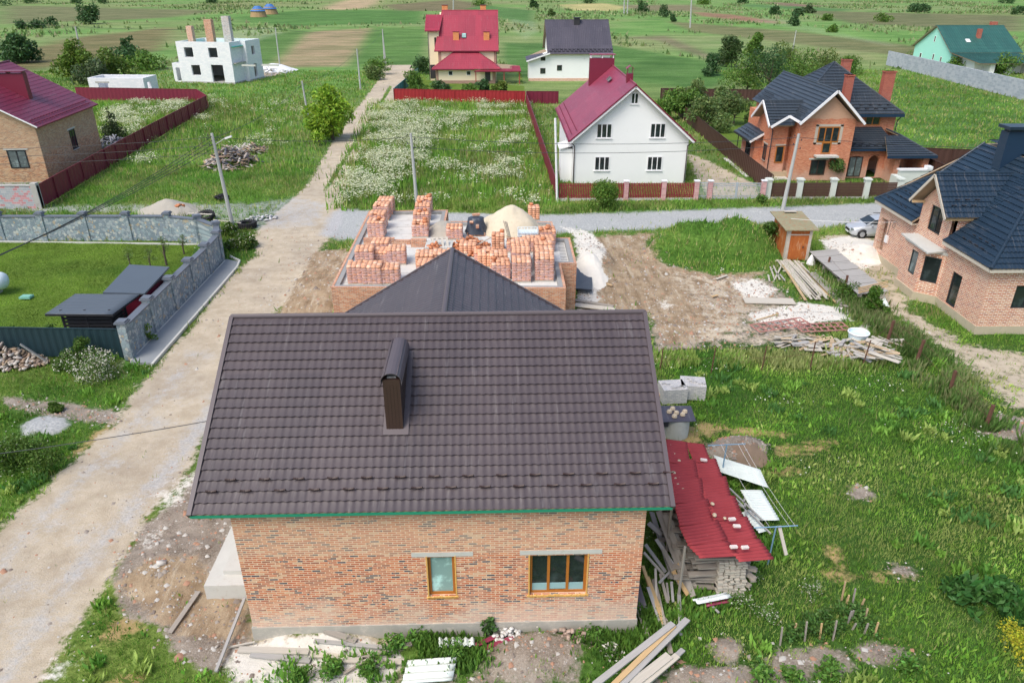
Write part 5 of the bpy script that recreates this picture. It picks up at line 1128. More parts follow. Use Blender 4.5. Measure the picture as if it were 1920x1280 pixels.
TB += [((1258,975),(1282,1060),.16,'w',1.2,.5,'pale plank leaning under the red sheets, right of the dark boards'), ((1268,1000),(1300,1075),.12,'g',1.0,.3,'grey slat crossing in front of the stacked boards'), ((1244,1030),(1275,1095),.18,'o',.9,.15,'broad brown board sliding off the tangle'),
 ((1230,1010),(1262,1058),.12,'g',1.0,.5,'short grey board between the wall and the long dark ones'), ((1280,1085),(1312,1100),.12,'w',.25,.1,'white lath on the grass below the board stack'), ((1215,1100),(1238,1165),.13,'g',.5,.1,'grey plank beside the yellow one at the wall corner'),
 ((1286,1040),(1262,1072),.1,'p',.7,.4,'yellowish slat pointing to the stacked boards'), ((1238,1150),(1262,1180),.12,'o',.15,.1,'short brown board end above the long grey planks')]
for a, b, w_, mt, za, zb, lb in TB: board(lb, a, b, w_*.95, .04, mt, za, zb, roll=rnd.uniform(-.4,.4), group=g_)
o = MB().slab([g3(1196,1060,.9), g3(1192,1135,.1), g3(1214,1140,.1), g3(1199,1090,.6)][::-1], .02).build('roof_offcut', T_GREY); tag(o, 'dark triangular roofing offcut leaning on the near wall corner', 'sheet metal')

# ---------------------------------------------------------------- tin lean-to over the timber stack
t = thing('timber_shelter', 'low shelter of overlapping red corrugated sheets over stacked timber', 'shelter', (0,0,0))
REDT = NT('red_corrugated'); _p = REDT.obj(); _c = REDT.mix(REDT.noise(_p, 1.1, 6, .7), (.28,.035,.04), (.42,.07,.078)); _c = REDT.mix(REDT.step(REDT.noise(_p, 4, 6, .8), .62, .76), _c, (.55,.2,.18)); REDT.base(_c, .78, spec=.2); REDT = REDT.m
def corr(name, o, u, v, mat, parent=None, pitch=.15, amp=.022, wob=.03, seed=1):
    """corrugated sheet, waves across v; o corner, u along the ribs"""
    o, u, v = Vector(o), Vector(u), Vector(v); N = u.cross(v).normalized(); Lv = v.length; n = max(4, int(Lv/pitch*6)); nu = 7; r = random.Random(seed); V = []
    for j in range(nu):
        for i in range(n+1):
            b = i/n; V.append(tuple(o + u*(j/(nu-1)) + v*b + N*(amp*math.sin(6.283*b*Lv/pitch) + wob*math.sin(3*j/(nu-1)+seed)*math.sin(2*b+seed))))
    F_ = [[j*(n+1)+i, (j+1)*(n+1)+i, (j+1)*(n+1)+i+1, j*(n+1)+i+1] for j in range(nu-1) for i in range(n)]
    q = npmesh(name, V, F_, mat, parent, None, True); sm = q.modifiers.new('thick', 'SOLIDIFY'); sm.thickness = .008; return q
# left edge along the house, right edge lower; ribs run across
A0, A1 = Vector((6.45,24.7,2.35)), Vector((5.95,20.9,2.35)); 
EL = [g3(1248,827,2.35), g3(1252,866,2.35), g3(1257,905,2.35), g3(1263,945,2.35), g3(1272,985,2.3), g3(1288,1020,2.25), g3(1312,1045,2.2)]
ER = [g3(1318,836,1.85), g3(1340,862,1.8), g3(1358,895,1.75), g3(1375,930,1.75), g3(1398,968,1.7), g3(1420,1010,1.7), g3(1442,1055,1.7)]
for k in range(6):
    a, b, c_, d = EL[k], EL[k+1], ER[k], ER[k+1]; mid = (a+c_)/2; sgn = .012*k
    up_ = Vector((0,0,.018*(6-k)))
    u1 = (c_-a); v1 = (b-a)*1.10
    corr('roof_sheet', a+up_, u1*.56, v1 + Vector((rnd.uniform(-.05,.05),0,rnd.uniform(-.03,.03))), REDT, t, seed=k)
    corr('roof_sheet', a+u1*.52+up_-Vector((0,0,.02)), u1*.50, (d-(c_))*.5+v1*.55 + Vector((rnd.uniform(-.08,.08),0,rnd.uniform(-.03,.03))), REDT, t, seed=k+9)
for a in (EL[1], EL[5], ER[1], ER[5], EL[3], ER[3]): MB().tube((a.x-.05 if a.x < 7 else a.x-.25, a.y, 0), (a.x-.05 if a.x < 7 else a.x-.25, a.y, a.z-.1), .05).build('post', OLDW, t)
# stacked timber below
s_ = thing('timber_stack', 'stacked old boards under the red corrugated shelter', 'timber stack', (0,0,0)); m = MB(); r = random.Random(4)
for k in range(11):
    for j in range(8):
        x = 6.15+r.uniform(-.35,.15)+k*.02; y = 19.0+j*.52+r.uniform(-.1,.1); m.obox((x+.9,y,.12+k*.13),(2.0+r.uniform(-.5,.4),.2,.06),Matrix.Rotation(r.uniform(-.12,.12),3,'Z'))
m.build('board_layers', OLDW, s_)
b_ = MB(); 
for k in range(13):
    for j in range(9): b_.obox((7.15+r.uniform(-.04,.04)+.19*(j%5), 18.75+.26*(j//5)+r.uniform(-.04,.04)+.02*k,.1+k*.1),(.17,.5,.06),Matrix.Rotation(r.uniform(-.08,.08),3,'Z'))
b_.build('batten_ends', PALEW, s_)
b_ = MB()
for k in range(40): b_.obox((7.9+r.uniform(-.3,.4),18.9+r.uniform(-.2,1.5),r.uniform(.1,1.0)),(.3,.16,.09),Matrix.Rotation(r.uniform(0,3),3,'Z'))
b_.build('firewood', OLDW, s_)
for i, (px, py, sz, lb) in enumerate([(1256,842,.24,'square pale stone at the top left of the red sheets'),(1262,855,.2,'pear shaped stone just below the square one'),(1272,869,.18,'tan stone near the upper middle of the red sheets'),(1263,892,.2,'oval pale stone at the left edge of the red sheets'),(1265,902,.17,'stone just under the oval one'),(1270,914,.18,'lowest of three stones at the left edge'),(1280,923,.16,'grey stone beside the torn hole'),(1335,950,.19,'pale stone in the middle right of the red sheets'),(1339,971,.22,'large white stone below the middle of the sheets'),(1358,977,.16,'flat stone next to a white brick')]):
    p = g3(px, py, 2.2 - .25*(px-1256)/100 - .0); o = MB().box(-.5,-.5,-.5,.5,.5,.5).build('stone', paint('field_stone', (.58,.48,.34), .9, .25, 5, bump=.4), None, loc=p)
    sb = o.modifiers.new('s', 'SUBSURF'); sb.levels = sb.render_levels = 3; o.scale = (sz, sz*.8, sz*.6); o.location.z += .14; o.rotation_euler = (0,0,rnd.uniform(0,3)); tag(o, lb, 'stone', 'stones weighing down the red sheets')
for i, (px, py, lb) in enumerate([(1319,866,'white brick lying on the upper right of the red sheets'),(1372,977,'white brick beside the flat stone on the red sheets'),(1381,990,'white brick just below the other one on the red sheets'),(1375,1029,'broken white brick near the lower right edge, left one'),(1396,1030,'broken white brick near the lower right edge, right one')]):
    p = g3(px, py, 2.0); o = MB().box(-.13,-.06,-.045,.13,.06,.045).build('white_brick', paint('silicate_brick', (.75,.66,.62), .9, .1), None, loc=(p.x,p.y,p.z+.1), rot=(0,.15,rnd.uniform(-.3,.3))); bv = o.modifiers.new('b','BEVEL'); bv.width = .015; tag(o, lb, 'brick', 'white bricks on the red sheets')
WSH = paint('white_slate_sheet', (.66,.72,.68), .85, .08, 2, dirt=((.4,.4,.36), .15))
def sheet(label, pts, mat, pitch=.15, z=.12, seed=1, amp=.025, name='corrugated_sheet', cat='roofing sheet'):
    a, b, d = g3(*pts[0], z), g3(*pts[1], z), g3(*pts[2], z+.04); o = corr(name, a, b-a, d-a, mat, None, pitch, amp, .02, seed); return tag(o, label, cat)
sheet('large white corrugated sheet in the grass above the clothes posts', [(1338,852),(1425,880),(1350,885)], WSH, z=.5); sheet('second white corrugated sheet with branches on it', [(1388,918),(1428,918),(1420,975)], WSH, z=.3, seed=3)
sheet('narrow white sheet edge under the red sheets', [(1390,960),(1405,955),(1424,1000)], WSH, z=.3, seed=5)
sheet('pale corrugated sheet standing against the foundation', [(822,1196),(822,1212),(890,1194)], WSH, z=.22, amp=.05, pitch=.2, seed=2); sheet('stack of pale corrugated sheets lying at the bottom', [(752,1283),(848,1275),(765,1236)], WSH, z=.15, amp=.04, pitch=.24, seed=7)
sheet('small white ribbed sheet by the garden path', [(1298,1122),(1362,1110),(1310,1132)], paint('white_sheet', (.72,.78,.80), .5, .05), z=.25, amp=.03, pitch=.2)
sheet('short maroon ribbed sheet under the small white one', [(1325,1138),(1372,1128),(1318,1122)], T_MAR2, z=.15, amp=.03, pitch=.2)
for lb, a, b in (('upper maroon metal strip lying by the foundation', (890,1210),(935,1190)), ('lower maroon metal strip lying by the foundation', (905,1216),(962,1198))): o = board(lb, a, b, .16, .03, 'g', .2, .15, name='metal_strip', cat='metal strip'); o.data = o.data.copy(); o.data.materials[0] = T_MAR2
loose('white rubble sack remains against the foundation', 950, 1192, .1, .45, 40, 'rubble_heap', 'rubble', .3, 8, (.72,.70,.66), (.12,.1,.05))
loose('heap of broken brick rubble by the near foundation', 1075, 1200, .05, .8, 70, 'rubble_heap', 'rubble', .35, 12, (.42,.32,.26), (.14,.1,.08))
loose('pale broken concrete lump in the soil left of the porch', 307, 1062, .15, .28, 14, 'concrete_lump', 'rubble', .25, 13, (.62,.60,.55), (.3,.2,.12))
for k, (px, py, lb) in enumerate([(1192,1200,'a'),(330,1130,'b'),(345,1215,'c')]): pass
# barrel and brick blocks
c = g3(1268, 815); t = thing('water_trough', 'concrete ring covered with dark tile offcuts and stones', 'trough', (c.x-.05, c.y+.2, 0)); MB().tube((0,0,-.05),(0,0,.95),.62,.62,24).build('ring', CONC_L, t)
m = MB(); m.slab([(-.75,-.65,.98),(.75,-.6,.98),(.8,.65,1.02),(-.7,.7,1.0)],.03); m.obox((-.6,-.45,.8),(.35,.1,.4),Matrix.Rotation(.2,3,'X')); m.build('tile_cover', T_GREY, t)
m = MB(); [m.tube((x,y,1.02),(x,y,1.12),.13,.1,7) for x,y in ((-.3,.1),(-.1,.35),(0,0),(.25,-.15),(-.15,-.3),(.4,.1))]; m.build('cover_stones', paint('field_stone', (.58,.48,.34), .9, .25, 5, bump=.4), t)
GB = brick('grey_paving_block', [(.55,.56,.56),(.62,.62,.60),(.48,.49,.5)], (.36,.36,.36), .2, bl=.2, bh=.09)
for lb, px, py, rz in (('wrapped block of pale grey bricks beside the roof edge', 1263, 757, .1), ('greenish pale block of bricks right of the grey one', 1301, 750, -.15)):
    c = g3(px, py); t = thing('paving_block_stack', lb, 'brick block', (c.x, c.y+.5, 0), rz); MB().box(-.6,-.5,.0,.6,.5,.78).build('bricks', GB, t); [MB().obox((rnd.uniform(-.5,.5),rnd.uniform(-.4,.4),.82),(.2,.1,.08),Matrix.Rotation(rnd.uniform(-.2,.2),3,'Z')).build('loose_brick', GB, t) for k in range(6)]
loose('short row of red and cream bricks behind the grey block', 1255, 738, .1, .8, 30, hh=.5, seed=21, col=(.55,.38,.25))
# clothes line
BLUP = paint('blue_pipe', (.18,.32,.45), .5, .1)
c0 = g3(1352, 895); c1 = g3(1440, 1055)
for lb, c, n_ in (('far blue steel T post of the clothes line', c0, 1), ('near blue steel T post of the clothes line', c1, 2)):
    t = thing('clothes_post', lb, 'clothes post', (c.x, c.y, 0)); MB().tube((0,0,-.1),(.03,0,1.62),.028).build('pole', BLUP, t); MB().tube((-.75,-.05,1.63),(.8,.05,1.63),.022).build('crossbar', BLUP, t)
cables('clothes_line', 'thin white clothes lines between the two blue posts', [((c0.x+k*.7, c0.y, 1.65), (c1.x+k*.7, c1.y, 1.65)) for k in (-.3, .7, 1)], WHITE_TRIM, .006, .12)
board('white board hanging at the near clothes post', (1461,985), (1474,1040), .12, .04, 'w', 1.6, .8)
for k, (a, b) in enumerate([((1375,930),(1445,1000)),((1368,915),(1430,975)),((1395,935),(1400,975)),((1385,945),(1415,965))]): board(('first','second','third','fourth')[k]+' grey branch lying across the second white sheet, counted from the left shelter edge', a, b, .05, .05, 'g', .5, .5, name='branch', cat='branch')

# ---------------------------------------------------------------- yard between the houses
g_ = 'boards of the plank stacks in the yard'
t = thing('board_pile', 'long pile of old pale boards beside the rusty shed', 'board pile', (0,0,0)); m = MB(); r = random.Random(8)
a, b = g3(1480,492), g3(1540,560)
for k in range(14):
    o_ = Vector((-.75+.2*(k%8), 0, .1+.07*(k//8))); m.beam(a+o_+Vector((r.uniform(-.1,.1),r.uniform(-.4,.3),0)), b+o_+Vector((r.uniform(-.1,.1),r.uniform(-.5,.3),0)), .17, .04)
m.build('old_boards', PALEW, t); m = MB(); [m.beam(a+Vector((-1.0-.1*k,.2-2*k,.05)), a+Vector((1.0,-.3-2*k,.05)), .1,.06) for k in range(3)]; m.build('bearers', PALEW, t)
board('yellow plank along the left side of the board pile', (1468,496), (1510,562), .16, .06, 'p', .15, .15); board('fresh yellow slat along the right side of the board pile', (1497,495), (1560,558), .1, .06, 'p', .15, .15)
board('second fresh slat on the right side of the board pile', (1503,500), (1566,566), .07, .06, 'p', .15, .15)
t = thing('dark_board_pile', 'low pile of dark weathered boards right of the pale pile', 'board pile', (0,0,0)); m = MB(); a, b = g3(1515,510), g3(1592,575)
for k in range(9): m.beam(a+Vector((-.5+.17*(k%6),r.uniform(-.4,.4),.06+.06*(k//6))), b+Vector((-.5+.17*(k%6),r.uniform(-.4,.4),.06+.06*(k//6))), .15, .04)
m.build('boards', OLDW, t)
t = thing('plank_deck', 'weathered grey plank deck raised on blocks in the yard', 'plank deck', (0,0,0)); m = MB(); z = .75
p0, p1, p2, p3 = [Vector((22.1,50.9,z)), Vector((24.2,51.4,z)), Vector((24.3,43.4,z)), Vector((22.2,42.9,z))]
for k in range(26):
    f0, f1 = k/26, (k+.93)/26; q = Vector((0,0,r.uniform(-.015,.02))); m.slab([p3.lerp(p0,1-f1)+q, p2.lerp(p1,1-f1)+q+Vector((r.uniform(-.1,.1),0,0)), p2.lerp(p1,1-f0)+q, p3.lerp(p0,1-f0)+q], .03)
m.build('deck_board', GREYW, t); m = MB(); [m.box(x,y,0,x+.3,y+.3,z-.05) for x in (22.3,23.8) for y in (43.3,46,48.5,50.6)]; m.box(22.3,43,.5,22.5,51,.7); m.box(23.9,43.4,.5,24.1,51.2,.7); m.build('support', OLDW, t)
for k in range(4): board(('lowest','second','third','topmost')[k]+' of four yellow slats lying across the near end of the deck', (1610,549-k*3), (1665,536-k*3), .07, .04, 'p', .85, .85, group='slats on the deck')
o = sheet('curled grey slate sheet beyond the deck end', [(1640,545),(1655,548),(1652,572)], WSH, z=.2)
tag(heap('black_bag', 'black plastic bag under the near end of the deck', 'bag', g3(1630,570), .5, .4, .6, TARP, 6), None)
tag(heap('white_sack', 'white sack standing at the rusty shed corner', 'sack', g3(1520,494), .35, .3, .7, WHITE_TRIM, 8), None)
board('white formwork panel lying on the dirt', (1395,563), (1489,565), .85, .06, 'w', .1, .1, name='formwork_panel', cat='panel')
g_ = 'scattered offcuts'
for a, b, w_, mt, lb in [((1343,523),(1363,516),.16,'w','short pale plank alone on the dirt left of the lime'), ((1335,556),(1346,553),.14,'p','tiny board end on the dirt'), ((1148,535),(1139,532),.2,'p','small board end beside the white heap'), ((1078,571),(1153,580),.55,'w','thick plank at the right foot of the unfinished house'), ((1076,562),(1150,574),.3,'o','dark plank under the thick one'),
   ((1444,500),(1452,522),.1,'w','first white lath of the small bunch'),((1450,498),(1462,524),.1,'w','second white lath of the small bunch'),((1466,496),(1452,525),.1,'w','third white lath crossing the bunch'),((1440,515),(1443,527),.1,'w','shortest white lath of the bunch'),((1462,514),(1472,526),.1,'g','grey lath at the right of the bunch'),
   ((1418,600),(1460,588),.06,'p','thin slat on the white dust'),((1425,606),(1475,600),.06,'p','second thin slat on the white dust')]: board(lb, a, b, w_, .05, mt, .1, .1, group=g_)
# wreck of red window frames and heap of timber
RPAINT = paint('faded_red_paint', (.42,.19,.16), .7, .25, 4, dirt=((.6,.5,.45), .3))
for lb, a, b in (('larger faded red window frame with bars lying on the white dust', (1425,622),(1520,608)), ('smaller faded red window frame lying right of the larger one', (1505,622),(1595,618))):
    p, q = g3(*a, .2), g3(*b, .2); t = thing('window_frame_scrap', lb, 'old frame', (0,0,0)); m = MB(); d = (q-p); n = Vector((-d.y,d.x,0)).normalized()*1.0
    for f in (0,.5,1): m.beam(p+n*f, q+n*f, .08, .05)
    for k in range(8): m.beam(p+d*k/7, p+d*k/7+n, .07, .05)
    m.build('bars', RPAINT, t)
t = thing('broken_timber_heap', 'big heap of broken boards and slats at the yard corner', 'timber heap', (0,0,0)); r = random.Random(5)
for nm, mt, n_ in (('pale_slats', PALEW, 80), ('yellow_slats', PINE, 36), ('grey_boards', GREYW, 26)):
    m = MB()
    for k in range(n_):
        f = r.random(); px, py = (1612+62*r.random(), 636+34*r.random()) if f < .55 else ((1465+80*r.random(), 628+26*r.random()) if f < .78 else (1555+42*r.random(), 640+36*r.random()))
        c = g3(px, py, r.uniform(.1,.7 if px > 1600 else .35)); ang = r.gauss(-.5 if px > 1600 else (.05 if px < 1545 else 1.0), .45); L_ = r.uniform(.5,1.7); dv = Vector((math.cos(ang), math.sin(ang), r.uniform(-.25,.2)))*L_/2; m.beam(c-dv, c+dv, r.uniform(.08,.24), .035, r.uniform(-.5,.5))
    m.build(nm, mt, t)
c = g3(1613, 650); t = thing('plastic_tub', 'round white plastic tub among the broken boards', 'tub', (c.x, c.y+.5, .1)); MB().tube((0,0,0),(0,0,.55),.45,.55,24,False).build('body', paint('tub_plastic', (.62,.74,.80), .4, .05), t)
m = MB(); [m.tube((.56*math.cos(6.283*k/24),.56*math.sin(6.283*k/24),.57),(.56*math.cos(6.283*(k+1)/24),.56*math.sin(6.283*(k+1)/24),.57),.035,None,6) for k in range(24)]; m.build('rim', WHITE_TRIM, t); MB().tube((0,0,.40),(0,0,.42),.51,.51,24).build('lid', paint('tub_plastic', (.62,.74,.80), .4, .05), t)
board('square white plywood sheet on the broken boards', (1506,651), (1540,653), .7, .04, 'w', .2, .2, name='plywood_sheet', cat='plywood')
o = MB().slab([g3(1072,495,.3),g3(1110,520,.3),g3(1110,543,.4),g3(1078,540,.35)][::-1], .1).build('folded_tarp', TARP); tag(o, 'folded dark tarpaulin beside the unfinished house wall', 'tarpaulin')

# rusty metal cabin
RUST = NT('rusty_sheet'); _p = RUST.obj(); _mp = RUST.n('Mapping'); RUST.put(_mp.inputs[0], _p); _mp.inputs['Scale'].default_value = (1,1,.35)
_c = RUST.mix(RUST.step(RUST.noise(_mp.outputs[0], 2.2, 9, .75), .30, .50), (.60,.46,.30), (.42,.12,.03)); _c = RUST.mix(RUST.step(RUST.noise(_mp.outputs[0], 5, 8, .8), .5, .68), _c, (.55,.22,.06)); _c = RUST.mix(RUST.step(RUST.noise(_p, 6, 6, .8), .62, .72), _c, (.10,.045,.03)); RUST.base(_c, .8, spec=.3); RUST = RUST.m
RROOF = paint('mossy_roof', (.27,.27,.16), .8, .3, 2, dirt=((.34,.16,.08), .6))
t = thing('rusty_cabin', 'rusty sheet metal cabin with a mossy overhanging roof', 'metal cabin', (0,0,0)); m = MB(); m.box(20.45,51.1,0,22.15,54.2,2.35); m.build('body', RUST, t)
m = MB(); m.slab([(20.1,50.8,2.38),(22.5,50.8,2.38),(22.6,54.7,2.62),(20.2,54.7,2.62)], .07); m.build('roof', RROOF, t)
m = MB(); m.box(20.42,51.06,0,20.62,51.1,2.35); m.box(21.97,51.06,0,22.17,51.1,2.35); m.box(20.62,51.06,1.9,21.97,51.09,1.98); m.box(20.4,51.08,0,20.45,51.3,2.35); m.build('corner_strip', paint('pale_rust', (.5,.45,.38), .8, .3, 4), t)
m = MB(); m.box(20.85,51.05,.1,21.75,51.08,1.88); dr = m.build('door', RUST, t); MB().box(21.6,51.0,.95,21.66,51.05,1.1).build('handle', DK_METAL, dr)
board('white board lying on the cabin roof', (1470,396), (1492,396), .35, .05, 'w', 2.72, 2.72); 
o = MB().box(19.4,54.4,0,20.3,55.6,1.1).box(19.45,54.45,1.1,20.25,55.55,1.14).build('brick_bin', BR_PINK); tag(o, 'small brick and plate bin behind the rusty cabin', 'brick bin')
HARD.append([(20.4,51),(22.2,51),(22.2,54.3),(20.4,54.3)])

# ---------------------------------------------------------------- silver car
CARP = paint('silver_paint', (.56,.59,.62), .25, .02, 1, .35, spec=.6); BLKP = paint('black_trim', (.015,.015,.018), .5, .05); TYRE = paint('tyre_rubber', (.02,.02,.021), .9, .2, 8); RIM = paint('alloy', (.45,.46,.48), .3, .05, 1, .7)
c = g3(1586, 440); car = thing('silver_car', 'silver family car parked on the gravel road beside the navy roof house', 'car', (c.x+.05, 57.0, 0), R(-3))
Xs = [0,.08,.3,.8,1.25,1.6,2.2,2.9,3.6,4.1,4.35,4.45]; hw = [.55,.72,.82,.88,.9,.9,.9,.9,.9,.86,.8,.7]; zb = [.35,.25,.2,.18,.18,.18,.18,.18,.18,.22,.3,.4]; zt = [.62,.72,.82,.93,1.0,1.04,1.06,1.07,1.08,1.06,1.0,.9]
V = []; Fc = []
for x, h_, b_, t_ in zip(Xs, hw, zb, zt):
    for (fy, fz) in ((-1,0),(-1.03,.35),(-1.0,.7),(-.93,.93),(-.8,1.0),(-.3,1.03),(.3,1.03),(.8,1.0),(.93,.93),(1.0,.7),(1.03,.35),(1,0)): V.append((x, fy*h_, b_+(t_-b_)*fz))
for i in range(len(Xs)-1):
    for j in range(12): Fc.append([i*12+j, (i+1)*12+j, (i+1)*12+(j+1)%12, i*12+(j+1)%12])
body = MB(); body.v = V; body.f = [tuple(f) for f in Fc] + [tuple(range(11,-1,-1))[::-1], tuple(11*12+k for k in range(12))[::-1]]
bo = body.build('body', CARP, car, True)
gx_ = [1.0,1.75,2.3,3.0,3.7,4.2]; gw = [.80,.70,.66,.66,.66,.66]; gt = [1.02,1.42,1.56,1.6,1.57,1.40]; gb = [.98,1.02,1.04,1.05,1.05,1.0]
V = []; 
for x, w_, t_, b_ in zip(gx_, gw, gt, gb): V += [(x,-.84,b_),(x+.0,-w_,t_-.03),(x,-w_*.6,t_),(x,w_*.6,t_),(x,w_,t_-.03),(x,.84,b_)]
cab = MB(); cab.v = V; cab.f = [(i*6+j,(i+1)*6+j,(i+1)*6+j+1,i*6+j+1) for i in range(5) for j in range(5)] + [(5,4,3,2,1,0),(30,31,32,33,34,35)]; cab.build('greenhouse', CARP, car, False)
gl = MB(); e = .012
gl.quad((1.08,-.72,1.06+e),(1.08,.72,1.06+e),(1.72,.62,1.42+e),(1.72,-.62,1.42+e)); gl.build('windscreen', GLASS, car)
for s_ in (-1,1):
    for x0,x1,a0,a1 in ((1.55,2.45,1.32,1.50),(2.55,3.35,1.51,1.53),(3.45,4.05,1.53,1.38)):
        yb = lambda z: s_*(.84-(.84-.67)*(z-1.04)/.5+.012)
        q = [(x0-(.25 if x0<2 else 0),yb(1.1),1.1),(x1,yb(1.1),1.1),(x1,yb(a1),a1),(x0+(.12 if x0 < 2 else 0),yb(a0+.1 if x0<2 else a0),a0+(.1 if x0<2 else 0))]
        MB().quad(*(q if s_ < 0 else q[::-1])).build('side_window', GLASS, car)
for x in (.85, 3.6):
    for s_ in (-1,1):
        w_ = MB().tube((x,s_*.72,.32),(x,s_*.93,.32),.32,.32,24).build('wheel', TYRE, car, True); MB().tube((x,s_*.9,.32),(x,s_*.945,.32),.2,.2,14).build('rim', RIM, w_)
        MB().tube((x,s_*.885,.34),(x,s_*.915,.34),.38,.38,24).build('wheel_arch', BLKP, car, True)
for s_ in (-1,1): MB().obox((.13,s_*.6,.66),(.22,.3,.13),Matrix.Rotation(s_*.35,3,'Z')).build('headlight', GLASS_L, car); MB().obox((1.5,s_*.97,1.08),(.12,.2,.13),Matrix.Identity(3)).build('wing_mirror', CARP, car)
MB().box(-.02,-.42,.42,.06,.42,.6).build('grille', BLKP, car); MB().box(-.04,-.26,.30,-.01,.26,.40).build('number_plate', WHITE_TRIM, car)
m = MB(); [m.box(2.0,s_*.6-.02,1.62,3.9,s_*.6+.02,1.66) for s_ in (-1,1)]; m.build('roof_rail', BLKP, car)
# ---------------------------------------------------------------- stone walled plot on the left
STM = NT('slate_masonry'); _p = STM.obj(); _sn = STM.n('SeparateXYZ'); STM.put(_sn.inputs[0], _p)
_u = STM.math('ADD', _sn.outputs[0], _sn.outputs[1]); _cv = STM.n('CombineXYZ'); STM.put(_cv.inputs[0], _u); STM.put(_cv.inputs[1], _sn.outputs[2])
_v = STM.n('TexVoronoi', distance='MANHATTAN'); _v.inputs['Scale'].default_value = 5; _v.inputs['Randomness'].default_value = .85; STM.put(_v.inputs['Vector'], _cv.outputs[0])
_e = STM.n('TexVoronoi', feature='DISTANCE_TO_EDGE'); _e.inputs['Scale'].default_value = 5; _e.inputs['Randomness'].default_value = .85; STM.put(_e.inputs['Vector'], _cv.outputs[0])
_s = STM.n('SeparateColor'); STM.put(_s.inputs[0], _v.outputs['Color'])
_c = STM.ramp(_s.outputs[0], [(0,(.23,.29,.32)),(.3,(.32,.40,.42)),(.5,(.40,.45,.46)),(.7,(.27,.32,.36)),(.86,(.54,.55,.50)),(.95,(.46,.39,.28))], 'CONSTANT')
_c = STM.mix(STM.noise(_p, 9, 4), STM.mix(1., _c, (.75,.78,.8), 'MULTIPLY'), _c); _c = STM.mix(STM.step(_e.outputs['Distance'], .05, .0), _c, (.16,.18,.2))
STM.base(_c, .85, spec=.3); STM.bump(_e.outputs['Distance'], .6, .03); STM = STM.m
SLATE = paint('slate_coping', (.13,.15,.18), .6, .15, 2); ASPH = paint('dark_asphalt', (.26,.28,.29), .9, .12, 2, bump=.3)
PWY = [(-20.2,36.2),(-20.25,39.4),(-20.3,42.6),(-20.35,45.8),(-20.35,48.8),(-20.5,51.6),(-21.3,53.8),(-23.3,55.5),(-25.9,56.3),(-29.1,56.35),(-32.4,56.4),(-35.7,56.4),(-39.0,56.45),(-42.3,56.5)]
t = thing('stone_wall', 'grey slate stone wall with dark coping and square posts round the lawn', 'wall', (0,0,0))
for k, (a, b) in enumerate(zip(PWY, PWY[1:])):
    d = Vector((b[0]-a[0], b[1]-a[1], 0)); L_ = d.length; d /= L_; n = Vector((-d.y, d.x, 0)); ang = math.atan2(d.y, d.x); Mz = Matrix.Rotation(ang, 3, 'Z'); c = Vector(((a[0]+b[0])/2, (a[1]+b[1])/2, 0))
    MB().obox(c+Vector((0,0,.95)), (L_-.4, .3, 1.9), Mz).build('panel', STM, t); MB().obox(c+Vector((0,0,1.94)), (L_-.4, .42, .08), Mz).build('coping', SLATE, t)
for k, a in enumerate(PWY):
    Mz = Matrix.Rotation(.0 if k < 6 else (.5 if k < 8 else 0), 3, 'Z'); MB().obox((a[0],a[1],1.05), (.46,.46,2.14), Mz).build('post', STM, t); MB().obox((a[0],a[1],2.17), (.62,.62,.09), Mz).obox((a[0],a[1],2.25), (.5,.5,.07), Mz).build('post_cap', SLATE, t)
m = MB(); m.prism([(-20.0,35.6),(-18.75,35.5),(-18.8,43),(-18.9,50),(-19.1,51.2),(-20.15,51.7)],-.1,.07); tag(m.build('pavement', ASPH), kind='structure')
m = MB(); pts = [(-18.68,35.3),(-18.74,43),(-18.84,50),(-19.05,51.3),(-20.0,52.2)]; [m.beam((*a,.04),(*b,.04),.13,.2) for a, b in zip(pts, pts[1:])]; tag(m.build('kerb', CONC_L), kind='structure')
m = MB(); m.beam((-20.03,35.8,.03),(-20.15,51.5,.03),.08,.12); m.beam((-23.4,55.2,.02),(-42,56.2,.02),.1,.12); tag(m.build('wall_footing', CONC_L), 'pale concrete strip at the foot of the slate stone wall', 'footing')
HARD += [[(-20.6,35.3),(-18.6,35.3),(-18.7,51.5),(-20.6,52)]]
# sheds
DKG = paint('graphite_sheet', (.085,.105,.125), .4, .08, 1); DKB = paint('black_boards', (.022,.022,.026), .7, .25, 3)
t = thing('wood_store', 'black slatted wood store with a graphite sloping roof beside the dark fence', 'shed', (0,0,0))
m = MB()
for k in range(9): m.box(-24.3,37.72,.15+.21*k,-21.6,37.76,.29+.21*k); m.box(-21.6,37.7,.15+.21*k,-21.56,39.3,.29+.21*k)
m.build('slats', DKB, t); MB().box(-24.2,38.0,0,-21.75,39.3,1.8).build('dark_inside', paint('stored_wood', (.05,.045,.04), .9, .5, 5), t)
[MB().box(x,y,0,x+.1,y+.1,2.2).build('post', DKB, t) for x in (-24.3,-23.0,-21.65) for y in (37.7,39.3)]
corr('roof', (-24.9,37.35,2.14), (3.7,-.1,.0), (.5,2.35,.2), DKG, t, .18, .012, 0, 2); MB().slab([(-24.9,37.35,2.1),(-21.2,37.25,2.1),(-20.75,39.6,2.3),(-24.4,39.7,2.3)],.09).build('roof_frame', DKB, t)
t = thing('maroon_shed', 'low shed with a plain graphite roof and maroon side behind the wood store', 'shed', (0,0,0))
MB().box(-22.7,40.4,0,-20.75,43.5,2.0).build('body', MAR_METAL, t); MB().slab([(-23.05,40.1,2.25),(-20.6,39.95,2.25),(-20.65,43.75,2.45),(-23.3,44.2,2.45)],.1).build('roof', DKG, t)
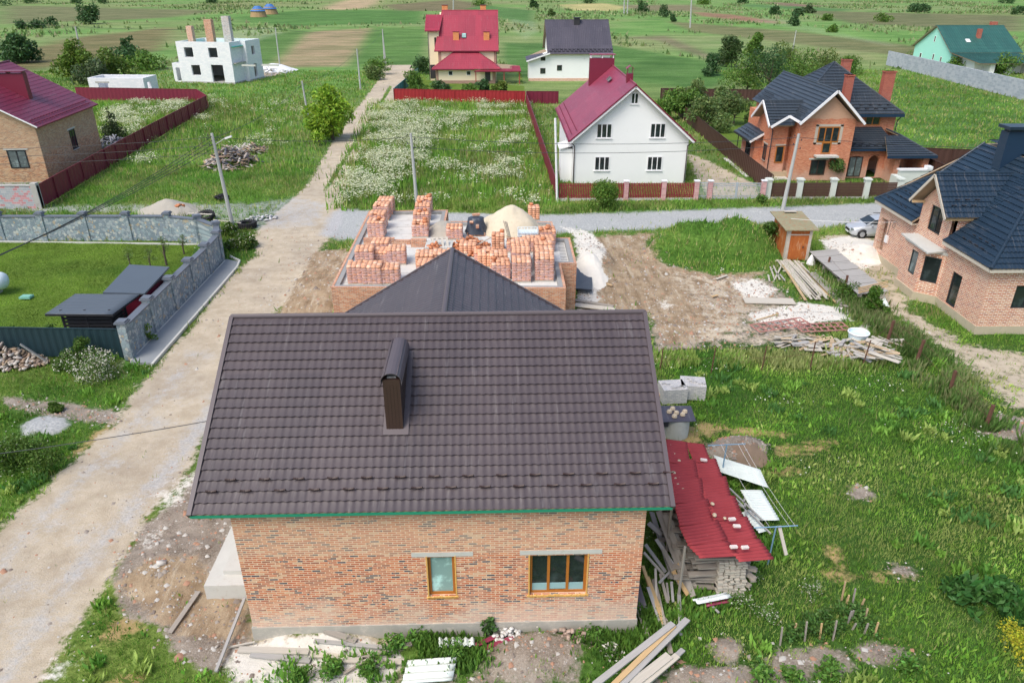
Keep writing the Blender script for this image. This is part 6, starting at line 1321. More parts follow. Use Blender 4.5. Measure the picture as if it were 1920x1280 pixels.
m = MB(); [m.box(-24.6+.14*k,40.2,.2,-24.57+.14*k,40.23,1.6) for k in range(12)]; m.box(-24.6,40.2,1.55,-23,40.23,1.6); tag(m.build('railing', DK_METAL), 'small black railing beside the maroon shed', 'railing')
# dark corrugated fence
FG = paint('dark_teal_sheet', (.012,.035,.045), .5, .15, .7)
def sheetfence(label, pts, h, mat, pitch=.2, post=None, name='sheet_fence', cat='fence', step=2.5, postm=None, z0=.05, cap_=True):
    t = thing(name, label, cat, (0,0,0)); m = MB()
    for a, b in zip(pts, pts[1:]):
        a, b = Vector((*a,0)), Vector((*b,0)); d = b-a; L_ = d.length; d /= L_; n = Vector((-d.y,d.x,0)); N_ = max(4, int(L_/pitch*2)); 
        q = [a + d*(L_*k/N_) + n*(.018 if k % 4 in (0,1) else -.018) for k in range(N_+1)]
        for u, v in zip(q, q[1:]): m.quad(u+Vector((0,0,z0)), v+Vector((0,0,z0)), v+Vector((0,0,h)), u+Vector((0,0,h)))
        for k in range(int(L_/step)+1): c = a+d*min(L_, k*step); MB().obox(c+Vector((0,0,h/2))-n*.06,(.07,.07,h),Matrix.Rotation(math.atan2(d.y,d.x),3,'Z')).build('post', postm or mat, t)
        if cap_: m.obox((a+b)/2+Vector((0,0,h+.02)),(L_,.07,.05),Matrix.Rotation(math.atan2(d.y,d.x),3,'Z'))
    m.build('sheet_panels', mat, t); return t
sheetfence('dark teal corrugated sheet fence closing the lawn plot at the front', [(-20.5,36.15),(-42,37.2)], 1.75, FG, .2)
t = thing('gas_tank', 'white cylindrical gas tank lying on the lawn at the left edge', 'tank', (-33.35,45.6,0)); m = MB(); V = []
for i,(x_,r_) in enumerate([(1.2,.02),(1.15,.28),(1.0,.5),(.8,.58),(-3,.58),(-3.3,.3)]):
    V += [(x_, r_*math.cos(6.283*k/20), .85+r_*math.sin(6.283*k/20)) for k in range(20)]
m.v = V; m.f = [(i*20+k,i*20+(k+1)%20,(i+1)*20+(k+1)%20,(i+1)*20+k) for i in range(5) for k in range(20)]; m.build('vessel', paint('tank_paint', (.62,.72,.76), .4, .05), t, True); MB().box(.4,-.3,0,.5,.3,.5).box(-2,-.3,0,-1.9,.3,.5).build('saddle', CONC, t)
c = g3(50,558); tag(MB().box(c.x-.35,c.y-.25,0,c.x+.35,c.y+.25,.12).box(c.x-.3,c.y-.2,.12,c.x+.3,c.y+.2,.15).build('hatch_cover', paint('green_hatch', (.20,.45,.36), .6, .1)), 'green hatch cover in the lawn', 'hatch')
# firewood pile
t = thing('firewood_pile', 'heap of split firewood against the dark teal fence', 'firewood', (0,0,0)); r = random.Random(2); V = []; Fc = []; cols = []
c0_ = g3(20,690)
for k in range(420):
    a, q = r.uniform(0,6.28), r.random()**.5; x = c0_.x-.9+2.6*q*math.cos(a); y = c0_.y+.5+.9*q*math.sin(a); z = (1-q)*1.25*r.uniform(.5,1)+.08
    M = Matrix.Rotation(r.uniform(-.5,.5) + PI/2*(r.random()<.75), 3, 'Z') @ Matrix.Rotation(r.uniform(-.3,.3),3,'Y'); s3 = (r.uniform(.3,.45), r.uniform(.08,.17), r.uniform(.07,.14)); i = len(V); tt = r.choice([(.42,.36,.30),(.30,.22,.16),(.5,.46,.42),(.22,.17,.14),(.36,.27,.18)])
    for v in [(a_,b_,c_) for c_ in (-.5,.5) for b_ in (-.5,.5) for a_ in (-.5,.5)]: p = M @ Vector((v[0]*s3[0],v[1]*s3[1],v[2]*s3[2])); V.append((p.x+x,p.y+y,p.z+z)); cols.append(tt)
    Fc.extend([[i+k_ for k_ in q_] for q_ in ((0,2,3,1),(4,5,7,6),(0,1,5,4),(2,6,7,3),(0,4,6,2),(1,3,7,5))])
npmesh('logs', V, Fc, BLK, t, cols); b = board('pole leaning on the firewood heap', (38,645), (88,678), .14, .06, 'g', 1.3, .1)
# waste wood heap near the junction pole, tyres
def junk(label, px, py, rx, ry_, hh, n, seed, cols_, name='scrap_heap', cat='scrap heap'):
    r = random.Random(seed); V = []; Fc = []; cols = []; c = g3(px, py)
    for k in range(n):
        a, q = r.uniform(0,6.28), r.random()**.6; x = rx*q*math.cos(a); y = ry_*q*math.sin(a); z = (1-q)*hh*r.uniform(.4,1)+.1
        M = Matrix.Rotation(r.uniform(0,6.3),3,'Z') @ Matrix.Rotation(r.uniform(-.6,.6),3,'Y') @ Matrix.Rotation(r.uniform(-.5,.5),3,'X'); s3 = (r.uniform(.4,1.5), r.uniform(.08,.3), r.uniform(.03,.1)); i = len(V); tt = r.choice(cols_)
        for v in [(a_,b_,c_) for c_ in (-.5,.5) for b_ in (-.5,.5) for a_ in (-.5,.5)]: p = M @ Vector((v[0]*s3[0],v[1]*s3[1],v[2]*s3[2])); V.append((p.x+x,p.y+y,p.z+z)); cols.append(tt)
        Fc.extend([[i+k_ for k_ in q_] for q_ in ((0,2,3,1),(4,5,7,6),(0,1,5,4),(2,6,7,3),(0,4,6,2),(1,3,7,5))])
    o = npmesh(name, V, Fc, BLK, None, cols); o.location = c; return tag(o, label, cat)
WC = [(.40,.35,.31),(.30,.25,.22),(.5,.46,.42),(.16,.16,.18),(.33,.24,.17),(.10,.08,.08),(.45,.33,.22)]
junk('big heap of scrap wood behind the lamp pole', 435, 308, 3.0, 3.4, 2.2, 260, 1, WC); junk('low extension of the scrap heap toward the right', 470, 285, 2.0, 2.0, 1.0, 90, 2, WC)
junk('rubble strewn beside the maroon roof house', 205, 275, 1.5, 4, 1.4, 120, 4, [(.4,.4,.42),(.2,.2,.22),(.5,.48,.45)])
junk('white building rubble right of the unfinished white house', 505, 137, 5, 3, 1.2, 90, 6, [(.72,.72,.72),(.6,.62,.62),(.8,.8,.78)], 'rubble_heap', 'rubble')
heap('white_sheet_heap', 'white covered heap right of the unfinished white house', 'heap', g3(515,132), 5, 4, 1.3, WHITE_TRIM, 12)
loose('black rag of rubbish at the verge behind the lamp pole', 416, 372, .1, .6, 20, 'rubbish', 'rubbish', .5, 31, (.03,.03,.035), (.4,.3,.15)); loose('white lumps on the gravel by the black tyres', 487, 410, .02, 1.4, 26, 'rubble_heap', 'rubble', .15, 33, (.6,.6,.6), (.3,.2,.1))
for lb, px, py, tl in (('black tractor tyre lying on the gravel by the lamp pole', 462, 428, 0), ('black tyre tucked behind the corner of the slate wall', 385, 412, .3)):
    c = g3(px, py); m = MB(); n = 24
    ring_ = [(.62,.0),(.72,.04),(.74,.2),(.72,.38),(.62,.42),(.42,.36),(.42,.06)]
    m.v = [(r_*math.cos(6.283*k/n), r_*math.sin(6.283*k/n), z_) for k in range(n) for r_, z_ in ring_]; m.f = [(k*7+j,((k+1)%n)*7+j,((k+1)%n)*7+(j+1)%7,k*7+(j+1)%7) for k in range(n) for j in range(7)]
    for k in range(n): a = 6.283*k/n; m.obox((.74*math.cos(a),.74*math.sin(a),.21),(.05,.07,.4),Matrix.Rotation(a,3,'Z'))
    o = m.build('tyre', TYRE, None, False, loc=(c.x,c.y+.3,.05), rot=(tl,0,0)); tag(o, lb, 'tyre')
board('pale plank leaning between the tyres', (400,412), (452,418), .12, .05, 'w', .6, .5)
board('board on the gravel behind the slate wall', (352,400), (397,402), .2, .05, 'w', .5, .5)
heap('gravel_heap', 'low grey gravel heap behind the slate wall', 'gravel heap', g3(318,395), 2.8, 2.2, .9, GSAND, 14)
loose('few orange bricks on the gravel heap', 337, 388, .9, .5, 12, hh=.2, seed=41)

# ---------------------------------------------------------------- fences on the street
def pickets(parent, a, b, z0, z1, w_, gap, mat, th=.02, name='pickets'):
    a, b = Vector((*a,0)), Vector((*b,0)); d = b-a; L_ = d.length; d /= L_; M = Matrix.Rotation(math.atan2(d.y,d.x),3,'Z'); m = MB(); n = int(L_/(w_+gap))
    for k in range(n): m.obox(a+d*((k+.5)*L_/n)+Vector((0,0,(z0+z1)/2)),(w_,th,z1-z0),M)
    nn = Vector((-d.y,d.x,0))*.03
    for z in (z0+.25, z1-.25): m.obox((a+b)/2+nn+Vector((0,0,z)),(L_,.03,.05),M)
    return m.build(name, mat, parent)
PINKP = brick('pink_block_post', [(.66,.36,.36),(.72,.42,.42),(.60,.33,.34)], (.62,.50,.48), .2, bl=.4, bh=.2); PICK = paint('maroon_picket', (.25,.012,.04), .5, .1); GREYM = paint('grey_gate_metal', (.42,.46,.50), .45, .08)
FY = 67.3; px_ = [5.15, 11.3, 14.75, 17.75, 19.0, 23.9]
t = thing('picket_fence', 'maroon metal picket fence with pink block pillars in front of the white house', 'fence', (0,0,0))
for x in px_[1:]: o = MB().box(x-.2,FY-.2,0,x+.2,FY+.2,1.75).build('pillar', PINKP, t); MB().box(x-.25,FY-.25,1.75,x+.25,FY+.25,1.83).build('pillar_cap', WHITE_TRIM, o)
pickets(t, (5.15,FY), (8.1,FY), .2, 1.6, .1, .05, PICK); pickets(t, (8.1,FY), (11.1,FY), .2, 1.6, .1, .05, PICK); pickets(t, (11.5,FY), (14.55,FY), .2, 1.6, .1, .05, PICK); pickets(t, (14.95,FY), (17.55,FY), .2, 1.6, .1, .05, PICK)
MB().box(5.1,FY-.1,-.1,17.6,FY+.1,.2).build('plinth', CONC_L, t)
t = thing('wicket_gate', 'narrow grey metal wicket gate between pink pillars', 'gate', (0,0,0)); pickets(t, (17.98,FY), (18.78,FY), .12, 1.6, .04, .07, GREYM, .03, 'bars'); MB().box(17.96,FY-.02,1.56,18.8,FY+.02,1.64).build('rail', GREYM, t)
t = thing('driveway_gate', 'wide two leaf grey metal driveway gate', 'gate', (0,0,0))
for a, b in ((19.22,21.4),(21.5,23.68)): pickets(t, (a,FY), (b,FY), .12, 1.55, .04, .08, GREYM, .03, 'gate_leaf')
MB().box(21.35,FY-.05,.1,21.55,FY+.05,1.62).box(19.2,FY-.03,1.5,23.7,FY+.03,1.56).box(19.2,FY-.03,.12,23.7,FY+.03,.2).build('frame', GREYM, t)
# brown board fence with whitish pillars
BRB = paint('brown_boards', (.085,.04,.03), .6, .2, 2); CRM = paint('cream_pillar', (.62,.66,.60), .8, .06)
t = thing('board_fence', 'dark brown horizontal board fence with cream pillars in front of the red brick house', 'fence', (0,0,0)); xs = [24.45,27.35,30.45,33.55,36.6]
for x in xs: o = MB().box(x-.24,FY+.1,0,x+.24,FY+.58,1.75).build('pillar', CRM, t); MB().box(x-.32,FY+.02,1.75,x+.32,FY+.66,1.86).box(x-.26,FY+.08,1.86,x+.26,FY+.6,1.92).build('pillar_cap', CRM, o)
for a, b in zip(xs, xs[1:]):
    m = MB(); [m.box(a+.26,FY+.3,.2+.145*k,b-.26,FY+.33,.33+.145*k) for k in range(9)]; m.box((a+b)/2-.04,FY+.33,.1,(a+b)/2+.04,FY+.4,1.6); m.build('board_panel', BRB, t)
MB().box(24.2,FY+.2,-.1,36.8,FY+.5,.16).build('plinth', CONC, t)
t = thing('gate_block', 'short cream wall with white coping at the end of the brown board fence', 'wall', (0,0,0)); MB().box(37.6,70.0,0,40.4,70.4,2.0).box(37.0,68.5,0,37.5,70.4,1.6).build('body', CRM, t); MB().box(37.5,69.9,2.0,40.6,70.5,2.14).box(40.1,69.85,2.14,40.6,70.55,2.4).build('coping', WHITE_TRIM, t)
# plot fences
MARF = paint('maroon_sheet_fence', (.17,.012,.035), .5, .15, .8); REDF = paint('red_sheet_fence', (.30,.015,.02), .5, .12, .8); TEALF = paint('teal_sheet_fence', (.07,.20,.22), .5, .15, 1); BRF = paint('brown_sheet_fence', (.07,.03,.022), .6, .15, 1)
sheetfence('bright red sheet fence behind the white flower meadow', [(-17.6,127.3),(3.7,124.3)], 1.9, REDF, .3, step=5)
sheetfence('maroon sheet fence behind the white house plot', [(3.9,124.3),(9,124)], 1.9, MARF, .3)
sheetfence('maroon sheet fence running back between the meadow and the white house', [(4.9,67.6),(4.35,96),(3.8,124.2)], 1.8, MARF, .3, step=3, postm=CONC)
sheetfence('teal sheet fence along the dirt track by the cream house', [(-17.8,128),(-16.8,158)], 1.8, TEALF, .3)
sheetfence('maroon sheet fence round the flower plot on the left', [(-41.0,65.6),(-43.5,95),(-45.2,119.5)], 2.0, MARF, .35, step=3); sheetfence('maroon sheet fence closing the flower plot at the back', [(-45.3,119.8),(-49.2,126.5),(-70,129)], 2.0, MARF, .35, step=4)
sheetfence('brown sheet fence between the white house and the red brick villa', [(25.2,69),(25.5,95),(26.1,127)], 1.9, BRF, .3, step=2.4); sheetfence('brown sheet fence at the back of the orchard', [(26,127.5),(45,125)], 1.9, BRF, .3)
sheetfence('dark brown sheet fence right of the red brick villa', [(42.1,79),(42.4,70.5),(46,70.5)], 2.3, BRF, .3); sheetfence('brown sheet fence running behind the villa veranda', [(42.2,79.2),(52,77)], 2.3, BRF, .3)
t = thing('block_wall_stub', 'short grey and pink block wall piece at the left edge', 'wall', (0,0,0))
PB = brick('pink_grey_block', [(.38,.42,.46),(.48,.50,.52),(.62,.30,.32),(.55,.26,.28),(.42,.44,.47)], (.5,.52,.52), .1, bl=.42, bh=.2)
MB().box(-52,65.3,-.1,-40.9,65.6,2.0).build('body', PB, t); MB().box(-41.4,65.2,-.1,-40.9,65.7,2.25).build('pillar', CONC, t); MB().box(-46.5,65.2,-.1,-46,65.7,2.25).build('pillar', CONC, t); MB().box(-52,65.25,2.0,-40.95,65.65,2.08).build('coping', CONC, t)
# long grey wall before the mint house
t = thing('long_block_wall', 'long pale grey block wall with mesh top running to the right edge', 'wall', (0,0,0)); a, b = g3(1662,122), g3(1935,192)
GW = brick('grey_wall_block', [(.42,.47,.53),(.48,.52,.57),(.37,.42,.48)], (.5,.54,.58), .1, bl=.8, bh=.4)
d = (b-a); L_ = d.length; o = MB().box(0,-.15,0,L_,.15,3.0).build('body', GW, t, loc=a); o.rotation_euler = (0,0,math.atan2(d.y,d.x))

# ---------------------------------------------------------------- poles and wires
POLE = paint('pole_concrete', (.42,.43,.41), .9, .12, 1.5, bump=.2); INS = paint('insulator', (.05,.05,.055), .4)
def pole(label, b, tp, r0=.17, r1=.10, arms=True, lamp=False, brace=None, h=None, mat=None, name='utility_pole'):
    B = g3(*b); T_ = ay(tp[0], tp[1], B.y) if h is None else Vector((B.x, B.y, h)); t = thing(name, label, 'utility pole', (B.x, B.y, 0)); T0 = T_-Vector((B.x,B.y,0)); MB().tube((0,0,-.3), T0, r0, r1, 8).build('shaft', mat or POLE, t)
    if arms:
        m = MB()
        for k in range(4): z = -.2-.35*k; s_ = 1 if k % 2 else -1; m.tube(T0+Vector((0,0,z)), T0+Vector((s_*.32,0,z)), .018,None,5); m.tube(T0+Vector((s_*.32,0,z-.02)), T0+Vector((s_*.32,0,z+.14)), .05,.035,6)
        m.build('insulators', INS, t)
    if lamp:
        m = MB(); m.tube(T0+Vector((.05,0,-.9)), T0+Vector((1.0,-.1,-.35)), .03); m.build('lamp_arm', POLE, t); MB().obox(T0+Vector((1.25,-.1,-.3)),(.55,.2,.12),Matrix.Rotation(-.3,3,'Y')).build('lamp_head', WHITE_TRIM, t)
    if brace: q = g3(*brace); MB().tube(Vector((q.x-B.x,q.y-B.y,-.2)), T0-Vector((0,0,.6)), r0*.8, r1*.8, 8).build('brace', POLE, t)
    return T_
T1 = pole('leaning concrete pole with a street lamp at the junction', (438,430), (397,250), .18,.11, True, True); T2 = pole('concrete pole behind the unfinished brick house', (782,385), (770,250))
T3 = pole('concrete pole in front of the red brick villa', (1467,395), (1498,251), .19,.12); T4 = pole('concrete pole left of the bright yellow green tree', (580,232), (566,152)); T5 = pole('concrete pole beside the ploughed plot and track', (676,168), (669,92))
T6 = pole('double braced concrete pole at the far end of the track', (721,122), (717,55), brace=(724,122)); T7 = pole('concrete pole at the near left corner of the ploughed field', (525,125), (516,52)); pole('white post with a plate at the picket fence corner', (1045,378), (1041,222), .11,.10, False, mat=WHITE_TRIM, name='gate_post')
T9 = pole('tall far pole in the fields above the orchard', (1294,52), (1297,-8), .3,.25, False); pole('left one of two far poles at the top of the picture', (1170,26), (1171,-12), .35,.3, False); pole('right one of two far poles at the top of the picture', (1176,26), (1178,-12), .35,.3, False)
T11 = pole('thin far pole above the orchard trees', (1486,97), (1493,57)); pole('far pole in the left fields behind the bushes', (149,88), (141,50), .25,.2, False); pole('far pole behind the cream house roof', (850,22), (850,-14), .35,.3, False)
WM = paint('wire', (.03,.035,.04), .6)
cables('power_line', 'overhead wires from the junction pole to the lower left corner', [(T1-Vector((0,0,.2+.3*k)), (-30-1.2*k, 30.5, 4.6-.3*k)) for k in range(4)], WM, .022, .8, 14)
cables('power_line', 'overhead wires between the junction pole and the pole behind the unfinished house', [(T1-Vector((0,0,.3)), T2-Vector((0,0,.3)))], WM, .02, .35)
cables('power_line', 'overhead wires from the middle pole to the villa pole', [(T2-Vector((0,0,.3+.9*k)), T3-Vector((0,0,.3+.6*k))) for k in range(2)], WM, .02, .6, 14)
cables('power_line', 'overhead wire from the villa pole to the right over the navy roof house', [(T3-Vector((0,0,.3)), (56,60,6.2))], WM, .02, .5, 14)
cables('power_line', 'overhead wires in front of the left brick house', [(T1-Vector((0,0,.3+.6*k)), (-60,62,6.2-.6*k)) for k in range(3)], WM, .016, .6, 14)
cables('power_line', 'overhead wires running back along the dirt track', [(T1-Vector((0,0,.4)), T4-Vector((0,0,.4))), (T4-Vector((0,0,.4)), T5-Vector((0,0,.4))), (T5-Vector((0,0,.4)), T6-Vector((0,0,.4)))], WM, .02, .7)
cables('power_line', 'far overhead wires over the ploughed field', [(T7-Vector((0,0,.2)), T6-Vector((0,0,.2))), (T7-Vector((0,0,.2)), (-120,200,8))], WM, .025, .8)
cables('service_wire', 'black service wire from the lower left to the near house gable', [((-24.5,24.5,1.3), (-8.9,20.4,6.0))], WM, .015, .15, 10)
cables('service_wire', 'thin service wire from the navy roof house to the rusty cabin roof', [((27.2,49.6,3.3), (21,52.5,2.7))], WHITE_TRIM, .012, .1)

# wire fence of the grass lot
RSTP = paint('rusty_post', (.12,.055,.035), .8, .3, 4)
FPOST = [((1238,690),1.2,.03),((1333,698),1.5,.035),((1427,697),1.5,.035),((1518,695),1.7,.04),((1615,692),1.7,.04),((1660,650),1.6,.1),((1715,685),1.5,.1),((1778,740),1.35,.1),((1846,805),1.3,.1),((1582,550),1.25,.09),((1548,510),1.1,.09)]
lbs = ['thin post beside the near roof edge','thin post left of the window scrap','thin post left of the white panel','thin post by the crossed boards','thin post in front of the plastic tub','thick rusty post behind the timber heap','thick rusty post at the lot corner','thick rusty post on the right fence line','nearest thick rusty post on the right fence line','rusty post among the weeds by the plank deck','rusty post beside the dark board pile']
FT = []
for (p, h_, r_), lb in zip(FPOST, lbs):
    c = g3(*p); lx_ = rnd.uniform(.0,.14); o = MB().tube((0,0,-.2),(lx_,0,h_),r_,r_*.9,6).build('fence_post', RSTP, None, loc=(c.x,c.y,0)); tag(o, lb, 'fence post', 'wire fence posts of the grass lot'); FT.append(Vector((c.x+lx_,c.y,h_-.05)))
cables('fence_wire', 'upper sagging wire strung along the rusty fence posts', [(a, b) for a, b in zip(FT[:9], FT[1:9])], RSTP, .009, .05)
cables('fence_wire', 'lower wire strung along the rusty fence posts', [(a-Vector((0,0,.6)), b-Vector((0,0,.6))) for a, b in zip(FT[:9], FT[1:9])], RSTP, .008, .05)
cables('fence_wire', 'wire running back to the posts by the dark board pile', [(FT[5],FT[9]),(FT[9],FT[10])], RSTP, .008, .05)
# garden stakes
sp = [(1463,1207,1175),(1489,1188,1168),(1509,1200,1165),(1537,1198,1168),(1562,1198,1163),(1585,1140,1115),(1590,1165,1145),(1578,1125,1090),(1597,1140,1103),(1614,1137,1122),(1594,1160,1144),(1620,1167,1140),(1621,1185,1168),(1640,1188,1166),(1598,1178,1168)]
for k, (px, yb, yt) in enumerate(sp):
    c = g3(px, yb); T_ = ay(px+(7 if px > 1550 else 4), yt, c.y); o = MB().beam((0,0,-.1),(T_.x-c.x,0,T_.z),.05,.04).build('garden_stake', PINE if k % 2 else OLDW, None, loc=(c.x,c.y,0)); tag(o, 'weathered wooden stake in the small vegetable bed', 'stake', 'stakes in the vegetable bed')

# ---------------------------------------------------------------- trees, bushes
BARK = paint('bark', (.10,.075,.055), .9, .3, 4, bump=.5)
def crown_mesh(h, rad, n, leaf, col, seed, z0=.2, lobes=9, shape='round', white=0.):
    lobes = int(lobes*1.7); r = np.random.default_rng(seed); L_ = []
    for k in range(lobes):
        a = r.uniform(0,6.283); q = r.uniform(.05,.82)*rad; f = r.uniform(0,1)
        if shape == 'round': zc_ = z0*h + ((.08 if z0 < .13 else .25)+(.74 if z0 < .13 else .55)*f)*(1-z0)*h; q *= (1-.5*f); rr = rad*r.uniform(.22,.48)*(1-.35*abs(f-.4))
        else: zc_ = z0*h + (.08+.84*f)*(1-z0)*h; rr = rad*(1.05-f)*r.uniform(.5,.8); q *= (1-f)
        L_.append((q*math.cos(a), q*math.sin(a), zc_, rr))
    per = np.array([l[3]**2 for l in L_]); idx = r.choice(lobes, n, p=per/per.sum()); LL = np.array(L_)[idx]
    d = r.normal(size=(n,3)); d /= np.linalg.norm(d,axis=1)[:,None]; t = r.uniform(.45,1.12,n)**.7; P_ = LL[:,:3] + d*(LL[:,3]*t)[:,None]*np.array([1,1,.9])
    P_ = P_[P_[:,2] > .04*h]; n = len(P_)
    u = r.normal(size=(n,3)); u /= np.linalg.norm(u,axis=1)[:,None]; v = np.cross(u, r.normal(size=(n,3))); v /= np.linalg.norm(v,axis=1)[:,None]; s_ = leaf*r.uniform(.6,1.4,n)[:,None]
    V = np.stack([P_-u*s_, P_-v*s_*.45, P_+u*s_, P_+v*s_*.45], 1).reshape(-1,3); c = np.array(col)*r.uniform(.6,1.5,(n,1))*np.array([1,1,1]); c[:,0] *= r.uniform(.85,1.3,n)
    if white: w_ = r.uniform(0,1,n) < white; c[w_] = (.7,.68,.6)
    return V, np.arange(n*4).reshape(n,4), np.repeat(c,4,0), L_
def tree(label, p, h, rad, col, seed=1, n=2600, leaf=.16, z0=.2, shape='round', name='tree', cat='tree', group=None, trunk=True, lobes=9, white=0., key=None, cache={}):
    c = p if isinstance(p, Vector) else g3(*p); t = thing(name, label, cat, (c.x, c.y, gz(c.x, c.y)), rnd.uniform(0,6), group)
    V, F_, cc, L_ = crown_mesh(h, rad, n, leaf, col, seed, z0, lobes, shape, white); npmesh('crown', V, F_, LEAF_M, t, cc)
    if trunk:
        m = MB(); m.tube((0,0,-.2),(0,0,h*.45),.035*h,.02*h,7)
        for l in L_[:6]: m.tube((0,0,h*.25),(l[0]*.8,l[1]*.8,l[2]),.013*h,.004*h,5,False)
        m.build('trunk', BARK, t)
    return t
YG, MG, DG, OL = (.21,.36,.035), (.10,.20,.035), (.05,.115,.04), (.12,.19,.06)
BU = 'bushes and trees'
tree('bright yellow green tree beside the dirt track', (624,262), 7.0, 3.5, YG, 2, 5200, .22, .08, lobes=14); tree('smaller lower shoot cluster left of the bright yellow green tree', (598,268), 3.6, 2.2, YG, 3, 1800, .2, .05)
tree('dark dense trees at the far left behind the maroon roof', (40,118), 6.5, 5.6, DG, 4, 3600, .4, .05, lobes=12); tree('light yellow green tree behind the maroon roof house', (150,150), 8.0, 4.5, (.11,.19,.03), 5, 3200, .32, .05, lobes=11); tree('second light green tree right of the taller one', (212,150), 6.5, 4.6, (.11,.18,.035), 6, 2600, .32, .05)
tree('grey green willow shrub between the two light trees', (180,158), 4.5, 4.0, (.07,.11,.05), 7, 2200, .3, .05); tree('small dark tree above the white annex', (247,118), 6.5, 2.8, DG, 8, 1500, .3, .1); tree('low dark shrub under the small dark tree', (240,125), 3.5, 5, DG, 9, 1600, .35, .02, trunk=False, name='bush', cat='bush')
tree('round far tree in the upper left fields', (170,45), 8, 6.0, DG, 10, 1600, .5, .05); tree('low bush right of the light green trees', (275,130), 3.5, 6, MG, 11, 1800, .35, .02, trunk=False, name='bush', cat='bush')
tree('slender young conifer beside the maroon roof house', (215,265), 4.6, 1.4, (.05,.085,.03), 12, 2200, .13, .02, 'cone', lobes=16)
for px, py, h_, r_, c_, lb in ((45,52,3,5,DG,'leftmost of three dark bushes in the far left field'),(70,50,3,5,DG,'middle of three dark bushes in the far left field'),(100,45,3.4,4,DG,'rightmost of three dark bushes in the far left field'),(0,8,6,14,DG,'far dark tree group at the top left corner'),(55,4,5,12,DG,'far dark bush at the top edge, second from the left'),(143,4,5,8,DG,'far dark bush at the top edge, third from the left'),(190,5,6,10,DG,'far dark bush at the top edge, fourth from the left'),(398,4,7,7,DG,'far dark tree at the top edge above the hay stacks'),
  (1001,12,5,4,DG,'small far tree right of the pale path'),(1033,28,4,3,(.08,.14,.04),'small green tree above the grey roofed house'),(1202,20,6,6,DG,'round far bush right of the double poles'),(1245,30,6,5,DG,'second round far bush right of the double poles'),(1262,38,3,3,DG,'little bush beside the second round far bush'),(1105,4,6,9,DG,'far bush at the top edge behind the yellow field'),(1487,46,5,4,DG,'dark round bush in the right fields'),(1450,25,4,6,DG,'first of the bush row in the right fields'),(1497,27,4,5,DG,'second of the bush row in the right fields'),(1517,22,4,6,(.06,.1,.04),'third of the bush row in the right fields'),
  (1714,20,4,7,DG,'far bush above the mint house, left one'),(1730,20,4,6,DG,'far bush above the mint house, right one'),(1890,4,5,9,DG,'far bush at the top right edge'),(1910,25,4,5,DG,'small far bush at the right edge'),(1550,36,2.5,5,MG,'low pale bush in the right fields'),(1655,38,2.5,7,MG,'low wide bush in the right fields'),(1390,4,4,8,DG,'far bush at the top edge right of centre'),(1320,6,4,7,MG,'far low bush at the top edge'),(900,8,4,9,MG,'far hedge piece above the cream house'),(1560,58,2.5,3,MG,'tiny bush on the slope left of the mint house')):
    tree(lb, (px,py+3), h_, r_*.8, c_, px+3, 700, .55 if py < 30 else .4, .02, name='bush', cat='bush', trunk=False, group=BU)
tree('large round bush in the middle distance right of the chimney', (1365,125), 6.5, 4.4, (.06,.11,.035), 14, 3000, .3, .02, name='bush', cat='bush', trunk=False, lobes=12); tree('slender tree beside the large round bush', (1410,118), 8, 3.0, MG, 15, 2200, .3, .08); tree('small dark bush at the vegetable rows', (1330,142), 4.5, 2.6, DG, 16, 1500, .25, .02, name='bush', cat='bush', trunk=False)
for px, py, h_, r_, c_, lb in ((1440,180,8.5,5.6,DG,'big dark tree left of the villa roof'),(1400,175,6.5,4.5,MG,'mid green tree left of the big dark one'),(1490,165,7,5,MG,'leafy tree behind the villa ridge'),(1540,150,5.5,5,(.10,.16,.035),'pale green tree behind the villa hip'),(1470,140,6,4.5,(.09,.15,.03),'yellowish tree above the big dark one'),(1590,140,3.5,4,MG,'low bush behind the villa chimney'),
  (1290,225,4.4,3.2,MG,'first orchard tree beside the brown fence'),(1320,245,4.6,3.4,OL,'second orchard tree with grey green leaves'),(1350,215,4,3.0,OL,'third orchard tree in the middle of the orchard'),(1375,235,4.2,3.2,(.10,.16,.05),'bright orchard tree nearest the villa'),(1300,200,4.4,3.2,OL,'orchard tree at the back left'),(1262,208,3.6,2.6,MG,'orchard tree behind the white house gable'),(1240,225,3,2.4,MG,'low orchard bush against the white gable')):
    tree(lb, (px,py), h_, r_, c_, px, 2600, .2, .12)
for px, py, h_, r_, c_, lb in ((775,170,3.4,2.8,MG,'rounded bush beside the teal fence'),(825,182,2.6,2.6,DG,'dark bush in front of the cream house'),(905,180,3.2,2.2,DG,'dark round bush below the cream house door'),(880,182,2.2,2.0,MG,'small bush left of the dark round one'),(935,180,2.6,2.0,(.11,.17,.03),'light bush under the red canopy'),(795,140,3.6,3.0,DG,'dark bush behind the teal fence'),(715,140,3.2,4.0,MG,'roadside shrub at the end of the track, left side'),(700,150,2.6,3.0,OL,'lower roadside shrub left of the track end'),
  (1735,108,4.5,4.5,MG,'bush at the left end of the mint house'),(1795,132,3.2,4.0,MG,'bush by the long grey wall'),(1882,140,4.2,3.2,MG,'bush before the green veranda roof'),(1810,120,2.6,2,(.4,.42,.3),'pale flowering bush by the mint house corner')):
    tree(lb, (px,py), h_, r_, c_, px+1, 1500, .22, .03, name='bush', cat='bush', trunk=False)
tree('leafy bush in front of the maroon picket fence', (1135,392), 2.7, 1.9, (.10,.20,.03), 31, 5200, .09, .02, name='bush', cat='bush', trunk=False, lobes=14); tree('young leafy tree before the villa gate', (1552,335), 3.2, 1.5, (.08,.16,.04), 32, 2200, .12, .2)
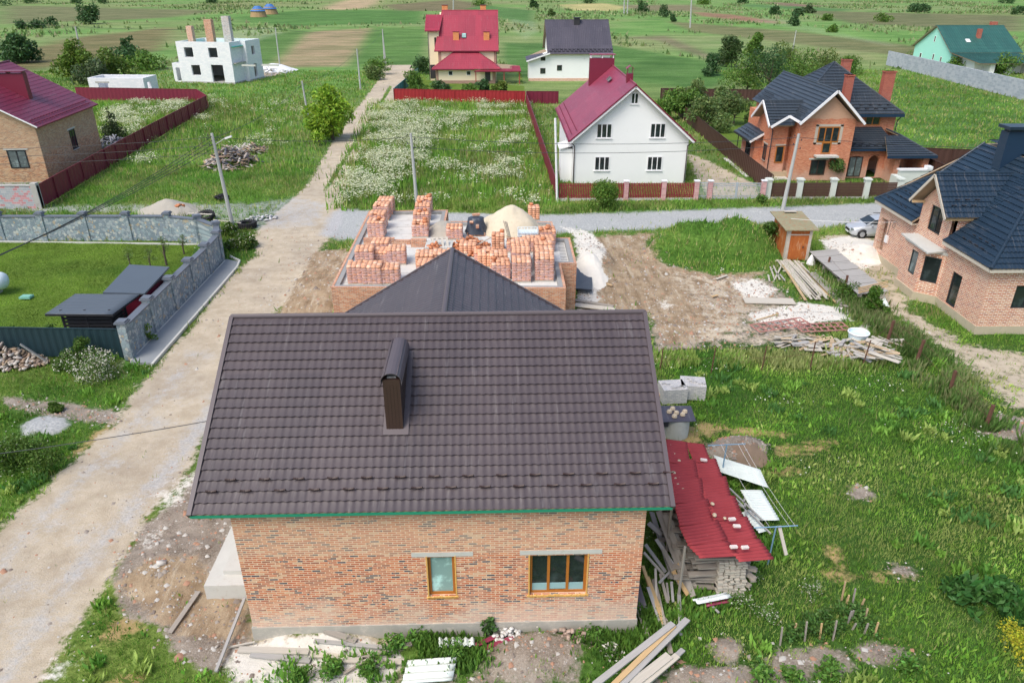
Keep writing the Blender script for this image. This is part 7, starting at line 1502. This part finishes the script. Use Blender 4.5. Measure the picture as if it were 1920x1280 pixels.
tree('bush at the foot of the driveway pillar', (1428,383), 1.0, .7, MG, 33, 700, .09, .02, name='bush', cat='bush', trunk=False); tree('small weed bush between fence pillars', (1562,370), 1.2, .7, MG, 34, 600, .09, .02, name='bush', cat='bush', trunk=False)
tree('tall weed bush beside the plank deck', (1632,590), 2.0, 1.0, (.07,.16,.02), 35, 3000, .07, .02, name='bush', cat='bush', trunk=False); tree('weed bush behind the near end of the deck', (1590,560), 1.3, 1.3, (.06,.13,.02), 36, 2000, .07, .02, name='bush', cat='bush', trunk=False); tree('weed bush beside the rusty cabin', (1437,470), .9, 1.2, (.06,.13,.02), 37, 1500, .08, .02, name='bush', cat='bush', trunk=False)
for px, py, h_, r_, wh, lb in ((195,700,1.5,1.7,.35,'bush full of white flowers below the slate wall corner'),(140,690,1.6,1.0,.12,'tall green weed left of the white flowering bush'),(165,685,1.8,.8,.0,'feathery green weed at the dark fence'),(60,880,1.5,1.6,.0,'big leafy weed clump at the left edge'),(25,870,1.3,1.5,.04,'second leafy weed clump at the left edge'),(105,770,.5,.5,0,'small bright plant on the bare path'),(455,465,1.1,1.2,.08,'weed bush at the slate wall end by the road'),(430,440,1.0,.9,.05,'weed bush beside the junction pole foot')):
    tree(lb, (px,py), h_, r_, (.075,.15,.025), px+9, 3600, .055 if py > 600 else .09, .02, name='bush', cat='bush', trunk=False, white=wh)
for px, py, lb in ((1868,1130,'broad leaved squash clump'),(1800,1120,'second squash clump to its left'),(1905,1155,'squash clump at the right edge')): tree(lb, (px,py), .8, 1.0, (.045,.135,.03), px, 650, .17, .0, name='squash_plant', cat='plant', trunk=False)
tree('yellow flowering dill clump at the lower right', (1895,1225), 1.0, .95, (.40,.42,.035), 41, 1300, .04, .35, name='dill_plant', cat='plant', trunk=False); tree('green weed stalk growing at the foundation', (917,1190), .9, .35, (.05,.12,.03), 42, 300, .08, .02, name='weed', cat='plant', trunk=False)
tree('daisy clump with white heads in the weeds', (1145,1222), .5, .6, (.06,.14,.02), 43, 900, .06, .02, name='daisy_clump', cat='plant', trunk=False, white=.2)
for px, py, lb in ((230,665,'leafy sapling inside the dark fence, third'),(17,640,'leafy sapling inside the dark fence at the left'),(75,640,'leafy sapling inside the dark fence, second')): tree(lb, Vector((gp(px,py,.6)[0], max(38.2,gp(px,py,.6)[1]),0)), 1.3, .6, MG, px, 500, .07, .1, name='sapling', cat='sapling', trunk=False)
for px, py, h_, lb in ((312,495,2.6,'thin bare sapling on the lawn, tall one'),(283,502,1.8,'thin sapling on the lawn behind the maroon shed'),(345,475,1.9,'thin sapling near the lawn corner'),(245,500,1.6,'thin sapling at the left of the maroon shed')): tree(lb, (px,py), h_, .6, OL, px, 160, .06, .25, name='sapling', cat='sapling', lobes=6)
for k, (px, py, h_) in enumerate([(1478,1195,.5),(1500,1186,.55),(1528,1190,.6),(1552,1188,.6),(1578,1182,.5),(1600,1150,.6),(1612,1170,.55),(1575,1150,.5),(1545,1160,.5),(1515,1165,.45),(1632,1180,.5)]):
    tree(f'leafy vegetable plant tied near a stake, {("first","second","third","fourth","fifth","sixth","seventh","eighth","ninth","tenth","eleventh")[k]} of the stake bed', (px,py), h_, .42, (.07,.16,.035), 300+k, 260, .06, .03, name='vegetable_plant', cat='plant', trunk=False, group='plants in the stake bed')
for px, py, lb in ((1405,1085,'white daisy patch below the red sheets, upper one'),(1385,1130,'white daisy patch beside the small metal sheets'),(1435,1160,'white daisy patch left of the stake bed'),(1520,1110,'small white daisy patch above the stakes')):
    tree(lb, (px,py), .4, .65, (.09,.2,.035), px, 900, .035, .02, name='daisy_clump', cat='plant', trunk=False, white=.18)
for px, py, lb in ((1430,1268,'low leafy plant in the soil at the bottom, left'),(1560,1262,'low leafy plant in the soil at the bottom, middle'),(1700,1250,'low leafy plant at the bottom right'),(1490,1275,'low leafy plant between the two soil patches'),(620,1262,'leafy weed clump below the plank heap'),(690,1258,'second leafy weed clump below the plank heap'),(560,1272,'leafy weed clump at the bottom edge by the white lime'),(745,1215,'weed clump at the plank ends'),(790,1195,'weed clump against the foundation'),(850,1225,'weed clump beside the corrugated sheets'),(1105,1195,'weed clump at the right end of the foundation')):
    tree(lb, (px,py), .45, .6, (.10,.23,.04), px+py, 480, .07, .0, name='leafy_weed', cat='plant', trunk=False)
# hay stacks far away
for px, lb in ((485,'left hay stack under a blue cover'),(507,'right hay stack under a blue cover')):
    c = g3(px, 32 if px < 500 else 27); t = thing('hay_stack', lb, 'hay stack', (c.x,c.y,0)); MB().tube((0,0,0),(0,0,3.5),4,3,16).build('hay', paint('hay', (.35,.24,.12), .95, .2), t); MB().tube((0,0,2.6),(0,0,4.8),3.7,1.2,16).build('cover', paint('blue_cover', (.05,.16,.42), .5), t)

# ---------------------------------------------------------------- ground cover
def tint(n, cs, x, y, jit=.3):
    k = np.clip(((fbm(x, y, .28, 4, 93)-.5)*1.9+.5)*len(cs) + rs.normal(0, .9, n), 0, len(cs)-1).astype(int); c = np.array(cs)[k]; f = (1-jit/2 + jit*rs.uniform(0,1,n))*(.5+1.0*fbm(x, y, .5, 4, 91))*(.75+.5*fbm(x, y, .13, 2, 92)); return c*f[:,None]
G1 = [(.11,.26,.04),(.14,.32,.045),(.20,.38,.05),(.28,.44,.08),(.38,.44,.14)]; G2 = [(.15,.30,.045),(.20,.33,.06),(.26,.35,.08),(.38,.36,.16),(.22,.36,.06)]
x, y = scatter(560000, -26, 40, 12.5, 41, lambda x, y: np.clip(1.3-(y-12)/50, .2, 1))
ok = inpoly(x, y, [(-20.5,36.5),(-45,37.5),(-45,60),(-20.5,52)], .1) < .5; x, y = x[ok], y[ok]
lt = x < -8; col = np.where(lt[:,None], tint(len(x), G2, x, y), tint(len(x), G1, x, y))
blades('grass', x, y, rs.uniform(.05,.19,len(x))*(.7+.8*fbm(x,y,.6,3,66)), rs.uniform(.015,.038,len(x)), col, .5, label='green grass blades covering the near lots')
x, y = scatter(110000, -26, 40, 12.5, 41, lambda x, y: np.clip(fbm(x, y, .45, 3, 55)*3-1.15, 0, 1)); ok = inpoly(x, y, [(-20.5,36.5),(-45,37.5),(-45,60),(-20.5,52)], .1) < .5; x, y = x[ok], y[ok]
blades('weeds', x, y, rs.uniform(.06,.26,len(x)), rs.uniform(.03,.08,len(x)), tint(len(x), G1, x, y), .8, label='broad leaved weeds mixed into the grass', quad=True)
x, y = scatter(260000, -62, 52, 40, 82, lambda x, y: np.ones_like(x)*.8)
ok = (inpoly(x, y, [(-20.5,36.5),(-60,37.5),(-60,56),(-23,55),(-20.5,52)], .1) < .5) & (mask('lawn',x,y) < .5); x, y = x[ok], y[ok]
blades('grass', x, y, rs.uniform(.15,.45,len(x)), rs.uniform(.04,.1,len(x)), tint(len(x), G2+G1[:2], x, y), .6, label='tall rough grass on the middle plots')
x, y = scatter(150000, -110, 110, 80, 170, lambda x, y: np.ones_like(x)*.8); ok = mask('lawn',x,y) < .5; ok &= ~((x > 4) & (x < 45) & (y > 128))
for poly, _ in FIELDS[:4]: ok &= inpoly(x, y, poly, 1.) < .5
x, y = x[ok], y[ok]
blades('grass', x, y, rs.uniform(.15,.5,len(x)), rs.uniform(.12,.28,len(x)), tint(len(x), G2+[(.14,.28,.05)]*3, x, y), .6, label='rough grass on the farther plots')
# leafy clumps standing out of the grass
nc = 900; cx_ = rs.uniform(-24, 24, nc); cy_ = rs.uniform(14, 40, nc); ok = (fbm(cx_, cy_, .4, 3, 101) > .47) & ~hard(cx_, cy_, .4) & (np.clip(sum(mask(k, cx_, cy_) for k in ('road','gravel','soil','white','bare')),0,1) < .3) & (inpoly(cx_, cy_, [(-20.5,36.5),(-45,37.5),(-45,60),(-20.5,52)], .1) < .5); cx_, cy_ = cx_[ok], cy_[ok]
rr_ = rs.uniform(.08,.38,len(cx_)); i_ = np.repeat(np.arange(len(cx_)), 46); x = cx_[i_]+rs.normal(0,1,len(i_))*rr_[i_]*.6; y = cy_[i_]+rs.normal(0,1,len(i_))*rr_[i_]*.6
pc_ = np.array([(.13,.30,.05),(.22,.42,.07),(.10,.24,.06),(.34,.46,.12)])[rs.integers(0,4,len(cx_))][i_]*rs.uniform(.7,1.2,(len(i_),1))
blades('weeds', x, y, rs.uniform(.5,1.2,len(i_))*rr_[i_]+.06, rs.uniform(.04,.10,len(i_)), pc_, .9, label='leafy weed clumps standing out of the grass', quad=True)
x, y = scatter(26000, -24, 26, 13, 44, lambda x, y: np.clip((fbm(x, y, .5, 4, 111)-.5)*6, 0, 1)); blades('weeds', x, y, rs.uniform(.15,.5,len(x)), rs.uniform(.01,.025,len(x)), np.array([(.5,.42,.22)])*rs.uniform(.6,1.1,(len(x),1)), .5, label='dry straw stalks in the grass')
# taller weeds along the wire fence and the building plots
def band(pts, wd, n, h0, h1, cs, lab):
    P = [gp(*p) for p in pts]; xs_, ys_ = [], []
    for a, b in zip(P, P[1:]):
        t = rs.uniform(0, 1, n); xs_.append(a[0]+(b[0]-a[0])*t+rs.normal(0, wd, n)); ys_.append(a[1]+(b[1]-a[1])*t+rs.normal(0, wd, n))
    x, y = np.concatenate(xs_), np.concatenate(ys_); ok = (fbm(x, y, .9, 4, 83) > .42) & ~hard(x, y); x, y = x[ok], y[ok]
    blades('weeds', x, y, rs.uniform(h0, h1, len(x)), rs.uniform(.03,.08,len(x)), tint(len(x), cs, x, y), .5, label=lab, quad=True)
band([(1238,672),(1333,678),(1427,676),(1518,680),(1615,680),(1665,645)], .45, 1500, .2, .55, [(.26,.36,.09),(.18,.32,.06),(.32,.36,.14)], 'yellowish tall weeds along the thin fence posts')
band([(1575,520),(1600,560),(1630,600),(1690,640),(1740,680),(1790,730),(1850,800),(1930,880)], .6, 2200, .25, .7, [(.11,.22,.05),(.16,.27,.07),(.24,.27,.12)], 'dense tall weeds along the thick fence posts')
band([(660,387),(760,390),(900,392),(1040,396),(1300,384),(1700,376)], .5, 1500, .15, .5, [(.15,.27,.05),(.24,.3,.09)], 'verge weeds along the gravel road')
band([(540,1262),(640,1268),(720,1250),(800,1200),(850,1215),(890,1250)], .35, 900, .12, .4, [(.11,.24,.045),(.15,.3,.05)], 'weeds among the planks below the oak windows')
band([(1120,1205),(1180,1190),(1230,1150),(1300,1110),(1400,1080)], .5, 1100, .12, .4, [(.11,.24,.045),(.15,.3,.05)], 'weeds round the tumbled boards')
# umbel flowers of the meadow
x = rs.uniform(-60, 30, 900000); y = rs.uniform(62, 130, 900000); v = mask('flower', x, y); nz = fbm(x, y, .33, 5, 71)*.65 + fbm(x, y, 1.7, 3, 72)*.35; ok = (rs.uniform(0,1,len(x)) < np.clip((v*.24+.36-nz)*6, 0, 1)*np.where(v > .05, 1, 0)*.9) & ~hard(x, y); x, y = x[ok][:150000], y[ok][:150000]
def florets(name, x, y, z, s_, label, col=(.72,.72,.60)):
    n = len(x); a = rs.uniform(0,6.283,n); ca, sa = np.cos(a)*s_, np.sin(a)*s_; t1, t2 = rs.uniform(-.5,.5,n)*s_, rs.uniform(-.5,.5,n)*s_
    V = np.stack([np.stack([x+ca,y+sa,z+t1],-1), np.stack([x-sa,y+ca,z+t2],-1), np.stack([x-ca,y-sa,z-t1],-1), np.stack([x+sa,y-ca,z-t2],-1)],1).reshape(-1,3)
    c = np.repeat(np.array(col)*rs.uniform(.7,1.15,(n,1)),4,0); return tag(npmesh(name, V, np.arange(n*4).reshape(n,4), GRASS_M, None, c), label, kind='stuff')
florets('wildflowers', x, y, hgt(x,y)+rs.uniform(.35,.95,len(x)), rs.uniform(.035,.095,len(x)), 'white umbel flowers of the overgrown meadow', (.66,.69,.50))
x = rs.uniform(-70, 30, 200000); y = rs.uniform(62, 130, 200000); v = mask('flower', x, y); ok = (rs.uniform(0,1,len(x)) < v*.9) & ~hard(x, y); x, y = x[ok][:70000], y[ok][:70000]
blades('weeds', x, y, rs.uniform(.5,1.0,len(x)), rs.uniform(.08,.2,len(x)), tint(len(x), G2+G1, x, y)*.95, .4, label='tall green stalks between the meadow flowers')
x, y = scatter(60000, -40, 26, 13, 62, lambda x, y: np.clip((fbm(x, y, .35, 3, 99)-.58)*7, 0, 1)*.35); ok = (mask('lawn',x,y) < .5); x, y = x[ok], y[ok]
florets('wildflowers', x, y, hgt(x,y)+rs.uniform(.12,.4,len(x)), rs.uniform(.012,.03,len(x))*(1+y/60), 'small white daisies dotted in the near grass')
# pebbles and crumbs on bare ground
x = rs.uniform(-24, 26, 90000); y = rs.uniform(13, 60, 90000); v = np.clip(mask('bare',x,y)*1.2+mask('soil',x,y)*.5+mask('white',x,y)*.35+mask('road',x,y)*.07, 0, 1); ok = (rs.uniform(0,1,len(x)) < v) & ~hard(x, y); x, y = x[ok][:26000], y[ok][:26000]; n = len(x)
s_ = rs.gamma(2, .018, n)+.012; z = hgt(x, y); a = rs.uniform(0,6.28,n); base = np.stack([x,y,z],-1)
rv = [np.stack([np.cos(a+k*1.57)*s_*rs.uniform(.6,1.2,n), np.sin(a+k*1.57)*s_*rs.uniform(.6,1.2,n), -.01*np.ones(n)],-1)+base for k in range(4)] + [base+np.stack([rs.uniform(-.3,.3,n)*s_, rs.uniform(-.3,.3,n)*s_, s_*rs.uniform(.4,1,n)],-1)]
V = np.stack(rv,1).reshape(-1,3); i = np.arange(n)[:,None]*5; Fp = np.concatenate([i+np.array([[k,(k+1)%4,4]]) for k in range(4)]); pc = np.repeat(np.array([(.34,.30,.26),(.5,.48,.44),(.24,.20,.17),(.42,.24,.16)])[rs.integers(0,4,n)],5,0)
tag(npmesh('pebbles', V, Fp, BLK, None, pc), 'loose pebbles and rubble crumbs on the bare ground', kind='stuff')
x = rs.uniform(-46, -20, 170000); y = rs.uniform(37, 56.5, 170000); ok = (mask('lawn', x, y) > .6) & ~hard(x, y) & (x < -20.8); x, y = x[ok], y[ok]
pt = np.clip((fbm(x, y, .55, 4, 61)-.5)*5, 0, 1)[:,None]; col = tint(len(x), [(.20,.33,.045),(.24,.36,.06),(.16,.28,.04)], x, y, .4)*(1-.35*pt)
blades('grass', x, y, rs.uniform(.03,.08,len(x)), rs.uniform(.03,.06,len(x)), col, .8, label='mown lawn inside the slate stone wall')
x, y = scatter(130000, -420, 420, 170, 620, lambda x, y: np.clip((fbm(x, y, .03, 5, 15)-.46)*5, 0, 1)*.6)
inf = np.zeros(len(x), bool)
for poly, _ in FIELDS: inf |= inpoly(x, y, poly, 2.) > .4
x, y = x[~inf], y[~inf]
blades('grass', x, y, rs.uniform(.4,1.6,len(x)), rs.uniform(.5,1.4,len(x)), tint(len(x), [(.13,.22,.07),(.2,.27,.1),(.3,.3,.17),(.1,.17,.06),(.24,.3,.14)], x, y), .6, label='rough herbs of the far meadows')

if HAZE:
    k = NT('haze_air'); k.t.nodes.remove(k.b); pv = k.n('VolumePrincipled'); pv.inputs['Color'].default_value = (.80,.88,.97,1); pv.inputs['Density'].default_value = HAZE; pv.inputs['Anisotropy'].default_value = .2
    k.t.links.new(pv.outputs[0], k.out.inputs['Volume'])
    tag(MB().box(-5000,-300,-3,5000,5600,24).build('haze', k.m), 'thin summer haze', None, None, 'stuff')
    S.cycles.volume_bounces = 0; S.cycles.volume_step_rate = 5
